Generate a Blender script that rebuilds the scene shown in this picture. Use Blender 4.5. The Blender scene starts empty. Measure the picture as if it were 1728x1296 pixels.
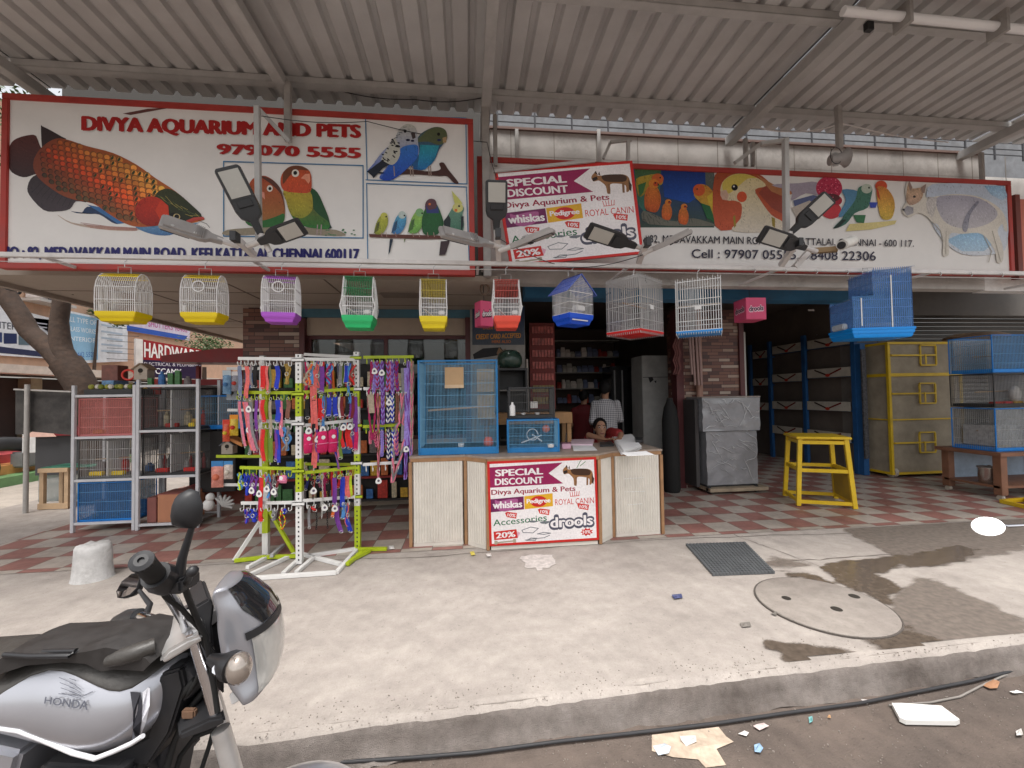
import bpy, bmesh, math, random
from math import sin, cos, pi, radians as R
from mathutils import Vector as V, Matrix, noise as NZ
random.seed(7)
SC = bpy.context.scene
# ---------------------------------------------------------------- camera
FPX, YAW, PIT, ROL, HC = 700.0, R(6.2), R(1.5), R(.9), 1.5
cy_, sy_, cp_, sp_, cr_, sr_ = cos(YAW), sin(YAW), cos(PIT), sin(PIT), cos(ROL), sin(ROL)
CF = V((sy_*cp_, cy_*cp_, sp_)); _x = V((cy_, -sy_, 0)); _d = CF.cross(_x)
CX = cr_*_x + sr_*_d; CD = -sr_*_x + cr_*_d
CAM = V((0, 0, HC))
cam_d = bpy.data.cameras.new('camera'); cam = bpy.data.objects.new('camera', cam_d)
SC.collection.objects.link(cam); SC.camera = cam
cam_d.sensor_width = 36; cam_d.sensor_fit = 'HORIZONTAL'; cam_d.lens = FPX/1728*36
cam_d.clip_start = .02; cam_d.clip_end = 2000
m4 = Matrix((CX, -CD, -CF)).transposed().to_4x4(); m4.translation = CAM
cam.matrix_world = m4
# ---------------------------------------------------------------- sky, sun, exposure
SUN_EL, SUN_AZ = R(70), R(196)        # hazy sun high behind the photographer
w = bpy.data.worlds.new('World'); SC.world = w; w.use_nodes = True
nt = w.node_tree; nt.nodes.clear()
sk = nt.nodes.new('ShaderNodeTexSky'); sk.sky_type = 'NISHITA'; sk.sun_disc = False
sk.sun_elevation = SUN_EL; sk.sun_rotation = SUN_AZ; sk.dust_density = 4; sk.air_density = 1.2; sk.ozone_density = 1
hs = nt.nodes.new('ShaderNodeHueSaturation'); hs.inputs['Saturation'].default_value = .22
wm = nt.nodes.new('ShaderNodeMix'); wm.data_type = 'RGBA'; wm.blend_type = 'MULTIPLY'; wm.inputs[0].default_value = 1
wm.inputs[7].default_value = (1.0, .985, .965, 1)
bg = nt.nodes.new('ShaderNodeBackground'); bg.inputs[1].default_value = .15
wo = nt.nodes.new('ShaderNodeOutputWorld')
nt.links.new(sk.outputs[0], hs.inputs['Color']); nt.links.new(hs.outputs[0], wm.inputs[6])
nt.links.new(wm.outputs[2], bg.inputs[0]); nt.links.new(bg.outputs[0], wo.inputs[0])
sl = bpy.data.lights.new('sun', 'SUN'); sl.energy = 1.5; sl.angle = R(18); sl.color = (1, .97, .93)
so = bpy.data.objects.new('sun', sl); SC.collection.objects.link(so)
# direction towards the sun: Nishita rotation is clockwise from +Y seen from above
sdir = V((sin(SUN_AZ)*cos(SUN_EL), cos(SUN_AZ)*cos(SUN_EL), sin(SUN_EL)))
so.rotation_euler = sdir.to_track_quat('Z', 'Y').to_euler()
SC.view_settings.view_transform = 'Standard'; SC.view_settings.look = 'None'
SC.view_settings.exposure = .85; SC.view_settings.gamma = 1
SC.cycles.max_bounces = 8; SC.cycles.transparent_max_bounces = 24
# ---------------------------------------------------------------- helpers
def ray(px, py): return CX*((px-864)/FPX) + CD*((py-648)/FPX) + CF
def UY(px, py, Y):
    d = ray(px, py); return CAM + d*(Y/d.y)
def Uz(px, py, z=0.0):
    d = ray(px, py); return CAM + d*((z-HC)/d.z)
def UD(px, py, D): return CAM + ray(px, py)*D
def plane_fn(p0, n):
    n = n.normalized()
    def f(px, py, off=0.0):
        d = ray(px, py); t = (p0-CAM).dot(n)/d.dot(n)
        return CAM + d*t + n*off
    return f
def planeY(Y): return plane_fn(V((0, Y, 0)), V((0, -1, 0)))
def lin(c): return tuple((x/12.92 if x <= .04045 else ((x+.055)/1.055)**2.4) for x in c)
def C(r, g, b): return lin((r/255, g/255, b/255))
MATS = {}
def M(name, col, rough=.6, metal=0, var=.18, scale=6, bump=0, bscale=40, alpha=1, spec=.4, trans=0, grime=0, coat=0):
    if name in MATS: return MATS[name]
    m = bpy.data.materials.new(name); m.use_nodes = True; t = m.node_tree; N = t.nodes; L = t.links
    b = N['Principled BSDF']
    b.inputs['Roughness'].default_value = rough; b.inputs['Metallic'].default_value = metal
    b.inputs['Specular IOR Level'].default_value = spec; b.inputs['Alpha'].default_value = alpha
    b.inputs['Transmission Weight'].default_value = trans; b.inputs['Coat Weight'].default_value = coat
    tc = N.new('ShaderNodeTexCoord')
    if var > 0:
        n1 = N.new('ShaderNodeTexNoise'); n1.inputs['Scale'].default_value = scale; n1.inputs['Detail'].default_value = 6; n1.inputs['Roughness'].default_value = .65
        L.new(tc.outputs['Object'], n1.inputs['Vector'])
        mr = N.new('ShaderNodeMapRange'); mr.inputs[1].default_value = .3; mr.inputs[2].default_value = .7
        mr.inputs[3].default_value = 1-var; mr.inputs[4].default_value = 1+var*.6
        L.new(n1.outputs[0], mr.inputs[0])
        mx = N.new('ShaderNodeMix'); mx.data_type = 'RGBA'; mx.blend_type = 'MULTIPLY'; mx.inputs[0].default_value = 1
        mx.inputs[6].default_value = (*col, 1); L.new(mr.outputs[0], mx.inputs[7])
        out = mx.outputs[2]
        if grime > 0:
            n3 = N.new('ShaderNodeTexNoise'); n3.inputs['Scale'].default_value = scale*.45; n3.inputs['Detail'].default_value = 8; n3.inputs['Roughness'].default_value = .75
            L.new(tc.outputs['Object'], n3.inputs['Vector'])
            m3 = N.new('ShaderNodeMapRange'); m3.inputs[1].default_value = .52; m3.inputs[2].default_value = .72; m3.inputs[4].default_value = grime
            L.new(n3.outputs[0], m3.inputs[0])
            g = N.new('ShaderNodeMix'); g.data_type = 'RGBA'; L.new(m3.outputs[0], g.inputs[0]); L.new(out, g.inputs[6]); g.inputs[7].default_value = (.09, .075, .06, 1)
            out = g.outputs[2]
        L.new(out, b.inputs['Base Color'])
        if metal < .5 or rough > .3:
            r2 = N.new('ShaderNodeMapRange'); r2.inputs[1].default_value = .3; r2.inputs[2].default_value = .7
            r2.inputs[3].default_value = max(.05, rough-.12); r2.inputs[4].default_value = min(1, rough+.12)
            L.new(n1.outputs[0], r2.inputs[0]); L.new(r2.outputs[0], b.inputs['Roughness'])
    else: b.inputs['Base Color'].default_value = (*col, 1)
    if bump > 0:
        n2 = N.new('ShaderNodeTexNoise'); n2.inputs['Scale'].default_value = bscale; n2.inputs['Detail'].default_value = 5
        L.new(tc.outputs['Object'], n2.inputs['Vector'])
        bp = N.new('ShaderNodeBump'); bp.inputs['Strength'].default_value = bump; bp.inputs['Distance'].default_value = .01
        L.new(n2.outputs[0], bp.inputs['Height']); L.new(bp.outputs[0], b.inputs['Normal'])
    MATS[name] = m; return m
def MC(r, g, b, rough=.55, **k):
    return M(f'paint {r}-{g}-{b}-{rough}' + ''.join(f' {a}{v}' for a, v in sorted(k.items())), C(r, g, b), rough, **k)
def mat_print(rough=.45):
    if 'print' in MATS: return MATS['print']
    m = bpy.data.materials.new('printed vinyl'); m.use_nodes = True; t = m.node_tree; b = t.nodes['Principled BSDF']
    a = t.nodes.new('ShaderNodeAttribute'); a.attribute_name = 'Col'
    tc = t.nodes.new('ShaderNodeTexCoord'); n = t.nodes.new('ShaderNodeTexNoise'); n.inputs['Scale'].default_value = 2.2; n.inputs['Detail'].default_value = 7
    t.links.new(tc.outputs['Object'], n.inputs['Vector'])
    mr = t.nodes.new('ShaderNodeMapRange'); mr.inputs[1].default_value = .3; mr.inputs[2].default_value = .7; mr.inputs[3].default_value = .86; mr.inputs[4].default_value = 1.04
    t.links.new(n.outputs[0], mr.inputs[0])
    mx = t.nodes.new('ShaderNodeMix'); mx.data_type = 'RGBA'; mx.blend_type = 'MULTIPLY'; mx.inputs[0].default_value = 1
    t.links.new(a.outputs[0], mx.inputs[6]); t.links.new(mr.outputs[0], mx.inputs[7]); t.links.new(mx.outputs[2], b.inputs['Base Color'])
    b.inputs['Roughness'].default_value = rough; b.inputs['Specular IOR Level'].default_value = .3
    n5 = t.nodes.new('ShaderNodeTexNoise'); n5.inputs['Scale'].default_value = 55; n5.inputs['Detail'].default_value = 3; t.links.new(tc.outputs['Object'], n5.inputs['Vector'])
    mr5 = t.nodes.new('ShaderNodeMapRange'); mr5.inputs[1].default_value = .3; mr5.inputs[2].default_value = .7; mr5.inputs[3].default_value = .9; mr5.inputs[4].default_value = 1.08; t.links.new(n5.outputs[0], mr5.inputs[0])
    mx5 = t.nodes.new('ShaderNodeMix'); mx5.data_type = 'RGBA'; mx5.blend_type = 'MULTIPLY'; mx5.inputs[0].default_value = 1; t.links.new(mx.outputs[2], mx5.inputs[6]); t.links.new(mr5.outputs[0], mx5.inputs[7]); t.links.new(mx5.outputs[2], b.inputs['Base Color'])
    bp = t.nodes.new('ShaderNodeBump'); bp.inputs['Strength'].default_value = .3; t.links.new(n.outputs[0], bp.inputs['Height']); t.links.new(bp.outputs[0], b.inputs['Normal'])
    MATS['print'] = m; return m
class MB:
    def __init__(s): s.v = []; s.f = []; s.c = []
    def add(s, vs, fs, col=None):
        k = len(s.v); s.v += [V(p) for p in vs]; s.f += [tuple(k+i for i in f) for f in fs]; s.c += [col]*len(fs); return s
    def box(s, x0, x1, y0, y1, z0, z1, col=None):
        return s.add([(x, y, z) for z in (z0, z1) for y in (y0, y1) for x in (x0, x1)],
                     [(0, 2, 3, 1), (4, 5, 7, 6), (0, 1, 5, 4), (2, 6, 7, 3), (0, 4, 6, 2), (1, 3, 7, 5)], col)
    def obox(s, c, ax, ay, az, hx, hy, hz, col=None):     # oriented box: centre, unit axes, half sizes
        c = V(c); ax, ay, az = V(ax)*hx, V(ay)*hy, V(az)*hz
        return s.add([c+ax*i+ay*j+az*k for k in (-1, 1) for j in (-1, 1) for i in (-1, 1)],
                     [(0, 2, 3, 1), (4, 5, 7, 6), (0, 1, 5, 4), (2, 6, 7, 3), (0, 4, 6, 2), (1, 3, 7, 5)], col)
    def bar(s, a, b, w, h=None, up=(0, 0, 1), col=None):   # rectangular bar a-b
        a, b = V(a), V(b); d = b-a; L_ = d.length
        if L_ < 1e-6: return s
        d /= L_; u = V(up)
        if abs(d.dot(u)) > .99: u = V((0, 1, 0)) if abs(d.y) < .9 else V((1, 0, 0))
        x = d.cross(u).normalized(); y = x.cross(d)
        return s.obox((a+b)/2, x, d, y, w/2, L_/2, (h or w)/2, col)
    def tube(s, pts, r, n=8, cap=True, col=None, closed=False):
        pts = [V(p) for p in pts]; m = len(pts); rr = r if isinstance(r, (list, tuple)) else [r]*m
        k = len(s.v); prev = None; fs = []
        for i, p in enumerate(pts):
            if closed: d = pts[(i+1) % m]-pts[i-1]
            else: d = pts[min(i+1, m-1)]-pts[max(i-1, 0)]
            d = d.normalized() if d.length > 1e-9 else V((0, 0, 1))
            if prev is None:
                u = V((0, 0, 1)) if abs(d.z) < .9 else V((1, 0, 0)); x = d.cross(u).normalized()
            else:
                x = prev - d*prev.dot(d); x = x.normalized() if x.length > 1e-6 else d.orthogonal().normalized()
            prev = x; y = d.cross(x)
            s.v += [p + (x*cos(2*pi*j/n+pi/n) + y*sin(2*pi*j/n+pi/n))*rr[i] for j in range(n)]
        for i in range(m if closed else m-1):
            a, b = k+i*n, k+((i+1) % m)*n
            fs += [(a+j, a+(j+1) % n, b+(j+1) % n, b+j) for j in range(n)]
        if cap and not closed: fs += [tuple(k+j for j in reversed(range(n))), tuple(k+(m-1)*n+j for j in range(n))]
        s.f += fs; s.c += [col]*len(fs); return s
    def wire(s, a, b, r, col=None): return s.tube([a, b], r, 4, False, col)
    def lathe(s, c, prof, n=20, axis=(0, 0, 1), col=None):  # prof: (radius, height) along axis from c
        c = V(c); az = V(axis).normalized(); ax = az.orthogonal().normalized(); ay = az.cross(ax); k = len(s.v); fs = []
        for r_, h in prof: s.v += [c+az*h+(ax*cos(2*pi*j/n)+ay*sin(2*pi*j/n))*max(r_, 1e-5) for j in range(n)]
        for i in range(len(prof)-1):
            a, b = k+i*n, k+(i+1)*n; fs += [(a+j, a+(j+1) % n, b+(j+1) % n, b+j) for j in range(n)]
        fs += [tuple(k+j for j in reversed(range(n))), tuple(k+(len(prof)-1)*n+j for j in range(n))]
        s.f += fs; s.c += [col]*len(fs); return s
    def prism(s, pts, off, col=None):                      # polygon extruded by vector off
        pts = [V(p) for p in pts]; n = len(pts); off = V(off)
        return s.add(pts+[p+off for p in pts], [tuple(reversed(range(n))), tuple(range(n, 2*n))]+[(i, (i+1) % n, n+(i+1) % n, n+i) for i in range(n)], col)
    def loft(s, rings, cap=True, col=None, closed=True):
        k = len(s.v); n = len(rings[0]); fs = []
        for r_ in rings: s.v += [V(p) for p in r_]
        for i in range(len(rings)-1):
            a, b = k+i*n, k+(i+1)*n
            fs += [(a+j, a+(j+1) % n, b+(j+1) % n, b+j) for j in range(n if closed else n-1)]
        if cap: fs += [tuple(k+j for j in reversed(range(n))), tuple(k+(len(rings)-1)*n+j for j in range(n))]
        s.f += fs; s.c += [col]*len(fs); return s
    def ball(s, c, r, n=12, col=None, sc=(1, 1, 1)):
        c = V(c); rings = []
        for i in range(n//2+1):
            t = pi*i/(n//2); rings.append([c+V((sc[0]*r*sin(t)*cos(2*pi*j/n), sc[1]*r*sin(t)*sin(2*pi*j/n), -sc[2]*r*cos(t))) for j in range(n)])
        rings[0] = [c-V((0, 0, sc[2]*r))+V((1e-5*cos(j), 1e-5*sin(j), 0)) for j in range(n)]
        rings[-1] = [c+V((0, 0, sc[2]*r))+V((1e-5*cos(j), 1e-5*sin(j), 0)) for j in range(n)]
        return s.loft(rings, False, col)
ORG = {}
def org(o): return ORG.get(o.name, V((0, 0, 0))) if o else V((0, 0, 0))
def part(name, mb, mat, parent=None, bevel=0, smooth=False, label=None, weld=False, seg=2, at=None):
    me = bpy.data.meshes.new(name); o_ = V(at) if at is not None else org(parent)
    me.from_pydata([tuple(p-o_) for p in mb.v], [], mb.f)
    mats = mat if isinstance(mat, (list, tuple)) else [mat]
    for m in mats: me.materials.append(m)
    if any(isinstance(c, int) for c in mb.c):
        for p, c in zip(me.polygons, mb.c): p.material_index = c or 0
    elif any(c is not None for c in mb.c):
        at_ = me.color_attributes.new('Col', 'FLOAT_COLOR', 'CORNER')
        for p, c in zip(me.polygons, mb.c):
            for j, li in enumerate(p.loop_indices):
                cc = c[j] if (c and isinstance(c[0], (tuple, list))) else (c or (.5, .5, .5))
                at_.data[li].color = (*cc[:3], 1)
    bm = bmesh.new(); bm.from_mesh(me)
    if weld: bmesh.ops.remove_doubles(bm, verts=bm.verts, dist=1e-4)
    bmesh.ops.recalc_face_normals(bm, faces=bm.faces)
    if bevel:
        es = [e for e in bm.edges if len(e.link_faces) == 2 and e.calc_face_angle(0) > .5]
        bmesh.ops.bevel(bm, geom=es, offset=bevel, segments=seg, affect='EDGES', clamp_overlap=True)
    bm.to_mesh(me); bm.free()
    if smooth or bevel:
        for p in me.polygons: p.use_smooth = True
        if not (smooth is True): me.set_sharp_from_angle(angle=R(40))
        else: me.set_sharp_from_angle(angle=R(55))
    o = bpy.data.objects.new(name, me); SC.collection.objects.link(o)
    if parent: o.parent = parent; ORG[o.name] = o_
    elif at is not None: o.location = o_; ORG[o.name] = o_
    if label: o['label'] = label
    return o
def thing(name, label, cat, loc=(0, 0, 0), group=None, rz=None):
    o = bpy.data.objects.new(name, None); SC.collection.objects.link(o); o.location = loc; o.empty_display_size = .1
    o.rotation_euler = (0, 0, rz or 0)      # rz given: the parts are authored in the thing's own frame
    o['label'] = label; o['category'] = cat
    if group: o['group'] = group
    ORG[o.name] = V(loc) if rz is None else V((0, 0, 0)); return o
def tag(o, label, cat, group=None):
    o['label'] = label; o['category'] = cat
    if group: o['group'] = group
    return o
def struct(o): o['kind'] = 'structure'; return o
def dup(o, loc=None, rz=None, label=None, parent=None, repl=None):
    c = o.copy(); SC.collection.objects.link(c)
    if parent: c.parent = parent
    if loc is not None: c.location = loc
    if rz is not None: c.rotation_euler = (0, 0, rz)
    if label: c['label'] = label
    for ch in o.children: dup(ch, parent=c)
    return c
def center_base(mb):
    xs = [p.x for p in mb.v]; ys = [p.y for p in mb.v]; return V(((min(xs)+max(xs))/2, (min(ys)+max(ys))/2, min(p.z for p in mb.v)))
def solo(name, mb, mat, label, cat, group=None, **k):      # a thing that is one mesh, origin at its base
    return tag(part(name, mb, mat, at=center_base(mb), **k), label, cat, group)
def inside(x, y, P):
    r = False
    for (x0, y0), (x1, y1) in zip(P, P[1:]+P[:1]):
        if (y0 > y) != (y1 > y) and x < (x1-x0)*(y-y0)/(y1-y0)+x0: r = not r
    return r
# ---- flat printed artwork on a real board: polygons given in photograph pixels are laid on the board's plane
class Art:
    def __init__(s, pf, base=.0012): s.pf = pf; s.mb = MB(); s.base = base; s.k = 0
    def off(s): s.k += 1; return s.base + s.k*.000004
    def poly(s, pts, col, col2=None, axis=1, sharp=False):
        o = s.off(); n = len(pts)
        if n >= 7 and not sharp:
            q = []
            for i in range(n):
                p0, p1, p2, p3 = pts[i-1], pts[i], pts[(i+1) % n], pts[(i+2) % n]
                for t in (0, .33, .67):
                    q.append(tuple(.5*(2*p1[k]+(p2[k]-p0[k])*t+(2*p0[k]-5*p1[k]+4*p2[k]-p3[k])*t*t+(3*p1[k]-p0[k]-3*p2[k]+p3[k])*t**3) for k in (0, 1)))
            pts = q
        if not col2: s.mb.add([s.pf(x, y, o) for x, y in pts], [tuple(range(len(pts)))], col); return s
        a = [p[axis] for p in pts]; lo, hi = min(a), max(a); nb = max(3, min(14, int((hi-lo)/2.5)))
        def clip(P, v, keep):
            r = []
            for i in range(len(P)):
                A_, B_ = P[i-1], P[i]; da, db = (A_[axis]-v)*keep, (B_[axis]-v)*keep
                if da*db < 0: t = da/(da-db); r.append((A_[0]+(B_[0]-A_[0])*t, A_[1]+(B_[1]-A_[1])*t))
                if db >= 0: r.append(B_)
            return r
        for i in range(nb):
            P = clip(clip(pts, lo+(hi-lo)*i/nb, 1), lo+(hi-lo)*(i+1)/nb, -1) if nb > 1 else pts
            if len(P) > 2: f = (i+.5)/nb; s.mb.add([s.pf(x, y, o) for x, y in P], [tuple(range(len(P)))], tuple(col[k]+(col2[k]-col[k])*f for k in range(3)))
        ys_ = [p[1] for p in pts]; xs_ = [p[0] for p in pts]; x0, x1, y0, y1 = min(xs_), max(xs_), min(ys_), max(ys_); area = (x1-x0)*(y1-y0); rnd = random.Random(int(area*7))
        if area > 90 and not sharp:
            m_ = min(x1-x0, y1-y0); seg = list(zip(pts, pts[1:]+pts[:1]))[::2]
            for _ in range(min(280, int(area/3))):
                x, y = rnd.uniform(x0, x1), rnd.uniform(y0, y1); a = rnd.uniform(.7, 1.7); l = rnd.uniform(1.2, 2.8); dx, dy = l*cos(a), l*sin(a)
                if not (inside(x, y, pts) and inside(x+dx, y+dy, pts)): continue
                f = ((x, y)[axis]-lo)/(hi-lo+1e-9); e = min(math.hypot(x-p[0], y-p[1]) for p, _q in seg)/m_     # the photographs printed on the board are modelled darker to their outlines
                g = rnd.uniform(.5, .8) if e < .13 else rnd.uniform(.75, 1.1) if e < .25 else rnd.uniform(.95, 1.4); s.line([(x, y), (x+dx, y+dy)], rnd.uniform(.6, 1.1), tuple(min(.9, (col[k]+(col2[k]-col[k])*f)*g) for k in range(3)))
        return s
    def ell(s, cx, cy, rx, ry, col, rot=0, n=18, col2=None):
        r = R(rot); return s.poly([(cx+rx*cos(t)*cos(r)-ry*sin(t)*sin(r), cy+rx*cos(t)*sin(r)+ry*sin(t)*cos(r)) for t in [2*pi*i/n for i in range(n)]], col, col2)
    def glow(s, cx, cy, rx, ry, c0, c1, rot=0, n=20, rings=4):   # a blurred blob in the print, c0 inside to c1 outside
        for i in range(rings):
            f = 1-i/rings; s.ell(cx, cy, rx*f, ry*f, tuple(c1[j]*f*1+(c0[j])*(1-f) for j in range(3)), rot, n)
    def line(s, pts, w, col, closed=False):
        ps = list(pts)+([pts[0]] if closed else [])
        for (x0, y0), (x1, y1) in zip(ps, ps[1:]):
            dx, dy = x1-x0, y1-y0; L_ = math.hypot(dx, dy) or 1; nx, ny = -dy/L_*w/2, dx/L_*w/2; ex, ey = dx/L_*w/2, dy/L_*w/2
            s.poly([(x0+nx-ex, y0+ny-ey), (x1+nx+ex, y1+ny+ey), (x1-nx+ex, y1-ny+ey), (x0-nx-ex, y0-ny-ey)], col)
    def text(s, t, quad, col, bold=.0, cap=True, shear=0):
        vs, fs = glyphs(t, 0, shear)
        x0 = min(p[0] for p in vs); x1 = max(p[0] for p in vs); y0 = min(p[1] for p in vs); y1 = max(p[1] for p in vs)
        if len(quad) == 4 and not isinstance(quad[0], tuple): a, b, c, d = quad; quad = [(a, b), (c, b), (c, d), (a, d)]
        tl, tr, br, bl = quad; h = bold*.9
        x0 -= h; x1 += h; y0 -= h*.4; y1 += h*.4
        for dx, dy in ([(0, 0)] if bold < .005 else [(-h, 0), (-h*.5, h*.4), (0, -h*.4), (0, h*.4), (h*.5, -h*.4), (h, 0)] if bold < .1 else [(h*cos(a*pi/5), h*.8*sin(a*pi/5)) for a in range(10)]):
            o = s.off(); out = []
            for x, y in vs:
                u = (x+dx-x0)/(x1-x0+1e-9); v = (y1-y-dy)/(y1-y0+1e-9)
                out.append(s.pf(*[(tl[i]*(1-u)+tr[i]*u)*(1-v)+(bl[i]*(1-u)+br[i]*u)*v for i in (0, 1)], o))
            s.mb.add(out, fs, col)
        return s
    def done(s, name, parent, label=None): return part(name, s.mb, mat_print(), parent, label=label)
GL = {}
def glyphs(t, bold=0, shear=0):
    k = (t, bold, shear)
    if k in GL: return GL[k]
    cu = bpy.data.curves.new('t', 'FONT'); cu.body = t; cu.offset = bold; cu.shear = shear; cu.fill_mode = 'FRONT'; cu.resolution_u = 3
    o = bpy.data.objects.new('t', cu); SC.collection.objects.link(o)
    dg = bpy.context.evaluated_depsgraph_get(); me = bpy.data.meshes.new_from_object(o.evaluated_get(dg))
    r = ([(v.co.x, v.co.y) for v in me.vertices], [tuple(p.vertices) for p in me.polygons])
    bpy.data.objects.remove(o); bpy.data.curves.remove(cu); bpy.data.meshes.remove(me)
    GL[k] = r; return r
def K(x0, y0, s): return lambda *a: [(x0+a[i]/s, y0+a[i+1]/s) for i in range(0, len(a), 2)]   # coords of an enlarged crop
def rough_outline(pts, amp, sub=6, seed=0):
    out = []; rnd = random.Random(seed)
    for (x0, y0), (x1, y1) in zip(pts, pts[1:]+pts[:1]):
        for i in range(sub):
            t = i/sub; a = 0 if i == 0 else amp
            out.append((x0+(x1-x0)*t+rnd.uniform(-a, a), y0+(y1-y0)*t+rnd.uniform(-a, a)*.5))
    return out
# ================================================================= ground
def mat_concrete(name, base, dark, scale=1.0, bump=.35, rough=.85):
    m = bpy.data.materials.new(name); m.use_nodes = True; t = m.node_tree; N = t.nodes; L = t.links; b = N['Principled BSDF']
    tc = N.new('ShaderNodeTexCoord'); g = N.new('ShaderNodeNewGeometry')
    def noise(s, d, r=.6):
        n = N.new('ShaderNodeTexNoise'); n.inputs['Scale'].default_value = s; n.inputs['Detail'].default_value = d; n.inputs['Roughness'].default_value = r
        L.new(g.outputs['Position'], n.inputs['Vector']); return n.outputs[0]
    def mr(i, a, b_, c, d):
        n = N.new('ShaderNodeMapRange'); L.new(i, n.inputs[0]); n.inputs[1].default_value, n.inputs[2].default_value, n.inputs[3].default_value, n.inputs[4].default_value = a, b_, c, d; return n.outputs[0]
    big = noise(.9*scale, 5, .7); mid = noise(7*scale, 8, .75); fine = noise(120*scale, 3); spots = noise(38*scale, 2)
    mx = N.new('ShaderNodeMix'); mx.data_type = 'RGBA'; L.new(mr(big, .35, .68, 0, 1), mx.inputs[0]); mx.inputs[6].default_value = (*base, 1); mx.inputs[7].default_value = (*dark, 1)
    def mul(c, f):
        n = N.new('ShaderNodeMix'); n.data_type = 'RGBA'; n.blend_type = 'MULTIPLY'; n.inputs[0].default_value = 1; L.new(c, n.inputs[6]); L.new(f, n.inputs[7]); return n.outputs[2]
    c = mul(mul(mul(mx.outputs[2], mr(mid, .3, .7, .78, 1.1)), mr(fine, .3, .7, .92, 1.05)), mr(spots, .66, .72, 1, .72))
    L.new(c, b.inputs['Base Color']); b.inputs['Roughness'].default_value = rough; b.inputs['Specular IOR Level'].default_value = .3
    bp = N.new('ShaderNodeBump'); bp.inputs['Strength'].default_value = bump; bp.inputs['Distance'].default_value = .006
    ad = N.new('ShaderNodeMath'); L.new(mid, ad.inputs[0]); L.new(fine, ad.inputs[1]); L.new(ad.outputs[0], bp.inputs['Height']); L.new(bp.outputs[0], b.inputs['Normal'])
    return m
def mat_tiles():
    m = bpy.data.materials.new('checker floor tiles'); m.use_nodes = True; t = m.node_tree; N = t.nodes; L = t.links; b = N['Principled BSDF']
    g = N.new('ShaderNodeNewGeometry'); mp = N.new('ShaderNodeMapping'); mp.inputs['Location'].default_value = (.06, -.01, .5)
    L.new(g.outputs['Position'], mp.inputs[0])
    ck = N.new('ShaderNodeTexChecker'); ck.inputs['Scale'].default_value = 1/.3
    ck.inputs[1].default_value = (.34, .16, .135, 1); ck.inputs[2].default_value = (.48, .42, .365, 1); L.new(mp.outputs[0], ck.inputs[0])
    sp = N.new('ShaderNodeSeparateXYZ'); L.new(mp.outputs[0], sp.inputs[0])
    def line(o):
        a = N.new('ShaderNodeMath'); a.operation = 'MULTIPLY'; a.inputs[1].default_value = 1/.3; L.new(o, a.inputs[0])
        f = N.new('ShaderNodeMath'); f.operation = 'FRACT'; L.new(a.outputs[0], f.inputs[0])
        p = N.new('ShaderNodeMath'); p.operation = 'SUBTRACT'; p.inputs[1].default_value = .5; L.new(f.outputs[0], p.inputs[0])
        q = N.new('ShaderNodeMath'); q.operation = 'ABSOLUTE'; L.new(p.outputs[0], q.inputs[0])
        r = N.new('ShaderNodeMath'); r.operation = 'GREATER_THAN'; r.inputs[1].default_value = .488; L.new(q.outputs[0], r.inputs[0]); return r.outputs[0]
    mxm = N.new('ShaderNodeMath'); mxm.operation = 'MAXIMUM'; L.new(line(sp.outputs[0]), mxm.inputs[0]); L.new(line(sp.outputs[1]), mxm.inputs[1])
    mg = N.new('ShaderNodeMix'); mg.data_type = 'RGBA'; L.new(mxm.outputs[0], mg.inputs[0]); L.new(ck.outputs[0], mg.inputs[6]); mg.inputs[7].default_value = (.16, .13, .11, 1)
    def noise(s, d, r, a, b_, c, e):
        n = N.new('ShaderNodeTexNoise'); n.inputs['Scale'].default_value = s; n.inputs['Detail'].default_value = d; n.inputs['Roughness'].default_value = r; L.new(g.outputs['Position'], n.inputs['Vector'])
        k = N.new('ShaderNodeMapRange'); L.new(n.outputs[0], k.inputs[0]); k.inputs[1].default_value, k.inputs[2].default_value, k.inputs[3].default_value, k.inputs[4].default_value = a, b_, c, e; return k.outputs[0]
    c = mg.outputs[2]
    for f in (noise(1.3, 7, .7, .35, .7, 1.05, .62), noise(16, 6, .7, .3, .7, .85, 1.08)):
        n = N.new('ShaderNodeMix'); n.data_type = 'RGBA'; n.blend_type = 'MULTIPLY'; n.inputs[0].default_value = 1; L.new(c, n.inputs[6]); L.new(f, n.inputs[7]); c = n.outputs[2]
    L.new(c, b.inputs['Base Color']); L.new(noise(3, 6, .6, .3, .7, .35, .7), b.inputs['Roughness'])
    return m
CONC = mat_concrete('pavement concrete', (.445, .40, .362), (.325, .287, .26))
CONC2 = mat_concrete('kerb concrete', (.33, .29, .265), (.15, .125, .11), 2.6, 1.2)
ROADM = mat_concrete('dirty road asphalt', (.185, .145, .122), (.105, .085, .074), 1.3, .8)
DUST = mat_concrete('dusty street', (.5, .44, .38), (.42, .37, .32), .7, .3)
def sheet(name, x0, x1, y0, y1, z, m, nx=1, ny=1):
    mb = MB(); vs = [(x0+(x1-x0)*i/nx, y0+(y1-y0)*j/ny, z) for j in range(ny+1) for i in range(nx+1)]
    mb.add(vs, [(j*(nx+1)+i, j*(nx+1)+i+1, (j+1)*(nx+1)+i+1, (j+1)*(nx+1)+i) for j in range(ny) for i in range(nx)]); return struct(part(name, mb, m))
sheet('road', -300, 300, -300, 300, -.15, ROADM)
KS = lambda x: .04*(x-.9)      # the kerb runs slightly askew to the shop front
pv = MB(); pv.prism([(-6.6, 2.095+KS(-6.6), -.149), (14, 2.095+KS(14), -.149), (14, 13, -.149), (-6.6, 13, -.149)], (0, 0, .149))
struct(part('pavement', pv, CONC))
sheet('side_street', -9.6, -6.6, 3.0, 60, -.02, DUST)
sheet('tiled_floor', -4.9, 9.4, 4.13, 11.8, .004, mat_tiles())
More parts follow.
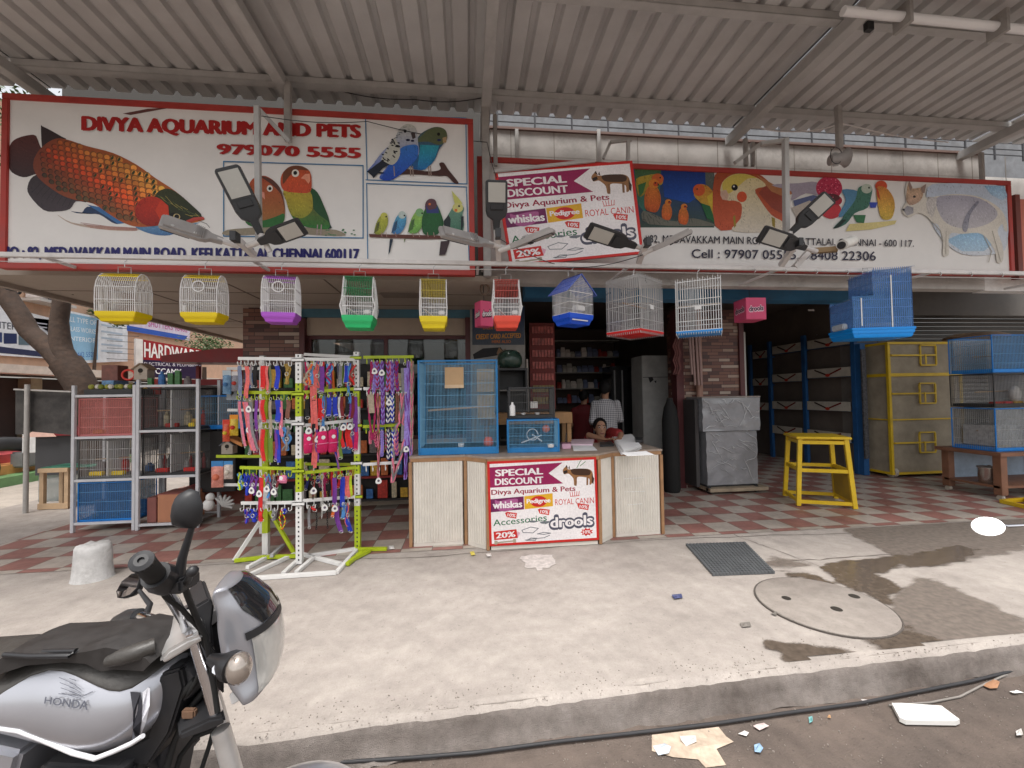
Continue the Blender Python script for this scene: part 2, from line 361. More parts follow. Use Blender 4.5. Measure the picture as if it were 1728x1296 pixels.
# kerb: broken concrete edge, real step down to the road
kb = MB(); prof = [(2.13, .004, .003), (2.105, .002, .006), (2.082, -.004, .012), (2.062, -.02, .008), (2.05, -.05, .014), (2.045, -.08, .014), (2.035, -.115, .016), (2.01, -.155, .022)]
xs = [-6.6+i*.045 for i in range(300)]
krow = [[V((x, y+KS(x)+a*1.6*NZ.noise(V((x*3, y*9, 1)))+a*NZ.noise(V((x*14, y*30, 4))), z+a*NZ.noise(V((x*4, y*20, 7)))+a*.9*NZ.noise(V((x*17, z*40, 2))))) for y, z, a in prof] for x in xs]
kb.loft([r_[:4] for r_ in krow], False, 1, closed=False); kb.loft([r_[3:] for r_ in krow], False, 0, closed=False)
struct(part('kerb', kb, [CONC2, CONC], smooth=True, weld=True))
def mat_wet():
    m = bpy.data.materials.new('wet concrete'); m.use_nodes = True; t = m.node_tree; N = t.nodes; L = t.links; b = N['Principled BSDF']
    at_ = N.new('ShaderNodeAttribute'); at_.attribute_name = 'Col'; sp = N.new('ShaderNodeSeparateColor'); L.new(at_.outputs[0], sp.inputs[0])
    g = N.new('ShaderNodeNewGeometry'); mp = N.new('ShaderNodeMapping'); mp.inputs['Rotation'].default_value = (0, 0, .5); mp.inputs['Scale'].default_value = (1.6, 5, 1); L.new(g.outputs['Position'], mp.inputs[0])
    n = N.new('ShaderNodeTexNoise'); n.inputs['Scale'].default_value = 2.2; n.inputs['Detail'].default_value = 10; n.inputs['Roughness'].default_value = .72; L.new(mp.outputs[0], n.inputs['Vector'])
    def step(src, lo, hi, amax):
        ad = N.new('ShaderNodeMath'); ad.operation = 'ADD'; L.new(src, ad.inputs[0]); L.new(n.outputs[0], ad.inputs[1]); r = N.new('ShaderNodeMapRange'); r.interpolation_type = 'SMOOTHSTEP'; L.new(ad.outputs[0], r.inputs[0]); r.inputs[1].default_value = lo; r.inputs[2].default_value = hi; r.inputs[4].default_value = amax; return r.outputs[0]
    wet = step(sp.outputs[0], .94, 1.18, 1); damp = step(sp.outputs[1], .88, 1.26, .66)
    mxa = N.new('ShaderNodeMath'); mxa.operation = 'MAXIMUM'; w9 = N.new('ShaderNodeMath'); w9.operation = 'MULTIPLY'; w9.inputs[1].default_value = .92; L.new(wet, w9.inputs[0]); L.new(w9.outputs[0], mxa.inputs[0]); L.new(damp, mxa.inputs[1]); L.new(mxa.outputs[0], b.inputs['Alpha'])
    mx = N.new('ShaderNodeMix'); mx.data_type = 'RGBA'; L.new(wet, mx.inputs[0]); mx.inputs[6].default_value = (.19, .155, .13, 1); mx.inputs[7].default_value = (.12, .094, .074, 1)
    n3 = N.new('ShaderNodeTexNoise'); n3.inputs['Scale'].default_value = 25; n3.inputs['Detail'].default_value = 6; L.new(g.outputs['Position'], n3.inputs['Vector']); mr = N.new('ShaderNodeMapRange'); L.new(n3.outputs[0], mr.inputs[0]); mr.inputs[1].default_value = .3; mr.inputs[2].default_value = .7; mr.inputs[3].default_value = .75; mr.inputs[4].default_value = 1.25
    mm = N.new('ShaderNodeMix'); mm.data_type = 'RGBA'; mm.blend_type = 'MULTIPLY'; mm.inputs[0].default_value = 1; L.new(mx.outputs[2], mm.inputs[6]); L.new(mr.outputs[0], mm.inputs[7]); L.new(mm.outputs[2], b.inputs['Base Color'])
    rr = N.new('ShaderNodeMapRange'); L.new(wet, rr.inputs[0]); rr.inputs[3].default_value = .6; rr.inputs[4].default_value = .14; L.new(rr.outputs[0], b.inputs['Roughness'])
    bp = N.new('ShaderNodeBump'); bp.inputs['Strength'].default_value = .2; bp.inputs['Distance'].default_value = .004; L.new(n3.outputs[0], bp.inputs['Height']); L.new(bp.outputs[0], b.inputs['Normal']); return m
k = K(1100, 850, 2.7516)
def gpoly(pts): return [(p.x, p.y) for p in (Uz(x, y, 0) for x, y in pts)]
WETP = [gpoly(q) for q in (k(770,285,880,268,1060,250,1240,228,1420,196,1530,215,1470,270,1300,302,1172,292,1060,335,1130,372,1180,400,1130,430,1110,500,1080,470,980,420,860,365),
    k(500,618,600,640,690,645,760,660,880,668,935,685,915,700,980,770,900,785,770,798,690,795,640,760,570,695), k(590,318,700,318,790,342,870,384,800,378,740,356,640,342), k(1000,640,1100,600,1200,560,1300,620,1420,660,1470,700,1300,742,1180,745,1090,712))]
DAMP = [gpoly(q) for q in (k(830,85,980,60,1300,45,1760,40,1760,215,1500,262,1290,300,1160,290,1110,245,1060,215,930,150), k(940,590,1090,560,1090,440,1160,390,1230,345,1340,360,1500,440,1760,545,1760,640,1560,660,1430,705,1290,748,1170,748,1080,712,1020,670), k(520,275,580,250,640,262,780,280,700,300,560,300))]
def sdist(x, y, P):
    d = 9.0
    for (x0, y0), (x1, y1) in zip(P, P[1:]+P[:1]):
        dx, dy = x1-x0, y1-y0; t = max(0, min(1, ((x-x0)*dx+(y-y0)*dy)/(dx*dx+dy*dy+1e-12))); d = min(d, (x-x0-dx*t)**2+(y-y0-dy*t)**2)
    d = d**.5; return d if inside(x, y, P) else -d
wx0, wx1, wy0, wy1, st_ = 1.55, 6.6, 2.09, 4.125, .03
nx, ny = int((wx1-wx0)/st_), int((wy1-wy0)/st_)
wb = [[[min(1, max(0, .5+max(sdist(wx0+i*st_, wy0+j*st_, P)+.05*NZ.noise(V((i*.22, j*.4, 3))) for P in S)/.16)) for S in (WETP, DAMP)] for i in range(nx+1)] for j in range(ny+1)]
wm_ = MB()
for j in range(ny):
    for i in range(nx):
        cs = [wb[j][i], wb[j][i+1], wb[j+1][i+1], wb[j+1][i]]
        if max(max(c_) for c_ in cs) > .01 and wy0+j*st_ > 2.11+KS(wx0+(i+1)*st_): wm_.add([(wx0+(i+a)*st_, wy0+(j+b_)*st_, .006) for a, b_ in ((0, 0), (1, 0), (1, 1), (0, 1))], [(0, 1, 2, 3)], [(c_[0], c_[1], 0) for c_ in cs])
struct(part('wet_patch', wm_, mat_wet(), weld=True))
CRK = M('crack dirt', (.14, .115, .1), .95, var=.4, scale=20)
def crack(pts, w, seed):
    rnd = random.Random(seed); fine = []
    for (x0, y0), (x1, y1) in zip(pts, pts[1:]):
        for i in range(10): t = i/10; fine.append(Uz(x0+(x1-x0)*t, y0+(y1-y0)*t, .0035)+V((rnd.gauss(0, .008), rnd.gauss(0, .008), 0)))
    fine.append(Uz(*pts[-1], .0035)); mb = MB(); ws = [w*rnd.uniform(.25, 1) for _ in fine]; L_ = []; R_ = []
    for i, p in enumerate(fine):
        d = (fine[min(i+1, len(fine)-1)]-fine[max(0, i-1)]).normalized(); n = V((-d.y, d.x, 0)); L_.append(p+n*ws[i]); R_.append(p-n*ws[i])
    n = len(fine); mb.add(L_+R_, [(i, i+1, n+i+1, n+i) for i in range(n-1)]); struct(part('pavement_crack', mb, CRK))
crack([(1238, 902), (1300, 925), (1410, 965)], .004, 1); crack([(1290, 948), (1420, 941), (1560, 931), (1728, 922)], .007, 2); crack([(-40, 968), (300, 955), (700, 940), (1120, 910), (1480, 898)], .006, 6)
# ---- things lying on the ground
mh = MB(); c = Uz(1388, 1021, 0); rx = .405
mh.lathe((c.x, c.y, 0), [(rx, .003), (rx, .012), (rx-.006, .016), (.001, .016)], 48)
mo = thing('manhole_cover', 'round concrete manhole cover with two dark lifting holes in wet pavement', 'manhole cover', (c.x, c.y, 0))
part('cover', mh, mat_concrete('manhole concrete', (.36, .32, .285), (.27, .235, .21), 1.5, .4), mo, smooth=True)
rg = MB(); rg.lathe((c.x, c.y, 0), [(rx+.011, .003), (rx+.011, .0105), (rx+.003, .0105), (rx+.003, .004)], 48); part('rim', rg, M('manhole joint', (.10, .085, .075), .9, bump=.5), mo)
for x, y in k(625, 450, 940, 440, 858, 500):
    p = Uz(x, y, 0); h = MB(); h.lathe((p.x, p.y, .0162), [(.035 if x > 1340 else .022, 0), (.03, .003), (.0, .003)], 14); part('lifting_hole', h, M('hole dark', (.03, .025, .02), .9), mo)
mt = MB(); q = [Uz(*p) for p in k(165, 192, 425, 190, 560, 325, 290, 332, 215, 300)]
q = [Uz(1160, 922), Uz(1256, 919), Uz(1304, 968), Uz(1204, 972)]
ax = (q[1]-q[0]); ay = (q[3]-q[0]); n = 17
for i in range(n+1):
    for a, b in ((q[0]+ax*i/n, q[3]+(q[2]-q[3])*i/n), (q[0]+ay*i/n, q[1]+(q[2]-q[1])*i/n)):
        m_ = (a+b)/2; mt.bar(a+V((0, 0, .012)), b+V((0, 0, .012)), .012, .018 if a is not q[0] else .016)
    for j in range(n+1):
        p = (q[0]+ax*i/n)*(1-j/n)+(q[3]+(q[2]-q[3])*i/n)*j/n; mt.box(p.x-.011, p.x+.011, p.y-.011, p.y+.011, .004, .026)
solo('rubber_mat', mt, M('grey rubber mat', (.11, .115, .12), .7, bump=.2), 'grey rubber grid mat with square holes lying on the pavement', 'mat')
# concrete stub
c = Uz(157, 975); st = MB(); rings = []
for z, r in ((0, .148), (.02, .14), (.1, .131), (.2, .128), (.262, .124), (.285, .108), (.29, .05)):
    rings.append([V((c.x+r*cos(2*pi*i/24)*(1+.05*NZ.noise(V((i*.5, z*6, 0)))), c.y+r*.9*sin(2*pi*i/24), z+(.028*NZ.noise(V((i*.6, 3, 1))) if z > .2 else 0))) for i in range(24)])
st.loft(rings); solo('concrete_stub', st, M('worn white concrete', (.56, .55, .54), .9, var=.3, bump=.6, bscale=30, grime=.5), 'short round whitish concrete stub on the pavement behind the motorcycle', 'bollard', smooth=True)
# cable along the kerb
cb = MB(); cb.tube([Uz(x, y, -.148)+V((0, 0, .016)) for x, y in [(380, 1300), (520, 1296), (690, 1285), (800, 1276), (950, 1256), (1066, 1243), (1210, 1226), (1330, 1208), (1450, 1192), (1560, 1170), (1640, 1154), (1728, 1132), (1800, 1115)]], .008, 8)
solo('cable', cb, M('black cable', (.035, .035, .038), .6), 'black cable running along the foot of the kerb', 'cable', smooth=True)
cb = MB(); cb.tube([Uz(x, y, -.148)+V((0, 0, .008)) for x, y in [(1500, 1193), (1570, 1188), (1620, 1178), (1655, 1160), (1700, 1140)]], .005, 6)
solo('cable', cb, M('grey cable', (.25, .23, .21), .6), 'thin pale grey cable end on the road beside the white foam board', 'cable', smooth=True)
def flat_piece(name, pts, z, th, mat, label, cat, group=None, crumple=0):
    ps = [Uz(x, y, z) for x, y in pts]; mb = MB(); c_ = sum(ps, V())/len(ps); rings = []
    if crumple:
        n_ = len(ps); vs = [c_+V((0, 0, th+crumple))]+[p+V((0, 0, crumple*(.2+random.random()))) for p in ps]+[(p+c_)/2+V((0, 0, crumple*random.uniform(0, 1.6))) for p in ps]
        fs = [(1+i, 1+(i+1) % n_, 1+n_+(i+1) % n_, 1+n_+i) for i in range(n_)]+[(1+n_+i, 1+n_+(i+1) % n_, 0) for i in range(n_)]
        mb.add(vs, fs)
    else: mb.prism(ps, (0, 0, th))
    return solo(name, mb, mat, label, cat, group)
WHITE = M('white foam', (.8, .79, .76), .7, var=.08)
PAPER = M('litter paper', (.66, .63, .6), .8, var=.15)
flat_piece('foam_board', k(1115, 945, 1160, 945, 1345, 958, 1430, 1022, 1412, 1030, 1180, 1026, 1150, 1012), -.14, .022, WHITE, 'white foam board lying on the road below the kerb', 'board')
for i, (pts, lb, m) in enumerate([(k(130, 1085, 205, 1080, 208, 1115, 160, 1130, 135, 1105), 'white crumpled scrap of paper on the larger buff torn sheet', PAPER), (k(5, 1128, 60, 1115, 90, 1135, 80, 1170, 30, 1172), 'pale bluish crumpled scrap of paper lowest on the buff torn sheet', M('blue white paper', (.58, .65, .72), .7)),
        (k(970, 920, 1000, 912, 1025, 925, 1000, 937), 'small white paper scrap touching the black cable below the kerb', PAPER), (k(400, 1072, 430, 1062, 452, 1072, 440, 1086), 'small white paper scrap right of the buff torn sheet', PAPER),
        (k(475, 1130, 500, 1118, 518, 1140, 505, 1165, 478, 1160), 'crumpled light blue scrap on the road', M('blue scrap', (.28, .42, .58), .6)), (k(470, 1040, 520, 1030, 545, 1042, 500, 1058), 'pinkish torn paper scrap under the cable', M('pink scrap', (.62, .5, .48), .8)),
        (k(1530, 845, 1590, 820, 1616, 830, 1605, 865, 1570, 868), 'brown dry leaf near the cable at the right of the kerb', M('dry leaf', (.38, .2, .11), .8)), (k(1690, 1065, 1715, 1050, 1725, 1085, 1695, 1090), 'small pale scrap near the right edge of the road', PAPER),
        (k(728, 1000, 745, 998, 748, 1020, 732, 1025), 'tiny turquoise scrap on the road', M('turquoise scrap', (.2, .45, .45), .6)), (k(1660, 875, 1700, 870, 1728, 880, 1680, 890), 'white plastic strip near the right edge of the road', WHITE),
        (k(815, 996, 830, 992, 832, 1004), 'tiny orange scrap on the road', M('orange scrap', (.6, .35, .18), .8))]):
    flat_piece('litter_scrap', pts, -.145, .004, m, lb, 'litter', 'litter on the road', .012)
flat_piece('torn_sheet', k(0, 1075, 130, 1060, 310, 1038, 345, 1085, 380, 1110, 300, 1140, 330, 1190, 345, 1215, 250, 1227, 215, 1190, 100, 1180, 0, 1150), -.147, .003, M('buff sheet', (.55, .44, .34), .8, var=.35, scale=14), 'large torn buff paper sheet trodden flat at the kerb', 'litter', 'litter on the road', .004)
for pts, lb, m in [([(1133, 1006), (1150, 1004), (1152, 1010), (1138, 1012)], 'dark blue scrap on the pavement left of the manhole', M('navy scrap', (.06, .07, .16), .6)), ([(1248, 1052), (1265, 1050), (1268, 1058), (1252, 1059)], 'small grey stone chip on the pavement below the manhole', M('stone chip', (.2, .18, .16), .9)),
        ([(1300, 1036), (1312, 1034), (1310, 1040)], 'tiny grey chip on the pavement beside the manhole rim', MATS['stone chip']), ([(656, 922), (664, 921), (666, 928), (657, 929)], 'small white pebble on the pavement left of the counter', PAPER),
        ([(793, 932), (800, 931), (802, 938), (795, 938)], 'yellow wrapper scrap in front of the counter', M('yellow scrap', (.6, .5, .1), .6)), ([(820, 936), (828, 934), (830, 940), (822, 941)], 'pale wrapper scrap in front of the counter', PAPER)]:
    flat_piece('litter_scrap', pts, .006, .003, m, lb, 'litter', 'litter on the pavement', .01)
# pale paint spill in front of the counter
ps = [Uz(x, y, .005) for x, y in rough_outline([(880, 938), (935, 936), (940, 950), (915, 962), (885, 955)], 5, 6, 8)]
struct(part('paint_spill', MB().add(ps, [tuple(range(len(ps)))]), M('pale paint spill', (.58, .53, .5), .8, var=.3, scale=20)))
# loose grit along the kerb
gr = MB(); rnd = random.Random(3)
for i in range(1500):
    x = rnd.uniform(-1.6, 3.6); y = 2.06+abs(rnd.gauss(0, .12)) if rnd.random() < .5 else 2.0-abs(rnd.gauss(0, .3)); s = rnd.uniform(.001, .0032)*(1.5 if rnd.random() < .05 else 1)
    z = (.0 if y > 2.06 else -.149); gr.obox((x, y+KS(x), z+s*.6), V((cos(i), sin(i), 0)), V((-sin(i), cos(i), 0)), V((0, 0, 1)), s, s*.7, s*.6)
o = part('grit', gr, M('grit', (.27, .235, .205), .9, var=.5, scale=30)); o['kind'] = 'stuff'; o['label'] = 'loose grit and small stones scattered along the kerb'; o['category'] = 'grit'
# ================================================================= canopy
ROOFM = M('painted roof sheet', (.525, .515, .505), .5, var=.14, scale=1.5, grime=.12)
STEEL = M('painted steel', (.46, .45, .435), .55, var=.15, scale=5, grime=.2)
cz = 4.65
can = thing('canopy', 'corrugated metal canopy on steel beams over the shop front', 'canopy', (0, 4.3, 0))
for x0, x1, dz in ((-9.0, -4.21, 0), (-4.2, .23, .004), (.24, 3.27, 0), (3.28, 6.6, .004), (6.61, 12, 0)):
    pts = []; x = x0
    while x < x1-.05:
        pts += [(x, 0), (min(x+.125, x1), 0), (min(x+.145, x1), .045), (min(x+.185, x1), .045), (min(x+.205, x1), 0)]; x += .206
    up = [(px, pz+.0025) for px, pz in pts]
    mb = MB(); ys = [2.15, 3.15, 4.3, 4.66]
    mb.loft([[V((px, y, cz+.07+dz+pz)) for px, pz in pts+up[::-1]] for y in ys]); part('roof_sheet', mb, ROOFM, can)
for y, s in ((2.22, .06), (3.15, .06), (4.3, .07)):
    mb = MB(); mb.box(-9, 12, y-s/2, y+s/2, cz+.002, cz+.069); mb.box(-9, 12, y-s/2-.001, y+s/2+.022, cz-.003, cz+.004); part('purlin', mb, STEEL, can, bevel=.004)
for x, y1 in ((-4.2, 5.1), (-1.77, 4.42), (.24, 4.9), (3.27, 4.75), (6.6, 5.1)):
    part('beam', MB().box(x-.05, x+.05, 2.2, y1, cz-.105, cz-.004), STEEL, can, bevel=.004)
POSTM = M('grey pipe', (.36, .34, .32), .5, var=.2, scale=8, grime=.25)
a = UY(487, 155, 4.2); b = UY(488, 240, 4.2)
part('hanger', MB().box(a.x-.03, a.x+.03, 4.16, 4.21, b.z, cz-.06), POSTM, can, bevel=.004)
a = UY(1412, 100, 4.1); b = UY(1416, 250, 4.1)
part('hanger', MB().box(a.x-.03, a.x+.03, 4.08, 4.13, b.z, cz+.0), POSTM, can, bevel=.004)
for px in (818,):
    a = UY(px, 190, 4.42); part('post', MB().box(a.x-.04, a.x+.04, 4.3, 4.37, UY(px, 470, 4.4).z, cz-.1), POSTM, can, bevel=.005)
for px, Y, y0 in ((835, 4.43, 190), (1256, 4.6, 190), (1268, 4.66, 190), (1655, 4.62, 250)):
    a = UY(px, y0, Y); part('post', MB().box(a.x-.022, a.x+.022, Y-.02, Y+.02, UY(px, 280 if px < 1600 else 330, Y).z, cz-.1), POSTM, can, bevel=.004)
# white pipe standing in for the glaring strip at the canopy's front, and fixings
wp = MB().tube([V((3.05, 2.95, cz-.10)), V((5.0, 2.97, cz-.10)), V((9.0, 2.95, cz-.10))], .036, 12); part('glare_strip_pipe', wp, M('gloss white', (.88, .88, .88), .15, var=.03, coat=.6), can, smooth=True)
for x in (3.6, 4.5): part('pipe_clip', MB().box(x-.015, x+.015, 2.89, 3.03, cz-.19, cz+.0), POSTM, can)
a = UY(1460, 43, 3.15); part('bracket', MB().box(a.x-.03, a.x+.03, 3.1, 3.14, cz-.08, cz-.01), M('black fitting', (.03, .03, .03), .5), can)
# ================================================================= shop building
sh = thing('shop_building', 'small shop building with tiled pillars and dark open bays under the signboards', 'building', (0, 6, 0))
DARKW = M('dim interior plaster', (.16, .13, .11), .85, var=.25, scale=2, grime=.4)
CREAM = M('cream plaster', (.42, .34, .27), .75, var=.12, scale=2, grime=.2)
SOFF = M('soffit board', (.40, .34, .285), .75, var=.1, scale=1.5, grime=.15)
TEAL = M('blue grey beam paint', (.075, .19, .26), .6, var=.25, scale=3, grime=.35)
BLUEB = M('blue beam paint', (.045, .18, .34), .6, var=.25, scale=3, grime=.35)
MAROON = M('maroon frame', (.10, .028, .03), .45, var=.2)
def mat_stone():
    m = bpy.data.materials.new('stacked stone cladding'); m.use_nodes = True; t = m.node_tree; N = t.nodes; L = t.links; b = N['Principled BSDF']
    g = N.new('ShaderNodeNewGeometry'); sp = N.new('ShaderNodeSeparateXYZ'); L.new(g.outputs['Position'], sp.inputs[0])
    ad = N.new('ShaderNodeMath'); L.new(sp.outputs[0], ad.inputs[0]); L.new(sp.outputs[1], ad.inputs[1])
    cb_ = N.new('ShaderNodeCombineXYZ'); L.new(ad.outputs[0], cb_.inputs[0]); L.new(sp.outputs[2], cb_.inputs[1])
    br = N.new('ShaderNodeTexBrick'); br.inputs['Scale'].default_value = 1; br.inputs['Brick Width'].default_value = .19; br.inputs['Row Height'].default_value = .052; br.inputs['Mortar Size'].default_value = .004; br.offset = .37; br.squash = 1.6; br.squash_frequency = 3
    br.inputs[1].default_value = (.05, .05, .05, 1); br.inputs[2].default_value = (1, 1, 1, 1); br.inputs[3].default_value = (0, 0, 0, 1); L.new(cb_.outputs[0], br.inputs[0])
    rp = N.new('ShaderNodeValToRGB'); e = rp.color_ramp; e.elements[0].color = (.045, .02, .018, 1); e.elements[1].color = (.42, .33, .27, 1)
    for p, c_ in ((.3, (.12, .045, .035, 1)), (.55, (.2, .09, .06, 1)), (.75, (.15, .06, .045, 1)), (.86, (.3, .2, .15, 1))): x = e.elements.new(p); x.color = c_
    L.new(br.outputs[0], rp.inputs[0]); L.new(rp.outputs[0], b.inputs['Base Color']); b.inputs['Roughness'].default_value = .45
    bp = N.new('ShaderNodeBump'); bp.inputs['Strength'].default_value = .6; bp.inputs['Distance'].default_value = .01; L.new(br.outputs[0], bp.inputs['Height']); L.new(bp.outputs[0], b.inputs['Normal'])
    return m
STONE = mat_stone()
ZS = 2.72
sf = MB(); sf.box(-4.62, .35, 4.42, 9.6, ZS, ZS+.06)
so_ = part('soffit', sf, SOFF, sh)
jn = MB()
for i in range(1, 5): jn.box(-4.6+i*1.05-.008, -4.6+i*1.05+.008, 4.43, 9.5, ZS-.004, ZS+.001)
for j in range(1, 6): jn.box(-4.6, .34, 4.4+j*.62-.006, 4.4+j*.62+.006, ZS-.0035, ZS+.0012)
part('soffit_joint', jn, M('soffit joint', (.14, .11, .09), .8), so_)
part('soffit_vent', MB().box(-1.0, -.5, 4.95, 5.2, ZS-.006, ZS-.0042), M('soffit vent', (.24, .2, .17), .8), so_)
ed = MB(); ed.box(-4.68, -4.62, 4.4, 9.6, ZS-.05, ZS+.14); part('edge_beam', ed, M('edge plaster', (.36, .31, .27), .8), sh)
# left bay
pa = UY(410, 560, 5.85); pb = UY(505, 560, 5.85)
part('pillar', MB().box(pa.x, pb.x, 5.85, 6.4, .005, ZS-.001), STONE, sh, label='stone clad pillar behind the leash rack')
part('door_frame', MB().box(pb.x+.002, pb.x+.07, 5.84, 5.96, .005, UY(500, 537, 5.85).z), MAROON, sh)
za, zb, zc = UY(640, 517, 5.95).z, UY(640, 537, 5.95).z, UY(640, 566, 5.95).z; xr = UY(785, 560, 5.95).x
part('beam', MB().box(pb.x, .3, 5.9, 6.1, zb, ZS-.001), TEAL, sh)
part('lintel', MB().box(pb.x+.07, xr, 5.93, 6.1, zc, zb-.001), CREAM, sh)
part('door_frame', MB().box(xr, xr+.1, 5.86, 6.1, .005, zb-.001), MAROON, sh)
wn = part('window', MB().box(pb.x+.071, xr-.001, 5.97, 6.03, zc-.05, zc-.001).box(pb.x+.071, xr-.001, 5.97, 6.03, .9, .95).box(pb.x+.071, pb.x+.11, 5.97, 6.03, .95, zc-.05).box((pb.x+xr)/2-.025, (pb.x+xr)/2+.025, 5.97, 6.03, .95, zc-.05), MAROON, sh)
part('pane', MB().box(pb.x+.11, xr-.002, 5.995, 6.001, .95, zc-.05), M('shop glass', (.5, .55, .55), .03, var=0, trans=1, alpha=1, spec=.5), wn)
part('sill_wall', MB().box(pb.x+.071, xr-.001, 5.95, 6.1, .005, .899), CREAM, sh)
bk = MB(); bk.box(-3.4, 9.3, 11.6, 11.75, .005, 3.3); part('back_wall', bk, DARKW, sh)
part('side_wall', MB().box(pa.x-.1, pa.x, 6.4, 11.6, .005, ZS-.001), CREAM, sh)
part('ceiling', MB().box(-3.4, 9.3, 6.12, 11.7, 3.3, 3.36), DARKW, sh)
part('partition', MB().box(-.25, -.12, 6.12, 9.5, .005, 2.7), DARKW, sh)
# blue beam over the middle and right bays
b0 = UY(886, 478, 5.5); b1 = UY(1455, 478, 5.5); zt = UY(1000, 474, 5.5).z; zl = UY(1000, 503, 5.5).z
part('beam', MB().box(b0.x, b1.x+.1, 5.5, 5.75, zl, zt+.06), BLUEB, sh)
part('beam', MB().box(b0.x-.6, 9.0, 5.2, 5.38, zt+.01, zt+.2), M('pale beam edge', (.3, .25, .22), .7, grime=.3), sh)
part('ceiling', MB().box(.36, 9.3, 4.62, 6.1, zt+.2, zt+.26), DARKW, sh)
# middle bay: tiled pillar right of the entrance
p0, p1 = UY(1152, 600, 6.2), UY(1246, 600, 6.2)
part('pillar', MB().box(p0.x, p1.x, 6.2, 6.7, .005, zl-.001), STONE, sh, label='stone clad pillar between the entrance and the right bay')
part('door_frame', MB().box(p0.x-.12, p0.x-.002, 6.18, 6.35, .005, zl-.001), MAROON, sh)
part('door_frame', MB().box(p1.x+.002, p1.x+.08, 6.17, 6.3, .005, zl-.001), MAROON, sh)
a = UY(1254, 560, 6.28); b = UY(1262, 668, 6.28); part('wall_strip', MB().box(p1.x+.085, p1.x+.2, 6.3, 6.4, .6, a.z), M('white washed strip', (.5, .5, .47), .8, grime=.5), sh)
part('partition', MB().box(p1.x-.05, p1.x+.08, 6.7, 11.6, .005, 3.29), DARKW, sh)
a = UY(1180, 570, 6.1); pp = MB(); pp.tube([V((a.x, 6.13, .8)), V((a.x, 6.13, zl-.02))], .05, 12); part('drain_pipe', pp, M('pink brown pipe', (.36, .2, .15), .5, grime=.2), sh, smooth=True)
# right bay: pillar + rolling shutter
r0 = UY(1470, 600, 6.5); r1 = UY(1535, 600, 6.5)
part('pillar', MB().box(r0.x, r1.x, 6.75, 7.1, .005, 3.2), M('grey plaster', (.2, .18, .165), .8, grime=.4), sh, label='grey plaster pillar left of the rolling shutter')
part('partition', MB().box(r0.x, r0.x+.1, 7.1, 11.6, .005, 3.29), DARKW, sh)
rs = MB(); z = .02
while z < 3.0: rs.loft([[V((x, 6.95+d, z+h)) for h, d in ((0, 0), (.02, -.014), (.055, -.014), (.075, 0), (.078, .01))] for x in (r1.x, 13.5)], False, closed=False); z += .078
part('rolling_shutter', rs, M('shutter steel', (.12, .115, .11), .5, metal=.3, var=.3, scale=2, grime=.4), sh)
part('shutter_box', MB().box(r1.x, 13.5, 6.6, 6.9, 2.82, 3.25), M('shutter box steel', (.15, .14, .13), .55, grime=.3), sh)
# upper wall over the right signboard + roof railing
w0 = UY(826, 210, 4.8); w1 = UY(1652, 265, 4.8)
UPW = M('white block wall', (.56, .54, .515), .85, var=.2, scale=3, grime=.45)
zt2 = (UY(1000, 222, 4.8).z+UY(1500, 247, 4.8).z)/2-.05
uw = part('upper_wall', MB().box(w0.x, w1.x, 4.8, 4.95, zl, zt2), UPW, sh)
jb = MB()
for i in range(14):
    x = w0.x+.25+i*.52; jb.box(x-.004, x+.004, 4.7972, 4.801, zt2-.55, zt2-.001)
jb.box(w0.x, w1.x, 4.7985, 4.8012, zt2-.30, zt2-.298)
part('block_joint', jb, M('block joint', (.3, .27, .24), .9), uw)
part('wall_cap', MB().box(w0.x-.02, w1.x, 4.77, 4.97, zt2+.001, zt2+.03), M('cap brown', (.2, .13, .11), .8), uw)
part('cable_strip', MB().box(UY(872, 240, 4.78).x-.02, UY(872, 240, 4.78).x+.02, 4.76, 4.797, zt2-.6, zt2), STEEL, uw)
part('cable_strip', MB().box(UY(1010, 240, 4.78).x-.02, UY(1010, 240, 4.78).x+.02, 4.76, 4.797, zt2-.6, zt2+.05), STEEL, uw)
ra = MB()
for z in (.09, .17, .26): ra.tube([V((w0.x, 4.9, zt2+z)), V((w1.x+3, 4.9, zt2+z))], .008, 6)
for i in range(22):
    x = w0.x+.1+i*.46; ra.tube([V((x, 4.9, zt2+.02)), V((x, 4.9, zt2+.32))], .012, 6)
part('railing', ra, M('dark railing', (.04, .04, .045), .5), sh)
part('rear_wall', MB().box(-5, 10, 6.1, 6.25, 3.4, 6.6), M('dull blue grey wall', (.17, .175, .185), .8, var=.3, grime=.4), sh)
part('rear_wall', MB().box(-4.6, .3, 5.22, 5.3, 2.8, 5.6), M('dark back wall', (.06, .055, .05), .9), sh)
a = UY(1690, 300, 4.85); part('annex_wall', MB().box(w1.x+.08, 13, 4.86, 5.0, zl, zt2-.25), M('bright white wall', (.8, .79, .77), .8), sh)
# ================================================================= street on the left
fx = -9.9
bgd = thing('street_building', 'salmon building across the side street carrying shop signs', 'building', (fx, 16, 0))
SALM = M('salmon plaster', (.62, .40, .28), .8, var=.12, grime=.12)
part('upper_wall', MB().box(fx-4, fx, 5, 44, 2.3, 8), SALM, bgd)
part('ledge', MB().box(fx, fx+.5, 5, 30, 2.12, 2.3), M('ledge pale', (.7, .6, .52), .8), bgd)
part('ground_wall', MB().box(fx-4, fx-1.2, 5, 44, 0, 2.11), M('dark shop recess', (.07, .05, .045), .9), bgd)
for y in (8.2, 9.6, 10.6, 11.7, 13.2, 14.6): part('pillar', MB().box(fx-1.19, fx-.9 if y > 9 else fx-.6, y-.14, y+.14, 0, 2.11), M('olive cream paint', (.42, .37, .26), .8, grime=.3), bgd)
part('shutter', MB().box(fx-1.19, fx-1.1, 9.75, 10.45, 0, 2.1), M('brown door', (.16, .1, .08), .7), bgd)
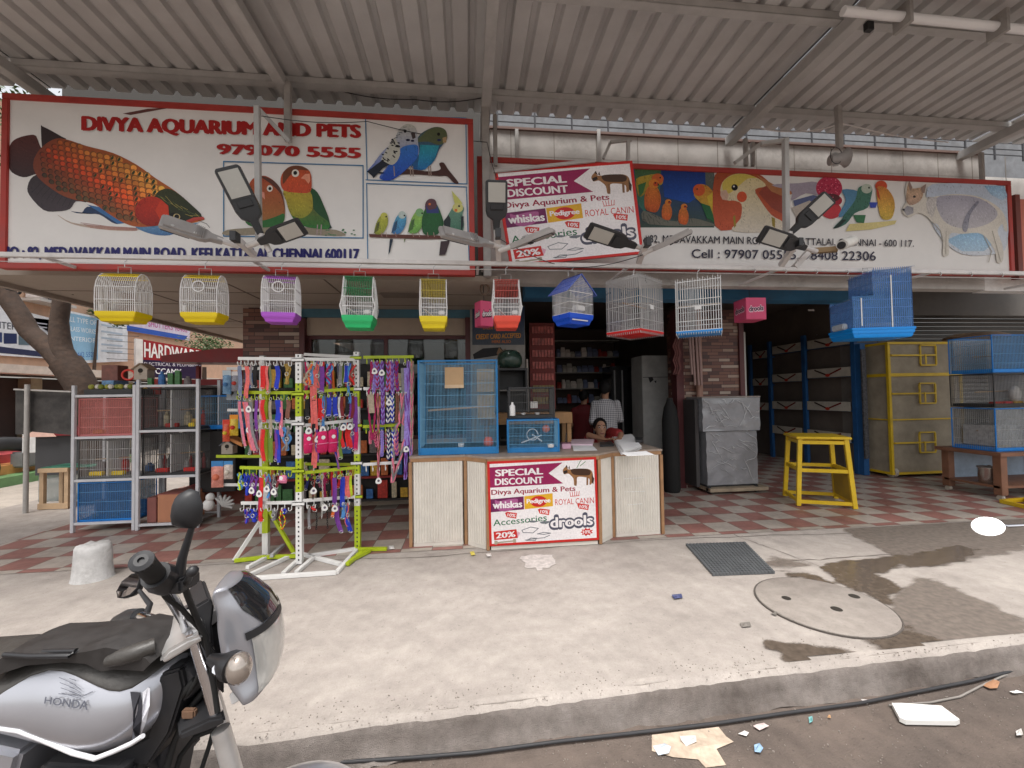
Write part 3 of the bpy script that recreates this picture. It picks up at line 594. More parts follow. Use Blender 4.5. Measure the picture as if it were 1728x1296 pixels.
pX = plane_fn(V((fx+.06, 0, 0)), V((1, 0, 0)))
def street_sign(name, quad, col, label, draw, cat='sign', th=.05):
    ps = [pX(x, y, .02) for x, y in quad]; mb = MB().prism(ps, (th, 0, 0)); c_ = center_base(mb)
    r = thing(name, label, cat, c_, 'signs across the side street'); part('board', mb, MC(*col), r)
    A = Art(plane_fn(V((fx+.08+th, 0, 0)), V((1, 0, 0))), .006); draw(A); A.done('print', r)
    return r
BL = C(40, 60, 120); BLK = C(20, 20, 25)
def d1(A):
    A.text('P INTERIORS', [(-25, 540), (60, 549), (60, 560), (-25, 552)], C(60, 60, 75)); A.poly([(6, 562), (28, 563), (28, 580), (6, 580)], C(25, 40, 90)); A.poly([(31, 565), (58, 567), (58, 583), (31, 582)], C(90, 110, 120)); A.poly([(-20, 560), (3, 561), (3, 578), (-20, 577)], C(40, 60, 110))
    A.poly([(-40, 580), (92, 596), (92, 604), (-40, 592)], C(40, 45, 80))
street_sign('shop_sign', [(-60, 500), (92, 540), (92, 606), (-60, 596)], (226, 228, 232), 'white interiors sign with dark photos at far left behind the tree', d1)
street_sign('shop_sign', [(50, 536), (82, 540), (82, 566), (50, 555)], (40, 40, 70), 'small dark blue sign plate by the forked tree', lambda A: [A.line([(54, 544+i*6), (78, 547+i*6)], 2, C(190, 190, 200)) for i in range(3)])
def d3(A):
    A.poly([(107, 526), (165, 538), (165, 607), (124, 609), (112, 570)], C(150, 195, 225))
    for i, t in enumerate(('ALL TYPE OF', 'GLASS WORKS', 'INTERIOR')): A.text(t, [(112+i*2, 533+i*17), (162, 541+i*15), (162, 549+i*15), (112+i*2, 542+i*16)], C(245, 248, 250))
    A.text('94442 55271', [(122, 594), (163, 594), (163, 602), (122, 603)], C(60, 110, 190))
    for i in range(5): A.line([(172, 548+i*11), (205, 554+i*10)], 3, C(190, 205, 220))
street_sign('shop_sign', [(105, 523), (211, 546), (211, 610), (124, 613)], (235, 238, 242), 'long pale blue and white sign right of the forked tree', d3)
def d4(A):
    A.poly([(214, 549), (316, 567), (312, 574), (214, 558)], C(40, 90, 190))
    A.text('SHUTTERS 98402', [(250, 540), (316, 553), (316, 561), (250, 551)], C(200, 60, 150))
street_sign('shop_sign', [(212, 540), (318, 552), (316, 575), (212, 558)], (228, 215, 232), 'sloping pink and blue fascia sign between the two yellow cages', d4)
# red hardware sign: stands out from the facade towards the street
hp = UY(238, 600, 12.5); hq = UY(338, 600, 13.5)
n_ = V((hq.y-hp.y, -(hq.x-hp.x), 0)).normalized()
hpf = plane_fn(hp, n_)
hs_ = thing('shop_sign', 'red sign with white capitals HARDWARE above the birdhouses', 'sign', (hp.x, hp.y, 0), 'signs across the side street')
part('board', MB().prism([hpf(*p, 0) for p in ((230, 571), (340, 590), (340, 640), (230, 628))], -n_*.08), MC(150, 30, 35), hs_)
part('side', MB().prism([hpf(*p, .01) for p in ((229, 571), (241, 573), (241, 628), (229, 628))], -n_*.2), MC(225, 220, 215), hs_)
part('post', MB().box(hp.x+1, hp.x+1.06, hp.y-.02, hp.y+.04, 0, 1.6), POSTM, hs_)
A = Art(hpf, .012)
A.text('HARDWARE', [(243, 577), (338, 592), (338, 610), (243, 603)], C(240, 235, 230), .03); A.poly([(241, 607), (340, 612), (340, 640), (241, 636)], C(45, 30, 60)); A.text('ELECTRICAL & PLUMBING', [(243, 611), (338, 614), (338, 619), (243, 617)], C(220, 215, 220))
A.text('CCAMY', [(262, 621), (306, 623), (306, 632), (262, 631)], C(240, 240, 240), .02); A.done('print', hs_)
# air conditioner on the ledge
a = pX(45, 490); b = pX(95, 512); ac = thing('air_conditioner', 'white outdoor air conditioner unit mounted on the salmon wall', 'air conditioner', (fx+.2, (a.y+b.y)/2, b.z))
ym = (a.y+b.y)/2
part('case', MB().box(fx+.02, fx+.38, a.y, b.y, b.z-.02, a.z+.1), MC(225, 220, 218), ac, bevel=.02)
part('fan_guard', MB().lathe((fx+.385, ym, (a.z+b.z)/2), [(.001, .01), (.1, .012), (.2, .008), (.24, 0)], 24, (1, 0, 0)), MC(70, 68, 72), ac)
part('bracket', MB().box(fx, fx+.42, a.y-.1, b.y+.1, b.z-.1, b.z-.04), MC(190, 185, 180), ac)
# stepped kerb painted in bands
stp = thing('painted_step', 'low step painted in pink, orange and green bands at far left', 'step', (fx+1.4, 9.6, 0))
for i, cc in enumerate(((110, 150, 100), (225, 160, 100), (200, 90, 95))): part('band', MB().box(fx-.4, fx+1.6-i*.35, 6.5, 11.4, i*.17-.02, i*.17+.149), MC(*cc, grime=.3), stp)
# forked tree
tr = thing('tree', 'dark forked tree trunk standing behind the metal shelf racks', 'tree', (Uz(150, 850).x, 6.9, 0))
BARK = M('bark', (.075, .05, .038), .9, var=.4, scale=12, bump=.9, bscale=18)
def br(pts, rs):
    mb = MB(); fine = []; rr = []
    for i in range(len(pts)-1):
        for j in range(5): t = j/5; fine.append(pts[i].lerp(pts[i+1], t)+V((NZ.noise(V((i+t, 1, 0)))*.03, 0, NZ.noise(V((i+t, 5, 2)))*.03))); rr.append(rs[i]*(1-t)+rs[i+1]*t)
    fine.append(pts[-1]); rr.append(rs[-1]); mb.tube(fine, rr, 12); return mb
T = lambda x, y: UY(x, y, 6.9)
tk = br([V((T(165, 700).x, 6.9, 0)), T(160, 720), T(140, 655), T(112, 612)], [.2, .17, .19, .2]); part('trunk', tk, BARK, tr, smooth=True)
part('limb', br([T(118, 625), T(85, 590), T(50, 560), T(22, 515), T(0, 478), T(-50, 420), T(-80, 300)], [.17, .13, .12, .12, .12, .1, .06]), BARK, tr, smooth=True)
part('limb', br([T(120, 635), T(104, 590), T(100, 540), T(104, 490), T(108, 400)], [.17, .13, .105, .1, .08]), BARK, tr, smooth=True)
def leaves(name, centres, n, size, mat, parent, seed):
    rnd = random.Random(seed); mb = MB()
    for c_, r_ in centres:
        for i in range(n):
            d = V((rnd.gauss(0, 1), rnd.gauss(0, 1), rnd.gauss(0, .8))); d = d.normalized()*r_*rnd.random()**.4; p = V(c_)+d
            x = V((rnd.uniform(-1, 1), rnd.uniform(-1, 1), rnd.uniform(-.6, .6))).normalized(); y = x.orthogonal().normalized(); s = size*rnd.uniform(.6, 1.3)
            mb.add([p-x*s, p+y*s*.4, p+x*s, p-y*s*.4], [(0, 1, 2, 3)])
    return part(name, mb, mat, parent)
LEAF = M('leaf green', (.07, .11, .035), .6, var=.5, scale=3)
leaves('crown', [((T(-60, 300).x+random.uniform(-1.5, .6), 6.6+random.uniform(-1, 1), random.uniform(4.8, 7))) and (((T(-60, 300).x+random.uniform(-2, .3), 6.8+random.uniform(-1.2, 1.2), random.uniform(5.0, 7.2))), .7) for i in range(14)], 160, .06, LEAF, tr, 5)
bt = thing('tree', 'small leafy tree beyond the pillar seen under the soffit', 'tree', (UY(345, 580, 15).x, 15, 0))
part('trunk', MB().tube([V((UY(345, 580, 15).x, 15, 0)), V((UY(345, 580, 15).x, 15, 2.6))], [.1, .06], 8), BARK, bt)
leaves('crown', [(UY(330+random.uniform(-18, 60), 575+random.uniform(-12, 22), 15+random.uniform(-.5, .5)), .42) for i in range(12)], 70, .06, LEAF, bt, 9)
pt_ = thing('tree', 'sprig of dark foliage hanging under the soffit edge by the first yellow cage', 'tree', (UY(170, 560, 12).x, 12, 0))
part('trunk', MB().tube([V((UY(150, 560, 12).x, 12, 0)), UY(165, 540, 12)], [.07, .02], 8), BARK, pt_)
leaves('crown', [(UY(160+i*7, 524+i*3+random.uniform(-4, 4), 12), .14) for i in range(8)], 40, .06, LEAF, pt_, 2)
# overhead wires across the street
for i, (y0, y1) in enumerate(((520, 548), (533, 560), (545, 570), (556, 582), (566, 590), (575, 600))):
    a = UY(-60, y0, 10.5); b = UY(235, y1+8, 13); wmb = MB().tube([a.lerp(b, t/8)-V((0, 0, .08*sin(pi*t/8))) for t in range(9)], .007, 5)
    solo('overhead_wire', wmb, M('dark wire', (.05, .05, .055), .5), 'thin dark wire strung across the white street signs', 'wire', 'wires over the side street')
# far closing block at the end of the side street
fb = thing('far_building', 'pale building closing the far end of the side street', 'building', (-8, 45, 0)); part('wall', MB().box(-30, 6, 44.2, 50, 0, 9), M('pale wall', (.6, .55, .5), .8), fb); part('roof', MB().box(-30.2, 6.2, 44, 50.2, 9.001, 9.3), SALM, fb)
# ================================================================= signboards
REDF = M('red frame paint', (.42, .045, .035), .5, var=.2, scale=4, grime=.1)
VINYL = M('white vinyl', (.80, .78, .755), .5, var=.09, scale=1.2, bump=.3, bscale=3)
def board(name, label, Y, xl, xr, zb, zt, fw=.05):
    t = thing(name, label, 'signboard', ((xl+xr)/2, Y, zb))
    part('panel', MB().box(xl+fw*.5, xr-fw*.5, Y, Y+.03, zb+fw*.5, zt-fw*.5), VINYL, t)
    f = MB(); f.box(xl, xr, Y-.02, Y+.05, zt-fw, zt); f.box(xl, xr, Y-.02, Y+.05, zb, zb+fw); f.box(xl, xl+fw, Y-.0195, Y+.0495, zb+fw, zt-fw); f.box(xr-fw, xr, Y-.0195, Y+.0495, zb+fw, zt-fw)
    part('frame', f, REDF, t, bevel=.004); return t
YL = 4.25; pl = planeY(YL)
lb = board('signboard', 'big left signboard with a red arowana fish and DIVYA AQUARIUM AND PETS in red', YL, UY(4, 300, YL).x, UY(800, 330, YL).x, UY(500, 461, YL).z, UY(450, 183, YL).z, .055)
k1 = K(0, 130, 3.811); k2 = K(400, 130, 3.811)
A = Art(pl)
fr = C(120, 28, 26); OR = C(196, 84, 36); DK = C(62, 40, 38)
A.poly(k1(790,235,950,205,1150,190,1040,208,840,245), C(110, 70, 66)); A.line(k1(1040,200,1160,196), .6, C(90, 60, 60))
A.poly(k1(370,885,460,935,620,955,870,970,870,990,700,985,520,960,430,930), C(190, 170, 155))
for i in range(4): A.line(k1(520+i*20,938+i*10,700,962+i*6,880,972+i*5), .8, C(150, 75, 70))
A.poly(k1(455,862,520,878,560,835,640,850,740,920,760,945,720,935,640,885,560,880), C(40, 60, 95)); A.poly(k1(560,820,700,850,860,935,760,945,700,905), C(60, 110, 165))
A.poly(k1(870,960,960,945,1060,950,1180,950,1290,935,1200,965,1170,985,1090,1018,1000,1015,920,992), C(105, 150, 185), C(70, 110, 160))
A.poly(k1(65,440,110,395,200,372,235,385,262,450,290,480,300,600,220,628,150,645,75,610,50,540), C(88, 42, 38), C(58, 40, 42))
for i in range(9): A.line(k1(300,500+i*14, 90+abs(i-4)*14, 420+i*24), .7, C(70, 36, 36))
A.poly(k1(265,318,275,318,330,345,400,385,425,402,345,430,285,470,270,440), C(50, 36, 38))
A.poly(k1(215,640,180,700,190,760,280,855,370,865,450,850,490,800,560,800,400,690,300,620), C(52, 42, 46), C(70, 60, 66))
for i in range(8): A.line(k1(300+i*26,650+i*14, 205+i*33,745+i*14), .6, C(38, 32, 38))
BODY = k1(255,470,340,405,420,400,560,445,730,490,880,565,1000,650,1130,735,1240,830,1300,900,1310,920,1200,945,1090,930,1060,950,900,965,800,940,700,880,600,815,480,790,380,750,250,650,215,560)
A.poly(BODY, C(120, 56, 36), C(196, 104, 44), 0)
rnd = random.Random(4)
for row in range(-3, 14):
    for j in range(22):
        X = 250+j*44+row*4; Yc = 395+j*25.5+(row-3)*34+(j % 2)*16
        x, y = k1(X, Yc)[0]
        if X > 1060 or not all(inside(x+a, y+b, BODY) for a, b in ((4, 0), (-5, 0), (0, 5), (0, -4))): continue
        f = min(1, max(0, (X-250)/800)); tt = min(1, max(0, row/10))
        top = (190+30*f, 100+50*f, 44+20*f); mid = (220+18*f, 74+14*f, 34); low = (100, 72+22*f, 44+20*f)
        c = [top[i]*(1-2*tt)+mid[i]*2*tt if tt < .5 else mid[i]*(2-2*tt)+low[i]*(2*tt-1) for i in range(3)]
        g = (.8+.38*f)*rnd.uniform(.85, 1.12); s = 4.6+2.4*f
        A.ell(x, y, s, s*.82, C(*[min(255, v*g*.6) for v in c]), 30, 9); A.ell(x+1.2, y+.8, s*.82, s*.66, C(*[min(255, max(0, v*g)) for v in c]), 30, 9)
        if f > .45 and rnd.random() < .3: A.ell(x-.5, y, s*.35, s*.6, C(50, 60, 30), 30, 7)
A.poly(k1(1000,770,1060,720,1130,738,1240,830,1300,900,1200,935,1090,925,1085,860), C(58, 62, 30), C(30, 38, 24))
for i in range(16): a = 1020+i*16; A.line(k1(a,760+i*9+rnd.uniform(-25,25), a+45,785+i*9+rnd.uniform(-20,20)), .7, C(160, 145, 70) if i % 2 else C(90, 100, 50))
A.ell(*k1(975,865)[0], 27, 25, C(196, 52, 30), 0, 20, C(150, 34, 24)); A.poly(k1(1040,790,1085,830,1090,890,1040,930,1000,860), C(205, 60, 32))
A.ell(*k1(1130,900)[0], 10, 6.5, C(20, 18, 16), 15); A.ell(*k1(1140,900)[0], 6, 5, C(190, 170, 120), 15); A.ell(*k1(1140,900)[0], 4, 4, C(15, 12, 12))
A.poly(k1(1200,925,1250,905,1310,900,1320,915,1260,925,1215,940), C(190, 70, 60)); A.line(k1(1280,925,1330,945,1352,970), .8, C(80, 70, 70)); A.line(k1(1240,940,1300,965), .6, C(120, 140, 160))
RT = C(170, 30, 28)
for dx, dy, c in ((-1.3, 1, C(235, 232, 228)), (0, 0, RT)):
    A.text('DIVYA AQUARIUM AND PETS', [(138+dx, 196+dy), (610+dx, 211+dy), (610+dx, 238+dy), (138+dx, 226+dy)], c, .09)
A.text('979070 5555', [(366, 243), (610, 250), (610, 268), (366, 261)], RT, .07)
A.text('NO : 82, MEDAVAKKAM MAIN ROAD, KEELKATTALAI, CHENNAI 600117', [(3, 416), (607, 420), (607, 441), (3, 439)], C(30, 26, 100), .08)
BF = C(60, 120, 165)
A.line([(378, 273), (378, 399)], 1.8, BF); A.line([(378, 273), (613, 280)], 1.8, BF); A.line([(613, 280), (613, 402)], 1.8, BF); A.line([(378, 399), (613, 402)], 1.8, BF)
A.line([(617, 196), (786, 200)], 1.6, BF); A.line([(617, 196), (620, 304)], 1.6, BF); A.line([(786, 200), (788, 311)], 1.6, BF); A.line([(618, 304), (788, 311)], 1.6, BF)
A.line([(619, 310), (787, 316), (792, 446), (621, 445), (619, 310)], 1.6, BF)
# lovebirds
def bird(body, cols, axis=1):
    A.poly(body, cols[0], cols[1], axis)
A.poly(k2(-60,985,140,968,300,955,520,978,640,985,700,1020,560,1020,300,1005,-60,1020), C(150, 140, 120)); 
for i in range(14): A.ell(*k2(560+rnd.uniform(0,200), 1000+rnd.uniform(-25,20))[0], 2, 1, C(70, 120, 80))
for x0 in (-120,):
    A.poly(k2(148,640,190,640,240,670,280,720,305,800,310,880,295,940,220,965,148,968,60,940,40,850,60,740,100,660), C(176, 74, 40), C(150, 105, 50)); A.poly(k2(60,870,148,925,250,900,306,880,296,940,220,966,120,968,60,940), C(40, 105, 45)); A.poly(k2(148,640,200,650,250,680,290,740,310,860,285,760,220,690), C(90, 48, 36))
A.ell(*k2(213,719)[0], 5, 5.5, C(225, 220, 210)); A.ell(*k2(214,720)[0], 2.6, 2.8, C(15, 12, 12)); A.poly(k2(150,735,178,745,182,790,160,770), C(225, 150, 130))
A.poly(k2(470,715,520,745,560,830,590,905,600,960,570,930,500,860,470,780), C(30, 78, 40)); A.poly(k2(560,960,590,930,612,970,590,980), C(20, 50, 40))
A.poly(k2(282,690,290,630,330,585,380,572,430,580,470,610,482,670,476,720,470,745,500,860,590,935,585,980,500,975,430,960,380,930,345,880,320,800,305,740), C(150, 70, 36), C(40, 120, 50))
A.poly(k2(300,735,380,742,470,735,490,830,470,880,420,910,370,900,340,870,318,800), C(190, 165, 55), C(150, 150, 50)); A.poly(k2(284,690,292,628,332,585,380,573,430,581,470,612,482,672,472,742,400,748,310,735), C(188, 82, 40), C(205, 78, 45)); A.poly(k2(300,620,335,585,380,573,430,581,462,606,400,600,340,640,300,690), C(110, 60, 34))
A.ell(*k2(378,622)[0], 6.2, 6.4, C(228, 222, 210)); A.ell(*k2(377,620)[0], 3.2, 3.4, C(14, 12, 12)); A.poly(k2(412,655,440,628,470,625,474,670,462,690,440,662), C(228, 150, 120))
for x in (520, 545): A.line(k2(x,955,x-4,1015), 1.8, C(170, 150, 150))
# budgie pair
A.poly(k2(1010,600,1100,595,1180,605,1260,610,1310,595,1300,560,1330,555,1360,600,1425,682,1395,684,1350,640,1300,640,1200,632,1060,630,1000,655), C(72, 42, 36))
A.poly(k2(1165,390,1230,340,1290,325,1340,345,1350,395,1330,430,1300,470,1270,540,1210,595,1160,600,1120,580,1150,500), C(75, 95, 90), C(30, 90, 150)); A.poly(k2(1180,440,1300,445,1270,540,1210,598,1160,600), C(50, 150, 165), C(35, 110, 175))
A.poly(k2(1150,420,1190,380,1230,345,1290,326,1340,345,1352,395,1330,430,1290,440,1230,420), C(92, 100, 70)); A.ell(*k2(1297,372)[0], 2.6, 2.8, C(15, 12, 12)); A.poly(k2(1322,395,1348,388,1345,425,1325,428), C(180, 150, 110)); A.ell(*k2(1300,410)[0], 3.4, 2, C(30, 40, 90))
A.poly(k2(1010,420,1040,345,1090,308,1140,320,1160,370,1165,430,1170,500,1120,560,1060,620,1000,662,935,664,920,640,980,560,940,560,880,610,840,610,880,560,940,480), C(200, 200, 190), C(40, 90, 190)); A.poly(k2(1045,470,1120,440,1165,450,1160,520,1110,580,1010,660,935,664,960,600), C(60, 120, 200), C(30, 70, 180))
A.poly(k2(838,612,960,520,1000,560,940,590,880,655,870,640), C(30, 36, 50))
A.poly(k2(1000,420,1020,400,1050,470,1040,530,1000,570,945,545,930,530,970,460), C(190, 190, 180))
for i in range(46):
    x = rnd.uniform(935, 1045); y = rnd.uniform(405, 560)
    if abs((y-405)/155-(1045-x)/110) < .45: A.ell(*k2(x, y)[0], 2.4, 1.1, C(28, 30, 36), rnd.uniform(0, 60), 7)
for i in range(5): A.line(k2(1010+i*16,400-i*18, 1035+i*14,390-i*16), .9, C(70, 80, 90))
A.ell(*k2(1082,353)[0], 2.6, 2.8, C(15, 12, 12)); A.poly(k2(1118,365,1145,360,1150,395,1130,405), C(70, 60, 60)); A.ell(*k2(1100,410)[0], 3.6, 2, C(20, 25, 60)); A.ell(*k2(1130,415)[0], 3, 1.8, C(20, 25, 60))
for x in (1010, 1115, 1130, 1232, 1245): A.line(k2(x,580,x+4,638), 1.6, C(160, 140, 130))
# five small birds on a perch
A.poly(k2(850,1012,1300,1022,1500,1010,1500,1040,1200,1045,855,1032), C(96, 52, 42))
for bx, by, c0, c1, s, hd in ((925, 950, (190, 190, 70), (150, 160, 60), 1, (200, 200, 90)), (1040, 945, (90, 170, 200), (60, 120, 180), 1.05, (190, 205, 200)), (1150, 935, (150, 190, 90), (110, 170, 80), 1.15, (130, 180, 120))):
    A.poly(k2(bx-40*s,by+55*s,bx-30*s,by,bx-5*s,by-50*s,bx+25*s,by-70*s,bx+45*s,by-50*s,bx+45*s,by,bx+20*s,by+50*s,bx-10*s,by+65*s), C(*c0), C(*c1)); A.ell(*k2(bx+22*s,by-52*s)[0], 6*s, 6*s, C(*hd)); A.ell(*k2(bx+36*s,by-48*s)[0], 1.5, 1.5, C(20, 20, 20)); A.poly(k2(bx-45*s,by+60*s,bx-25*s,by,bx-5*s,by-20*s,bx-15*s,by+40*s), C(*[v*.65 for v in c1]))
    for i in range(5): A.line(k2(bx-28*s+i*4,by-4+i*9, bx-14*s+i*4,by-12+i*9), .6, C(50, 60, 60))
A.poly(k2(985,1045,1005,1045,985,1130,975,1145), C(20, 40, 60)); A.poly(k2(1075,1045,1085,1045,1075,1072), C(90, 110, 60)); A.poly(k2(1310,1060,1370,1055,1340,1145,1300,1150), C(60, 42, 48))
A.poly(k2(1195,1000,1190,920,1215,840,1250,800,1290,830,1325,920,1325,960,1290,1015,1230,1020), C(40, 100, 50), C(30, 90, 46)); A.poly(k2(1210,850,1215,810,1240,788,1275,795,1285,835,1260,860,1230,860), C(96, 60, 70)); A.poly(k2(1215,825,1235,860,1280,850,1290,830,1300,880,1220,880), C(50, 60, 120)); A.ell(*k2(1240,822)[0], 2, 2, C(220, 120, 60))
A.poly(k2(1340,1000,1335,940,1370,870,1400,830,1440,825,1460,850,1450,890,1460,950,1440,1005), C(110, 150, 130), C(60, 110, 90)); A.poly(k2(1335,1000,1330,930,1360,890,1375,920,1370,980), C(30, 40, 44)); A.poly(k2(1440,900,1458,900,1456,960,1440,1000), C(30, 40, 44)); A.poly(k2(1380,735,1430,790,1450,820,1400,820), C(205, 205, 110)); A.ell(*k2(1420,845)[0], 9, 8, C(210, 205, 130)); A.ell(*k2(1408,862)[0], 2.6, 2.6, C(210, 110, 50)); A.ell(*k2(1428,835)[0], 1.8, 1.8, C(20, 20, 20))
for x in (930, 960, 1020, 1130, 1170, 1225, 1265): A.line(k2(x,1005,x+5,1030), 1.1, C(180, 150, 140))
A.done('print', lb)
# ---- right board
YR = 4.55; pr = planeY(YR)
rb = board('signboard', 'long right signboard with parrots, a big cockatiel and a faded dog', YR, UY(806, 360, YR).x, UY(1707, 390, YR).x, UY(1300, 459, YR).z, (UY(900, 264, YR).z+UY(1600, 306, YR).z)/2, .06)
k3 = K(800, 180, 3.927); k4 = K(1200, 180, 3.2727)
A = Art(pr)
A.poly([(1062, 284), (1195, 288), (1205, 384), (1075, 384)], C(30, 60, 130), C(60, 80, 70), 1)
A.poly(k3(1060,410,1240,410,1230,560,1130,700,1080,640), C(70, 100, 60), C(60, 120, 110)); A.poly(k3(1240,410,1530,418,1540,560,1420,640,1260,600), C(24, 46, 110), C(30, 80, 170))
A.poly(k3(1530,418,1590,420,1600,700,1590,790,1540,760), C(96, 100, 96), C(60, 80, 70))
A.poly(k3(1120,690,1250,740,1330,760,1450,740,1590,780,1590,792,1160,780), C(110, 110, 100))
for i in range(30): A.line(k3(1110+i*11,700+rnd.uniform(-5,60),1125+i*11+rnd.uniform(-10,18),725+rnd.uniform(0,60)), .9, C(70, 72, 70))
def conure(x, y, s, hx, flip=1):
    A.poly(k3(x-60*s*flip,y+90*s,x-65*s*flip,y,x-40*s*flip,y-80*s,x+20*s*flip,y-100*s,x+60*s*flip,y-40*s,x+70*s*flip,y+40*s,x+40*s*flip,y+120*s,x-20*s*flip,y+120*s), C(205, 120, 50), C(200, 90, 40)); A.ell(*k3(hx, y-110*s)[0], 11*s, 10*s, C(215, 130, 50)); A.ell(*k3(hx+14*flip*s, y-108*s)[0], 5*s, 5*s, C(200, 80, 40)); A.ell(*k3(hx+12*flip*s, y-116*s)[0], 1.4, 1.4, C(25, 20, 20)); A.poly(k3(hx+32*flip*s,y-120*s,hx+46*flip*s,y-100*s,hx+30*flip*s,y-88*s), C(60, 50, 45))
A.poly(k3(1075,480,1150,455,1215,450,1250,480,1240,520,1180,520,1150,560,1100,600,1080,560), C(190, 160, 60), C(150, 130, 50)); A.ell(*k3(1215,480)[0], 10, 9, C(205, 100, 50)); A.ell(*k3(1232,472)[0], 1.4, 1.4, C(20, 20, 20)); A.poly(k3(1085,520,1140,500,1120,570,1095,600), C(60, 110, 60))
conure(1180, 600, .8, 1190); conure(1275, 690, .5, 1285); conure(1385, 720, .5, 1390)
A.poly(k3(1455,590,1470,530,1510,515,1560,540,1590,600,1590,740,1540,700,1500,640), C(200, 130, 50), C(190, 170, 60)); A.ell(*k3(1488,555)[0], 10, 10, C(205, 90, 45)); A.ell(*k3(1476,548)[0], 1.3, 1.3, C(20, 20, 20)); A.poly(k3(1500,640,1560,660,1590,740,1590,770,1540,740), C(40, 100, 60)); A.poly(k3(1590,560,1540,600,1560,660,1590,680), C(210, 180, 60))
A.poly(k4(20,660,18,380,120,360,250,370,330,430,400,500,405,660,300,600,150,670), C(168, 78, 44), C(196, 90, 60), 1)
A.poly(k4(300,420,400,500,400,600,330,560,260,480), C(150, 70, 55))
A.poly(k4(250,380,340,430,480,470,400,500,330,470), C(180, 120, 80))
A.poly(k4(50,480,60,420,110,380,180,372,260,400,300,440,240,460,270,520,330,600,395,640,395,690,120,690,160,620,165,540,120,520,90,520), C(218, 200, 150), C(215, 205, 190)); A.poly(k4(60,425,110,382,180,374,250,395,200,400,150,440,100,480,70,480), C(212, 190, 90)); A.poly(k4(50,470,80,460,95,490,85,520,60,515,48,490), C(205, 170, 150)); A.ell(*k4(127,448)[0], 5.4, 5.4, C(18, 14, 14)); A.ell(*k4(123,443)[0], 1.4, 1.4, C(230, 230, 230)); A.ell(*k4(167,500)[0], 8.4, 9, C(206, 82, 46)); A.poly(k4(118,610,130,600,135,660,125,672), C(150, 130, 50)); A.poly(k4(330,610,350,620,350,670,335,660), C(150, 130, 50))
A.poly(k4(330,435,480,425,580,420,600,490,520,480,440,520,440,470), C(170, 160, 175)); A.poly(k4(450,520,560,490,600,500,560,540,460,560), C(90, 100, 140)); A.poly(k4(440,560,540,520,600,560,600,620,480,640), C(190, 180, 170))
A.ell(*k4(648,452)[0], 22, 20, C(186, 48, 80)); A.ell(*k4(660,575)[0], 17, 14, C(200, 60, 70)); A.ell(*k4(690,520)[0], 9, 8, C(170, 40, 60)); A.ell(*k4(655,505)[0], 16, 7, C(90, 40, 45))
for i in range(60): a = rnd.uniform(0, 6.28); q = rnd.random()**.5*20; A.ell(k4(648, 452)[0][0]+q*cos(a), k4(648, 452)[0][1]+q*.9*sin(a), 1.1, 1, C(225, 120, 140) if i % 2 else C(140, 26, 56), 0, 6)
A.poly(k4(720,460,810,470,800,520,760,560,720,610,700,600,740,520), C(90, 140, 175)); A.poly(k4(730,600,790,520,810,450,850,440,885,450,880,500,860,560,790,590,740,650,670,675,720,620), C(80, 130, 110), C(50, 100, 90)); A.ell(*k4(855,455)[0], 9, 8, C(190, 200, 185)); A.ell(*k4(868,450)[0], 1.6, 1.6, C(20, 20, 20)); A.poly(k4(870,530,915,530,905,560,875,560), C(60, 80, 180)); A.poly(k4(670,675,720,625,745,625,700,670), C(30, 44, 40)); A.poly(k4(780,600,850,600,840,645,800,640), C(60, 120, 80))
A.ell(*k4(935,440)[0], 10, 9, C(206, 80, 46)); A.poly(k4(910,450,960,450,1000,500,1010,560,990,620,940,620,920,560), C(208, 130, 60), C(215, 185, 80)); A.poly(k4(905,440,915,500,930,520,920,470), C(190, 60, 40)); A.poly(k4(760,650,900,640,1020,630,1010,650,880,680,740,690), C(220, 205, 140))
# faded dog with a blue patch of sky
WB = C(224, 219, 214)
A.poly(k4(1190,450,1300,425,1480,430,1600,445,1630,520,1630,760,1560,815,1380,815,1260,720,1200,600), C(196, 208, 226), C(212, 218, 226))
A.poly(k4(1290,740,1380,700,1500,700,1560,750,1500,800,1380,800), C(150, 190, 222), C(176, 204, 226)); A.poly(k4(1500,440,1610,440,1632,500,1600,520,1540,490), C(150, 190, 224), C(180, 205, 228))
A.poly(k4(1075,520,1065,470,1080,415,1100,440,1120,455,1150,445,1178,430,1172,475,1185,505,1240,498,1330,486,1450,495,1540,530,1600,580,1625,640,1628,690,1612,685,1600,650,1575,690,1600,760,1608,820,1598,862,1572,858,1560,800,1520,735,1470,700,1380,705,1320,700,1305,740,1308,800,1300,825,1272,820,1276,740,1250,660,1215,640,1185,610,1140,590,1095,612,1062,600,1048,575,1062,545), C(220, 214, 203))
A.poly(k4(1235,510,1330,492,1450,502,1540,545,1575,600,1520,650,1420,675,1320,660,1262,610), C(176, 174, 190), C(196, 192, 196)); A.poly(k4(1190,500,1240,505,1235,560,1215,620,1190,590,1180,540), C(190, 186, 186), C(205, 200, 194)); A.poly(k4(1070,500,1082,430,1105,455,1150,452,1165,480,1150,520,1110,545,1080,540), C(206, 172, 140), C(190, 160, 140)); A.poly(k4(1055,575,1075,550,1110,560,1110,590,1075,605), C(150, 148, 155), C(170, 168, 172)); A.ell(*k4(1115,500)[0], 2.4, 2, C(60, 50, 50)); A.ell(*k4(1056,572)[0], 2, 1.8, C(50, 46, 50)); A.poly(k4(1080,430,1088,412,1104,450,1092,470), C(150, 126, 116)); A.poly(k4(1150,450,1180,430,1172,480,1158,480), C(150, 126, 116))
for ln in (k4(1290,690,1288,815), k4(1545,690,1590,855), k4(1500,720,1540,800,1525,860), k4(1215,640,1260,690,1272,745)): A.line(ln, 1.2, C(176, 168, 154))
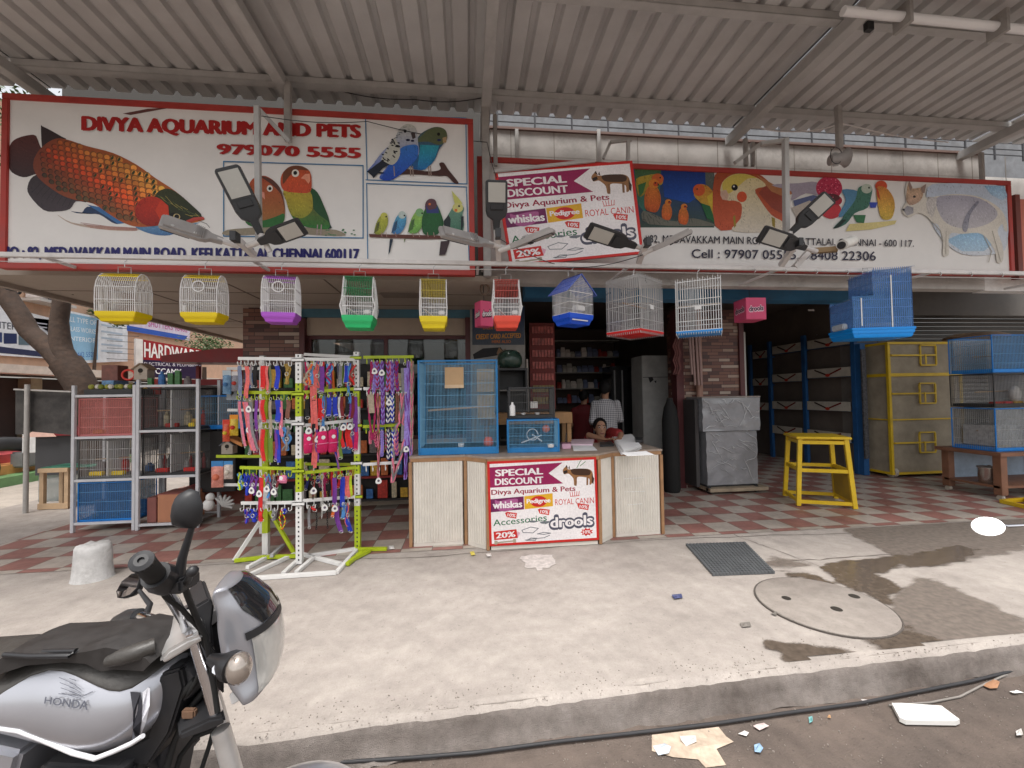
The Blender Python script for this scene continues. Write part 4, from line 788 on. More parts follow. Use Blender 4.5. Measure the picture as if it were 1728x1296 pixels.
A.poly(k4(1380,680,1395,610,1440,545,1462,525,1470,535,1425,600,1405,690), C(140, 140, 156), C(158, 158, 170))  # darker streak over the dog: a shadow on the board drawn into the print
A.text('#82, MEDAVAKKAM MAIN ROAD, KEELKATTALAI, CHENNAI - 600 117.', [(1086, 397), (1540, 406), (1540, 419), (1086, 412)], C(40, 36, 50), .012)
A.text('Cell : 97907 05555, 98408 22306', [(1166, 421), (1476, 425), (1476, 443), (1166, 438)], C(36, 32, 60), .012)
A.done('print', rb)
nb = thing('signboard', 'salmon edge of the next shop\'s signboard at the far right', 'signboard', (UY(1722, 400, 4.6).x+.5, 4.6, 2.8))
part('panel', MB().box(UY(1706, 320, 4.6).x+.1, 9.5, 4.6, 4.64, 2.95, 3.95), MC(205, 120, 100), nb); part('frame', MB().box(UY(1706, 320, 4.6).x+.03, UY(1706, 320, 4.6).x+.099, 4.58, 4.66, 2.9, 4.0), MC(120, 60, 52), nb)
# ---- discount posters (same print twice)
def poster_art(A, q, hang=False):
    tl, tr, br_, bl = q
    def P(*a): return [tuple((tl[i]*(1-u)+tr[i]*u)*(1-v)+(bl[i]*(1-u)+br_[i]*u)*v for i in (0, 1)) for u, v in zip(a[::2], a[1::2])]
    W = math.hypot(tr[0]-tl[0], tr[1]-tl[1]); Hh = math.hypot(bl[0]-tl[0], bl[1]-tl[1])
    box = lambda x0, y0, x1, y1: P(x0, y0, x1, y0, x1, y1, x0, y1)
    T_ = lambda t, b, c, bold=0, sh_=0: A.text(t, box(*b), c, bold, shear=sh_)
    E_ = lambda u, v, ru, rv, c, rot=0, n=14: A.poly(P(*[w_ for i in range(n) for w_ in (u+ru*cos(2*pi*i/n), v+rv*sin(2*pi*i/n))]), c)
    RED = C(200, 40, 36); WH = C(238, 232, 232); MG = C(150, 30, 84); PK = C(150, 30, 60)
    A.poly(box(0, 0, 1, 1), RED); A.poly(box(.022, .03, .978, .972), WH)
    A.poly(P(.022, .07, .69, .05, .56, .17, .69, .30, .022, .31), MG)
    T_('SPECIAL', (.07, .10, .51, .18), WH, .045); T_('DISCOUNT', (.065, .205, .51, .285), WH, .045)
    BR = C(70, 46, 32); TN = C(150, 105, 66)
    A.poly(P(.69, .14, .72, .10, .735, .13, .76, .135, .80, .14, .90, .135, .95, .16, .965, .22, .955, .31, .93, .33, .93, .26, .88, .235, .82, .235, .815, .31, .79, .33, .785, .25, .755, .20, .735, .185, .70, .19), TN)
    A.poly(P(.77, .135, .83, .13, .91, .14, .945, .17, .93, .215, .86, .215, .79, .20, .765, .165), BR); A.poly(P(.955, .2, .975, .26, .965, .33, .95, .30), BR); A.poly(P(.695, .155, .73, .14, .735, .17, .70, .19), C(40, 28, 24)); A.poly(P(.715, .10, .728, .08, .74, .13), BR); A.poly(P(.74, .12, .752, .09, .757, .135), BR)
    for u in (.80, .905): A.poly(P(u, .23, u+.018, .23, u+.012, .335, u-.004, .335), C(130, 92, 60))
    if not hang: A.line(P(.82, .12, .85, .05, .87, .02), 1, C(80, 140, 80)); A.line(P(.85, .1, .9, .05), 1, C(80, 140, 80))
    T_('Divya Aquarium & Pets', (.03, .335, .80, .415), PK, .03)
    A.poly(P(.022, .445, .325, .43, .325, .585, .022, .60), C(110, 30, 84)); A.poly(P(.06, .46, .10, .475, .17, .46, .26, .455, .27, .49, .25, .56, .15, .6, .08, .56), C(170, 90, 140)); T_('whiskas', (.04, .475, .31, .56), WH, .05)
    A.poly(P(.33, .43, .59, .41, .59, .565, .33, .585), C(222, 170, 40)); E_(.46, .50, .075, .065, RED); T_('Pedigree', (.35, .465, .57, .535), WH, .05)
    T_('ROYAL CANIN', (.61, .485, .965, .555), RED, .0)
    for i in range(5): A.line(P(.755+i*.018, .455, .748+i*.0215, .405), 1, RED)
    A.line(P(.752, .46, .832, .455), 1, RED)
    for u, v in ((.15, .615), (.45, .595), (.81, .56)):
        A.poly(P(u, v, u+.02, v-.012, u+.11, v+.01, u+.10, v+.075, u+.015, v+.05), C(206, 58, 50)); A.text('10%', P(u+.025, v+.005, u+.1, v+.02, u+.093, v+.06, u+.02, v+.042), WH, .03)
    A.text('Accessories', P(.04, .69, .53, .655, .53, .735, .04, .765), C(40, 110, 70), .01)
    DKG = C(80, 80, 96); A.text('drools', P(.545, .675, .965, .665, .965, .835, .545, .845), DKG, .12); A.text('drools', P(.56, .70, .95, .69, .95, .815, .56, .825), WH, .04)
    A.poly(P(.04, .83, .25, .815, .26, .92, .045, .93), RED); A.text('20%', P(.06, .845, .24, .835, .24, .905, .06, .912), WH, .04); A.poly(P(.255, .84, .285, .86, .26, .92, .258, .9), C(220, 170, 190))
    BN = C(170, 160, 140); A.line(P(.07, .962, .22, .952), Hh*.018, BN); [E_(u, v, .016, .014, BN) for u, v in ((.06, .95), (.06, .97), (.23, .942), (.23, .96))]
    g = C(110, 115, 120)
    for pts in (P(.36, .73, .41, .745, .45, .735), P(.47, .75, .52, .77, .55, .745, .5, .74, .47, .75), P(.3, .83, .38, .80, .45, .82, .40, .87, .31, .86, .3, .83), P(.44, .885, .5, .87, .56, .885, .5, .895, .44, .885), P(.33, .95, .42, .94, .50, .935, .55, .91), P(.34, .955, .38, .93, .43, .935, .42, .96, .34, .955)): A.line(pts, 1.2, g)
    E_(.40, .735, .03, .012, g); E_(.51, .755, .04, .014, g)
    if not hang:
        A.poly(P(*[w_ for i in range(18) for w_ in (.89+(.06 if i % 2 else .042)*cos(2*pi*i/18), .895+(.05 if i % 2 else .034)*sin(2*pi*i/18))]), RED); T_('10%', (.855, .875, .925, .915), WH, .03)
q = [(834, 288), (1067, 271), (1086, 428), (861, 450)]
YP = 4.12; pp_ = planeY(YP)
ph = thing('poster_board', 'discount poster board hung tilted over the right signboard', 'poster', pp_(970, 440), 'discount posters')
part('backing', MB().prism([pp_(*p) for p in q], (0, .02, 0)), REDF, ph)
A = Art(pp_, .001); poster_art(A, q, True); A.done('print', ph)
tb = MB().bar(pp_(832, 291, .02), pp_(1003, 273, .02), .02, .03); part('roller', tb, M('grey roll', (.45, .42, .4), .5), ph)
# small printed banner in the middle bay ("credit card accepted")
a, b = UY(793, 515, 5.82), UY(888, 690, 5.82); cbn = thing('standing_banner', 'dim blue and grey banner reading CREDIT CARD ACCEPTED beside the entrance', 'banner', (a.x+.3, 5.85, .005))
part('panel', MB().box(a.x, b.x, 5.83, 5.86, .3, a.z), M('grey banner', (.30, .29, .27), .6, grime=.2), cbn)
part('pole', MB().tube([V((b.x+.02, 5.8, .005)), V((b.x+.02, 5.8, 2.0))], .014, 8), MC(200, 190, 180), cbn)
A = Art(planeY(5.829), .002); A.poly([(797, 517), (885, 517), (885, 582), (797, 582)], C(36, 54, 84), C(70, 78, 88)); A.text('DEBIT CARD', (815, 548, 862, 556), C(190, 120, 50), .02); A.text('CREDIT CARD ACCEPTED', [(803, 564), (879, 562), (879, 570), (803, 573)], C(206, 140, 50), .04); A.text('HERE ALSO', (830, 574, 862, 579), C(190, 110, 50), .03)
A.poly([(798, 598), (815, 588), (845, 586), (850, 594), (838, 600), (800, 606)], C(24, 22, 24)); A.poly([(838, 596), (842, 586), (848, 592), (853, 588), (855, 604), (842, 606)], C(130, 100, 72)); A.text('24 X 7', (858, 592, 876, 602), C(190, 170, 150)); A.text('OPEN', (858, 605, 876, 611), C(190, 170, 150)); A.done('print', cbn)
# ================================================================= hanging rail, hooks and floodlights
WMET = M('white painted metal', (.66, .63, .61), .4, var=.12, scale=9, grime=.18)
CHR = M('galvanised wire', (.55, .54, .53), .35, metal=.6, var=.1)
WWIRE = M('white wire', (.72, .71, .70), .4, var=.05)
YH = 3.9
zr = UY(400, 437, YH).z
rl = thing('hanging_rail', 'white square tube rail running along under both signboards', 'rail', (1.5, YH, zr))
part('tube', MB().box(-5.4, 9.2, YH-.018, YH+.018, zr-.02, zr+.02), WMET, rl, bevel=.003)
part('wire', MB().tube([(-5.4, YH+.02, zr-.05), (9.2, YH+.02, zr-.05)], .003, 5), WMET, rl)
for x in (-3.6, -1.9, .12, 1.6, 3.2, 5.0, 6.8): part('arm', MB().box(x-.012, x+.012, YH+.018, 4.53 if x > .4 else 4.23, zr-.012, zr+.012), WMET, rl)
for i in range(9):
    p = UY(1270+i*52, 455, YH); h = MB(); h.tube([V((p.x+.02*sin(t), YH-.02, zr-.045-.02*cos(t)+.02)) for t in [j*.55 for j in range(9)]], .0035, 5)
    solo('wire_hook', h, CHR, 'small empty wire hook on the right half of the white rail', 'hook', 'empty hooks on the rail')
ALU = M('cast aluminium grey', (.42, .40, .39), .45, metal=.3, var=.15, grime=.1); BLKP = M('black lamp body', (.03, .03, .032), .45, var=.2); LENS = M('floodlight lens', (.44, .425, .385), .2, var=.05, coat=.5)
def head(label, base, tip, face, w=.17, back=False):
    """LED street light head: base (arm end) to tip, 'face' = direction its lens looks"""
    base, tip = V(base), V(tip); d = (tip-base); L_ = d.length; d.normalize(); n = (V(face)-d*V(face).dot(d)).normalized(); s = d.cross(n).normalized()
    t = thing('floodlight', label, 'floodlight', base, 'floodlights on the rail brackets')
    def P(a, b, c): return base+d*(a*L_)+s*b+n*c
    mb = MB(); mb.loft([[P(a, -b, c0), P(a, b, c0), P(a, b*.9, c1), P(a, -b*.9, c1)] for a, b, c0, c1 in ((.0, .028, -.02, .025), (.2, .035, -.022, .028), (.27, w*.42, -.018, .03), (.38, w*.5, -.014, .03), (.97, w*.5, -.012, .026), (1.0, w*.44, -.008, .02))])
    part('housing', mb, ALU if back else BLKP, t, bevel=.004)
    fins = MB()
    for i in range(5): fins.obox(P(.33+.03*i, 0, -.026), d, s, n, .003, w*.38, .012)
    part('fin', fins, ALU, t); part('back_plate', MB().loft([[P(a, -b, -.03), P(a, b, -.03), P(a, b, -.0135), P(a, -b, -.0135)] for a, b in ((.4, w*.4), (.94, w*.4))]), ALU, t, bevel=.003)
    fr_ = part('lens_frame', MB().loft([[P(a, -w*.46, .0265), P(a, w*.46, .0265), P(a, w*.46, .031), P(a, -w*.46, .031)] for a in (.52, .965)]), BLKP, t)
    part('lens', MB().loft([[P(a, -w*.38, .0312), P(a, w*.38, .0312), P(a, w*.37, .034), P(a, -w*.37, .034)] for a in (.55, .94)]), LENS, fr_)
    part('driver', MB().loft([[P(a, -w*.3, .03), P(a, w*.3, .03), P(a, w*.28, .04), P(a, -w*.28, .04)] for a in (.4, .5)]), BLKP, t, bevel=.003)
    part('arm', MB().tube([P(-.28, 0, 0), P(.1, 0, 0)], .024, 10), WMET, t, smooth=True)
    for a in (.45, .8): part('bolt', MB().lathe(P(a, w*.3, -.034), [(.012, 0), (.012, .01)], 8, n), M('bright bolt', (.75, .75, .74), .3, metal=.5), t)
    return t
dn = V((0, -.55, -.85))
def bracket(label, px, py, post):
    p = UY(px, py, 3.86); t = thing('light_bracket', label, 'bracket', p, 'light brackets')
    part('arm', MB().bar((p.x, YH+.0, zr+.035), (p.x-.03, 3.66, p.z+.01), .05, .05), WMET, t, bevel=.003)
    part('joint', MB().box(p.x-.05, p.x+.0, 3.60, 3.68, p.z-.03, p.z+.05), BLKP, t, bevel=.003)
    for a, b, Y, wd in post:
        a, b = UY(*a, Y), UY(*b, Y); part('post', MB().bar(a, b, wd, wd), STEEL, t, bevel=.003)
    return p
bracket('white bracket with tall post in front of the two red lovebirds', 425, 418, [((434, 180), (437, 408), 3.85, .045), ((436, 183), (489, 240), 4.0, .035)])
head('grey floodlight seen from its back, pointing left over the fish head', UY(376, 407, 3.72), UY(270, 372, 3.5), (-.2, .75, -.5), .15, True)
head('black floodlight standing up by the lovebird picture with pale lens facing out', UY(440, 395, 3.7), UY(382, 282, 3.55), (.15, -.95, .2), .2)
head('black floodlight tilted right below the lovebirds, lens facing down and out', UY(438, 408, 3.7), UY(512, 381, 3.55), (.1, -.75, -.65), .15)
bracket('white bracket between the two signboards with a lamp standing up', 842, 412, [((835, 350), (838, 420), 3.85, .04)])
head('grey floodlight seen from its back, pointing left from the bracket between the signboards', UY(832, 413, 3.72), UY(742, 390, 3.5), (-.2, .75, -.5), .13, True)
head('black floodlight standing upright left of the tilted poster', UY(838, 388, 3.72), UY(838, 304, 3.6), (0, -.97, .2), .2)
head('slim pale floodlight seen edge-on across the bottom of the tilted poster', UY(862, 416, 3.7), UY(935, 388, 3.5), (-.1, .25, -.95), .11, True)
bracket('white bracket at the lower right corner of the tilted poster', 1080, 425, [((1060, 238), (1060, 278), 4.35, .035), ((1018, 268), (1030, 240), 4.45, .03), ((1030, 240), (1066, 236), 4.4, .03)])
head('black floodlight lying over the drools lettering of the tilted poster', UY(1072, 415, 3.72), UY(990, 388, 3.5), (.05, -.7, -.7), .15)
head('silver floodlight seen edge-on pointing right under the parrot pictures', UY(1102, 420, 3.7), UY(1168, 388, 3.5), (.1, .3, -.9), .1, True)
bracket('brown white bracket with long post in front of the cockatiel tail', 1322, 425, [((1325, 236), (1327, 400), 3.9, .05), ((1240, 275), (1283, 243), 4.4, .04), ((1283, 243), (1330, 236), 4.15, .04)])
head('black floodlight raised to the right in front of the pink flower', UY(1335, 392, 3.75), UY(1400, 332, 3.6), (.15, -.95, .2), .17)
head('black floodlight pointing left under the cockatiel with grey lens', UY(1358, 418, 3.72), UY(1283, 394, 3.5), (-.05, -.8, -.6), .16)
# security camera on the same rail and the loudspeaker
p = UY(1430, 412, 3.7); t = thing('security_camera', 'white security camera on the rail beside the phone number', 'camera', p)
part('body', MB().tube([p+V((-.11, -.05, -.03)), p+V((.1, .04, .05))], .05, 14), MC(225, 222, 215), t, smooth=True); part('lens', MB().tube([p+V((-.115, -.052, -.032)), p+V((-.125, -.056, -.036))], .036, 12), BLKP, t); part('hood', MB().tube([p+V((.1, .04, .05)), p+V((.16, .06, .075))], .022, 8), BLKP, t)
part('mount', MB().bar(p+V((-.05, .06, -.03)), UY(1365, 424, YH)+V((0, 0, 0)), .05, .05), M('brown tape', (.3, .2, .1), .6), t); part('base', MB().bar(UY(1365, 424, YH), V((UY(1340, 430, YH).x, YH, zr+.02)), .05), WMET, t)
p = UY(1417, 268, 4.0); t = thing('loudspeaker', 'grey horn loudspeaker hanging from the canopy over the right signboard', 'loudspeaker', p)
part('horn', MB().lathe(p+V((-.05, .02, 0)), [(.05, 0), (.055, .04), (.06, .07), (.09, .12), (.10, .125)], 18, (1, -.25, .1)), M('grey horn', (.33, .31, .3), .5), t, smooth=True); part('driver', MB().lathe(p+V((-.05, .02, 0)), [(.02, -.05), (.055, -.04), (.055, .0)], 16, (1, -.25, .1)), MATS['grey horn'], t, smooth=True); part('bracket', MB().bar(p+V((0, .06, .1)), p+V((-.02, .03, -.06)), .05, .02), STEEL, t); part('cable', MB().tube([p+V((-.06+.07*sin(a), -.02, .02+.09*cos(a))) for a in [i*.5 for i in range(13)]], .004, 5), MATS['dark wire'], t)
for i, (ps, r, lb) in enumerate((([(560, 150, 4.36), (700, 168, 4.38), (815, 165, 4.3)], .005, 'thin dark cable sagging between two canopy beams above the left signboard'), ([(1254, 205, 4.5), (1330, 222, 4.4), (1420, 208, 4.25), (1600, 240, 4.6)], .007, 'pale cable slung under the canopy above the right signboard'), ([(436, 195, 3.9), (620, 205, 4.2), (822, 240, 4.3), (838, 300, 3.8)], .004, 'thin dark lamp cable looping across the top of the left signboard'), ([(838, 400, 3.75), (960, 452, 3.92), (1085, 430, 3.75)], .004, 'thin dark lamp cable drooping along the rail below the tilted poster'))):
    P_ = [UY(*p) for p in ps]; fine = [a.lerp(b, t/8)-V((0, 0, .035*sin(pi*t/8))) for a, b in zip(P_, P_[1:]) for t in range(8)]+[P_[-1]]
    solo('loose_cable', MB().tube(fine, r, 6), WMET if i == 1 else BLKP, lb, 'cable', smooth=True)
# ================================================================= bird cages
def ring(mb, w, d, z, r, x0=0, y0=0):
    c = [(x0-w/2, y0-d/2, z), (x0+w/2, y0-d/2, z), (x0+w/2, y0+d/2, z), (x0-w/2, y0+d/2, z)]
    for a, b in zip(c, c[1:]+c[:1]): mb.wire(a, b, r)
def tray(w, d, h, mat, root, flare=1.04):
    mb = MB(); mb.loft([[(x*s, y*s2, z) for x, y in ((-w/2, -d/2), (w/2, -d/2), (w/2, d/2), (-w/2, d/2))] for s, s2, z in ((.82, .82, 0), (.86, .86, .02), (.94, .94, h*.45), (1.0, 1.0, h*.5), (flare, flare, h*.9), (flare, flare, h), (.95, .95, h), (.8, .8, .015))])
    return part('tray', mb, mat, root, bevel=.004)
def hook(root, z0, z1):
    h = MB(); h.tube([(-.05, 0, z0), (-.05, 0, z0+.055), (.05, 0, z0+.055), (.05, 0, z0)], .003, 5); h.tube([(0, 0, z0+.055), (0, 0, z1-.02)], .0035, 5)
    h.tube([(.016*sin(a), 0, z1-.004-.016*cos(a)) for a in [i*.5 for i in range(10)]], .0035, 5); return part('hook', h, CHR, root)
def cage_arch(label, col, px0, px1, py, w, d, h, rz=0, top=None, swing=False, th=.085, name='bird_cage'):
    p = UY((px0+px1)/2, py, YH); t = thing(name, label, 'bird cage', (p.x, p.y, p.z), 'cages hanging from the rail', R(rz))
    colm = MC(*col, rough=.35, var=.06); tray(w, d, th, colm, t); r = .0022
    topm = MC(*(top or col), rough=.4, var=.05); body = MB(); cap = MB(); z0 = th*.9
    H = h-th; prof = [(-d/2, 0), (-d/2*1.04, .3*H), (-d/2*1.02, .58*H), (-d*.44, .76*H), (-d*.32, .9*H), (-d*.16, .985*H), (0, H), (d*.16, .985*H), (d*.32, .9*H), (d*.44, .76*H), (d/2*1.02, .58*H), (d/2*1.04, .3*H), (d/2, 0)]
    n = int(w/.0155)
    for i in range(n+1):
        x = -w/2+w*i/n; body.tube([(x, y, z0+z) for y, z in prof[:5]], r, 4, False); body.tube([(x, y, z0+z) for y, z in prof[8:]], r, 4, False); cap.tube([(x, y, z0+z) for y, z in prof[4:9]], r*1.2, 4, False)
    m = int(d/.0155)
    for sx in (-1, 1):
        body.tube([(sx*w/2, y, z0+z) for y, z in prof], r*2.2, 5, False)
        for i in range(1, m):
            y = -d/2+d*i/m; zt_ = H*(1 if abs(y) < d*.1 else max(.1, (1-(abs(y)/(d*.53))**2.6)**.5 if abs(y) < d*.53 else .1)); body.wire((sx*w/2, y, z0), (sx*w/2, y, z0+zt_), r)
    for z, k_ in ((.0, 1), (.3, 1.04), (.62, 1.01)): ring(body, w, d*k_, z0+z*H+.002, r*1.5)
    for y in (-.32, .32): cap.wire((-w/2, d*y, z0+.9*H), (w/2, d*y, z0+.9*H), r*2)
    part('wire_body', body, WWIRE, t); part('wire_top', cap, topm, t)
    part('feeder', MB().loft([[(-w/2-a, -d*.12, z0+z), (-w/2, -d*.12, z0+z), (-w/2, d*.12, z0+z), (-w/2-a, d*.12, z0+z)] for z, a in ((.02, .01), (.05, .035), (.075, .03), (.08, .002))]), M('white plastic', (.7, .69, .68), .4, var=.05), t)
    if swing: part('door_ring', MB().tube([(.045*sin(a), -d/2*1.07, z0+.66*H+.045*cos(a)) for a in [i*pi/12 for i in range(24)]], .006, 6, closed=True), WWIRE, t)
    part('perch', MB().tube([(-w/2, 0, z0+.3*H), (w/2, 0, z0+.3*H)], .006, 6), M('perch plastic', (.6, .58, .55), .5), t)
    hook(t, h, zr-.02-p.z); return t
cage_arch('first round topped bird cage from the left with a yellow tray, without a front ring', (228, 200, 20), 165, 254, 545, .30, .20, .43, 2)
cage_arch('round topped bird cage with a yellow tray and a white ring on its front', (228, 200, 20), 308, 384, 546, .285, .185, .43, 2, swing=True)
cage_arch('round topped bird cage with a purple tray and a white front ring', (178, 92, 206), 441, 510, 546, .265, .20, .43, 8, swing=True)
def cage_slope(label, col, top, px0, px1, py, w, d, h, rz=0, th=.11, side=.02):
    p = UY((px0+px1)/2, py, YH); t = thing('bird_cage', label, 'bird cage', p, 'cages hanging from the rail', R(rz)); colm = MC(*col, rough=.35, var=.06)
    tray(w, d, th, colm, t, 1.06); r = .0022; z0 = th*.92; H = h-th; body = MB(); cap = MB(); n = int(w/.0145)
    for i in range(n+1):
        x = -w/2+w*i/n; body.wire((x, -d/2, z0), (x, -d/2, z0+.47*H), r); cap.tube([(x, -d/2, z0+.47*H), (x, -d*.28, z0+.9*H), (x, -d*.2, z0+H), (x, d*.3, z0+H)], r*1.3, 4, False); cap.tube([(x, d*.3, z0+H), (x, d/2, z0+.5*H)], r*1.3, 4, False); body.wire((x, d/2, z0), (x, d/2, z0+.5*H), r)
    for sx in (-1, 1):
        for i in range(0, 15):
            y = -d/2+d*i/14; zt_ = H*(min(1, .47+.53*(y+d/2)/(d*.3)) if y < -d*.2 else (1 if y < d*.3 else max(.5, 1-.5*(y-d*.3)/(d*.2)))); bul = side*sx; body.tube([(sx*w/2, y, z0), (sx*w/2+bul, y, z0+zt_*.5), (sx*w/2, y, z0+zt_)], r, 4, False)
        body.tube([(sx*w/2, -d/2, z0), (sx*w/2+side*sx, -d/2, z0+.25*H), (sx*w/2, -d/2, z0+.47*H), (sx*w/2, -d*.28, z0+.9*H), (sx*w/2, -d*.2, z0+H), (sx*w/2, d*.3, z0+H)], r*2.4, 5, False)
    for z in (0, .24, .47): body.wire((-w/2, -d/2-.002, z0+z*H), (w/2, -d/2-.002, z0+z*H), r*2); body.wire((-w/2, d/2, z0+z*H), (w/2, d/2, z0+z*H), r*1.6)
    for y, z in ((-.37, .69), (-.2, 1), (.05, 1), (.3, 1)): cap.wire((-w/2, d*y, z0+z*H), (w/2, d*y, z0+z*H), r*2.2)
    part('wire_body', body, WWIRE, t); part('wire_top', cap, MC(*top, rough=.4, var=.05), t)
    part('perch', MB().bar((-w*.35, -d*.4, z0+.2*H), (0, d*.1, z0+.02), .02, .008), M('white plastic', (.7, .69, .68), .4, var=.05), t); part('feeder', MB().box(w*.2, w*.42, -d*.47, -d*.3, z0+.02, z0+.06), MATS['white plastic'], t, bevel=.006)
    hook(t, h, zr-.02-p.z); return t
cage_slope('narrow hanging cage with a bright green tray and green wire top', (50, 190, 115), (30, 120, 70), 583, 632, 556, .255, .24, .48, 4)
cage_slope('narrow hanging cage with a yellow tray and dull yellow wire top', (228, 205, 40), (170, 150, 50), 709, 756, 557, .235, .24, .47, 2, side=.004)
cage_slope('narrow hanging cage with a red tray and red wire top', (228, 84, 66), (170, 70, 60), 830, 880, 556, .235, .24, .47, -2)
# pitched blue cage
p = UY(967, 550, YH); t = thing('bird_cage', 'hanging cage with a pitched blue wire roof and a royal blue tray', 'bird cage', p, 'cages hanging from the rail', R(28)); w_, d_ = .30, .24
tray(w_, d_, .1, MC(30, 84, 206, rough=.35, var=.06), t); b = MB(); rf = MB(); r = .0022
for i in range(19):
    x = -w_/2+w_*i/18; rh = .46-.26*abs(x)/(w_/2)*.5
    for y in (-d_/2, d_/2): b.wire((x, y, .09), (x, y, rh), r)
for i in range(15):
    y = -d_/2+d_*i/14
    for sx in (-1, 1): b.wire((sx*w_/2, y, .09), (sx*w_/2, y, .33), r); rf.wire((sx*(w_/2+.045), y, .29), (0, y, .475), r*1.3)
for z in (.1, .2, .3): ring(b, w_, d_, z, r*1.5)
for sx in (-1, 1):
    for f in (0, .33, .66, 1): rf.wire((sx*(w_/2+.045)*(1-f), -d_/2-.01, .29+.185*f), (sx*(w_/2+.045)*(1-f), d_/2+.01, .29+.185*f), r*2)
    for y in (-d_/2-.01, d_/2+.01): rf.wire((sx*(w_/2+.045), y, .29), (0, y, .475), r*2.4)
part('wire_body', b, WWIRE, t); part('wire_roof', rf, MC(90, 110, 190, rough=.4), t); part('tray_strip', MB().box(-w_*.4, w_*.25, -d_*.53, -d_*.5, .03, .04), MATS['white plastic'], t); part('feeder', MB().box(-.05, .06, -d_*.46, -d_*.2, .13, .18), MATS['white plastic'], t, bevel=.006); hook(t, .475, zr-.02-p.z)
def cage_box(label, col, px, py, w, d, h, rz, slant=0):
    p = UY(px, py, YH); t = thing('bird_cage', label, 'bird cage', p, 'cages hanging from the rail', R(rz)); r = .0032; b = MB()
    part('base', MB().loft([[(-w/2*s, -d/2*s, z), (w/2*s, -d/2*s, z), (w/2*s, d/2*s, z), (-w/2*s, d/2*s, z)] for s, z in ((.96, 0), (1.03, .012), (1.03, .03), (.98, .03))]), MC(*col, rough=.4, var=.08), t, bevel=.003)
    n = int(w/.022)
    for i in range(n+1):
        x = -w/2+w*i/n
        for y in (-d/2, d/2): b.wire((x, y, -.012), (x, y, h+(.014 if i % 2 else 0)), r)
        b.wire((x, -d/2, h), (x, d/2, h), r)
    m = int(d/.022)
    for i in range(1, m):
        y = -d/2+d*i/m
        for x in (-w/2, w/2): b.wire((x, y, -.012), (x, y, h+(.014 if i % 2 else 0)), r)
    for z in (.03, .12, .3*h+.1, .62*h, .96*h): ring(b, w+.004, d+.004, z, r*1.35)
    part('wire_body', b, CHR, t); part('door', MB().box(-.05, .05, -d/2-.006, -d/2-.003, .5*h, .5*h+.004).box(-.03, .03, -d/2-.006, -d/2-.003, h*.43, h*.43+.04), MATS['white plastic'], t); part('perch', MB().tube([(-w/2, 0, .55*h), (w/2, 0, .55*h)], .008, 6), M('wood perch', (.4, .27, .16), .7), t)
    k_ = MB(); z1 = zr-.02-p.z; k_.tube([(0, 0, h), (.012, 0, h+.03), (-.008, 0, h+.06), (0, 0, z1-.02)], .0045, 5); k_.tube([(.016*sin(a), 0, z1-.004-.016*cos(a)) for a in [i*.5 for i in range(10)]], .004, 5); part('hook', k_, CHR, t); return t
cage_box('square galvanised wire cage with a bright red base hanging from the rail', (205, 30, 26), 1072, 566, .42, .36, .53, 36)
cage_box('square galvanised wire cage with a light blue base hanging from the rail', (50, 140, 215), 1180, 565, .40, .30, .53, -32)
# big two-level blue cage
p = UY(1469, 573, YH-.05); t = thing('bird_cage', 'large two level blue mesh cage hanging at the right end of the rail', 'bird cage', p, 'cages hanging from the rail', R(-12)); BLUM = M('blue mesh', (.08, .24, .52), .4, alpha=.32, var=.2); BT = MC(20, 140, 225, rough=.35, var=.06)
w_, d_ = .55, .34
mb = MB(); mb.loft([[(x*s, y*s, z) for x, y in ((-w_/2, -d_/2), (w_/2, -d_/2), (w_/2, d_/2), (-w_/2, d_/2))] for s, z in ((.95, 0), (1.0, .02), (1.0, .04), (1.04, .045), (1.04, .075), (1.07, .08), (1.07, .1), (1.0, .1))]); part('tray', mb, BT, t, bevel=.003)
pn = MB(); pn.box(-w_/2, w_/2, -d_/2, -d_/2+.002, .1, .42).box(-w_/2, w_/2, d_/2-.002, d_/2, .1, .42).box(-w_/2, -w_/2+.002, -d_/2, d_/2, .1, .36).box(w_/2-.002, w_/2, -d_/2, d_/2, .1, .66).box(-.08, w_/2, -d_/2+.0025, -d_/2+.0045, .42, .68).box(-.08, -.078, -d_/2, d_/2, .42, .66).box(-.08, w_/2, d_/2-.0045, d_/2-.0025, .42, .66); pn.prism([(-w_/2-.03, -d_/2-.01, .36), (-.08, -d_/2-.01, .46), (-.08, d_/2, .46), (-w_/2-.03, d_/2, .36)], (0, 0, .003)).prism([(-.1, -d_/2-.01, .66), (w_/2+.03, -d_/2-.01, .7), (w_/2+.03, d_/2, .7), (-.1, d_/2, .66)], (0, 0, .003)); part('mesh_panel', pn, BLUM, t)
b = MB(); r = .0022
for i in range(30):
    x = -w_/2+w_*i/29
    for y in (-d_/2, d_/2): b.wire((x, y, .1), (x, y, .7 if x > -.08 else .4), r)
for i in range(19):
    y = -d_/2+d_*i/18
    for x, zt_ in ((-w_/2, .38), (w_/2, .7), (-.08, .68)): b.wire((x, y, .1 if x != -.08 else .44), (x, y, zt_), r)
for z in (.2, .3, .38): ring(b, w_, d_, z, r*1.5)
ring(b, w_/2+.08, d_, .55, r*1.5, w_/4-.04); part('wire_body', b, MC(90, 130, 190, rough=.4), t)
part('post', MB().box(-.2, -.19, -d_/2-.006, -d_/2-.003, .12, .4).box(.08, .09, -d_/2-.006, -d_/2-.003, .1, .62), WWIRE, t); part('feeder', MB().box(-w_/2-.05, -w_/2, -.1, .08, .1, .16), M('frosted plastic', (.55, .6, .65), .3, alpha=.7), t, bevel=.01); part('bedding', MB().box(-.1, .2, -.1, .12, .105, .16), M('grey bedding', (.4, .4, .4), .9, bump=.6), t, bevel=.02); hook(t, .69, zr-.02-p.z)
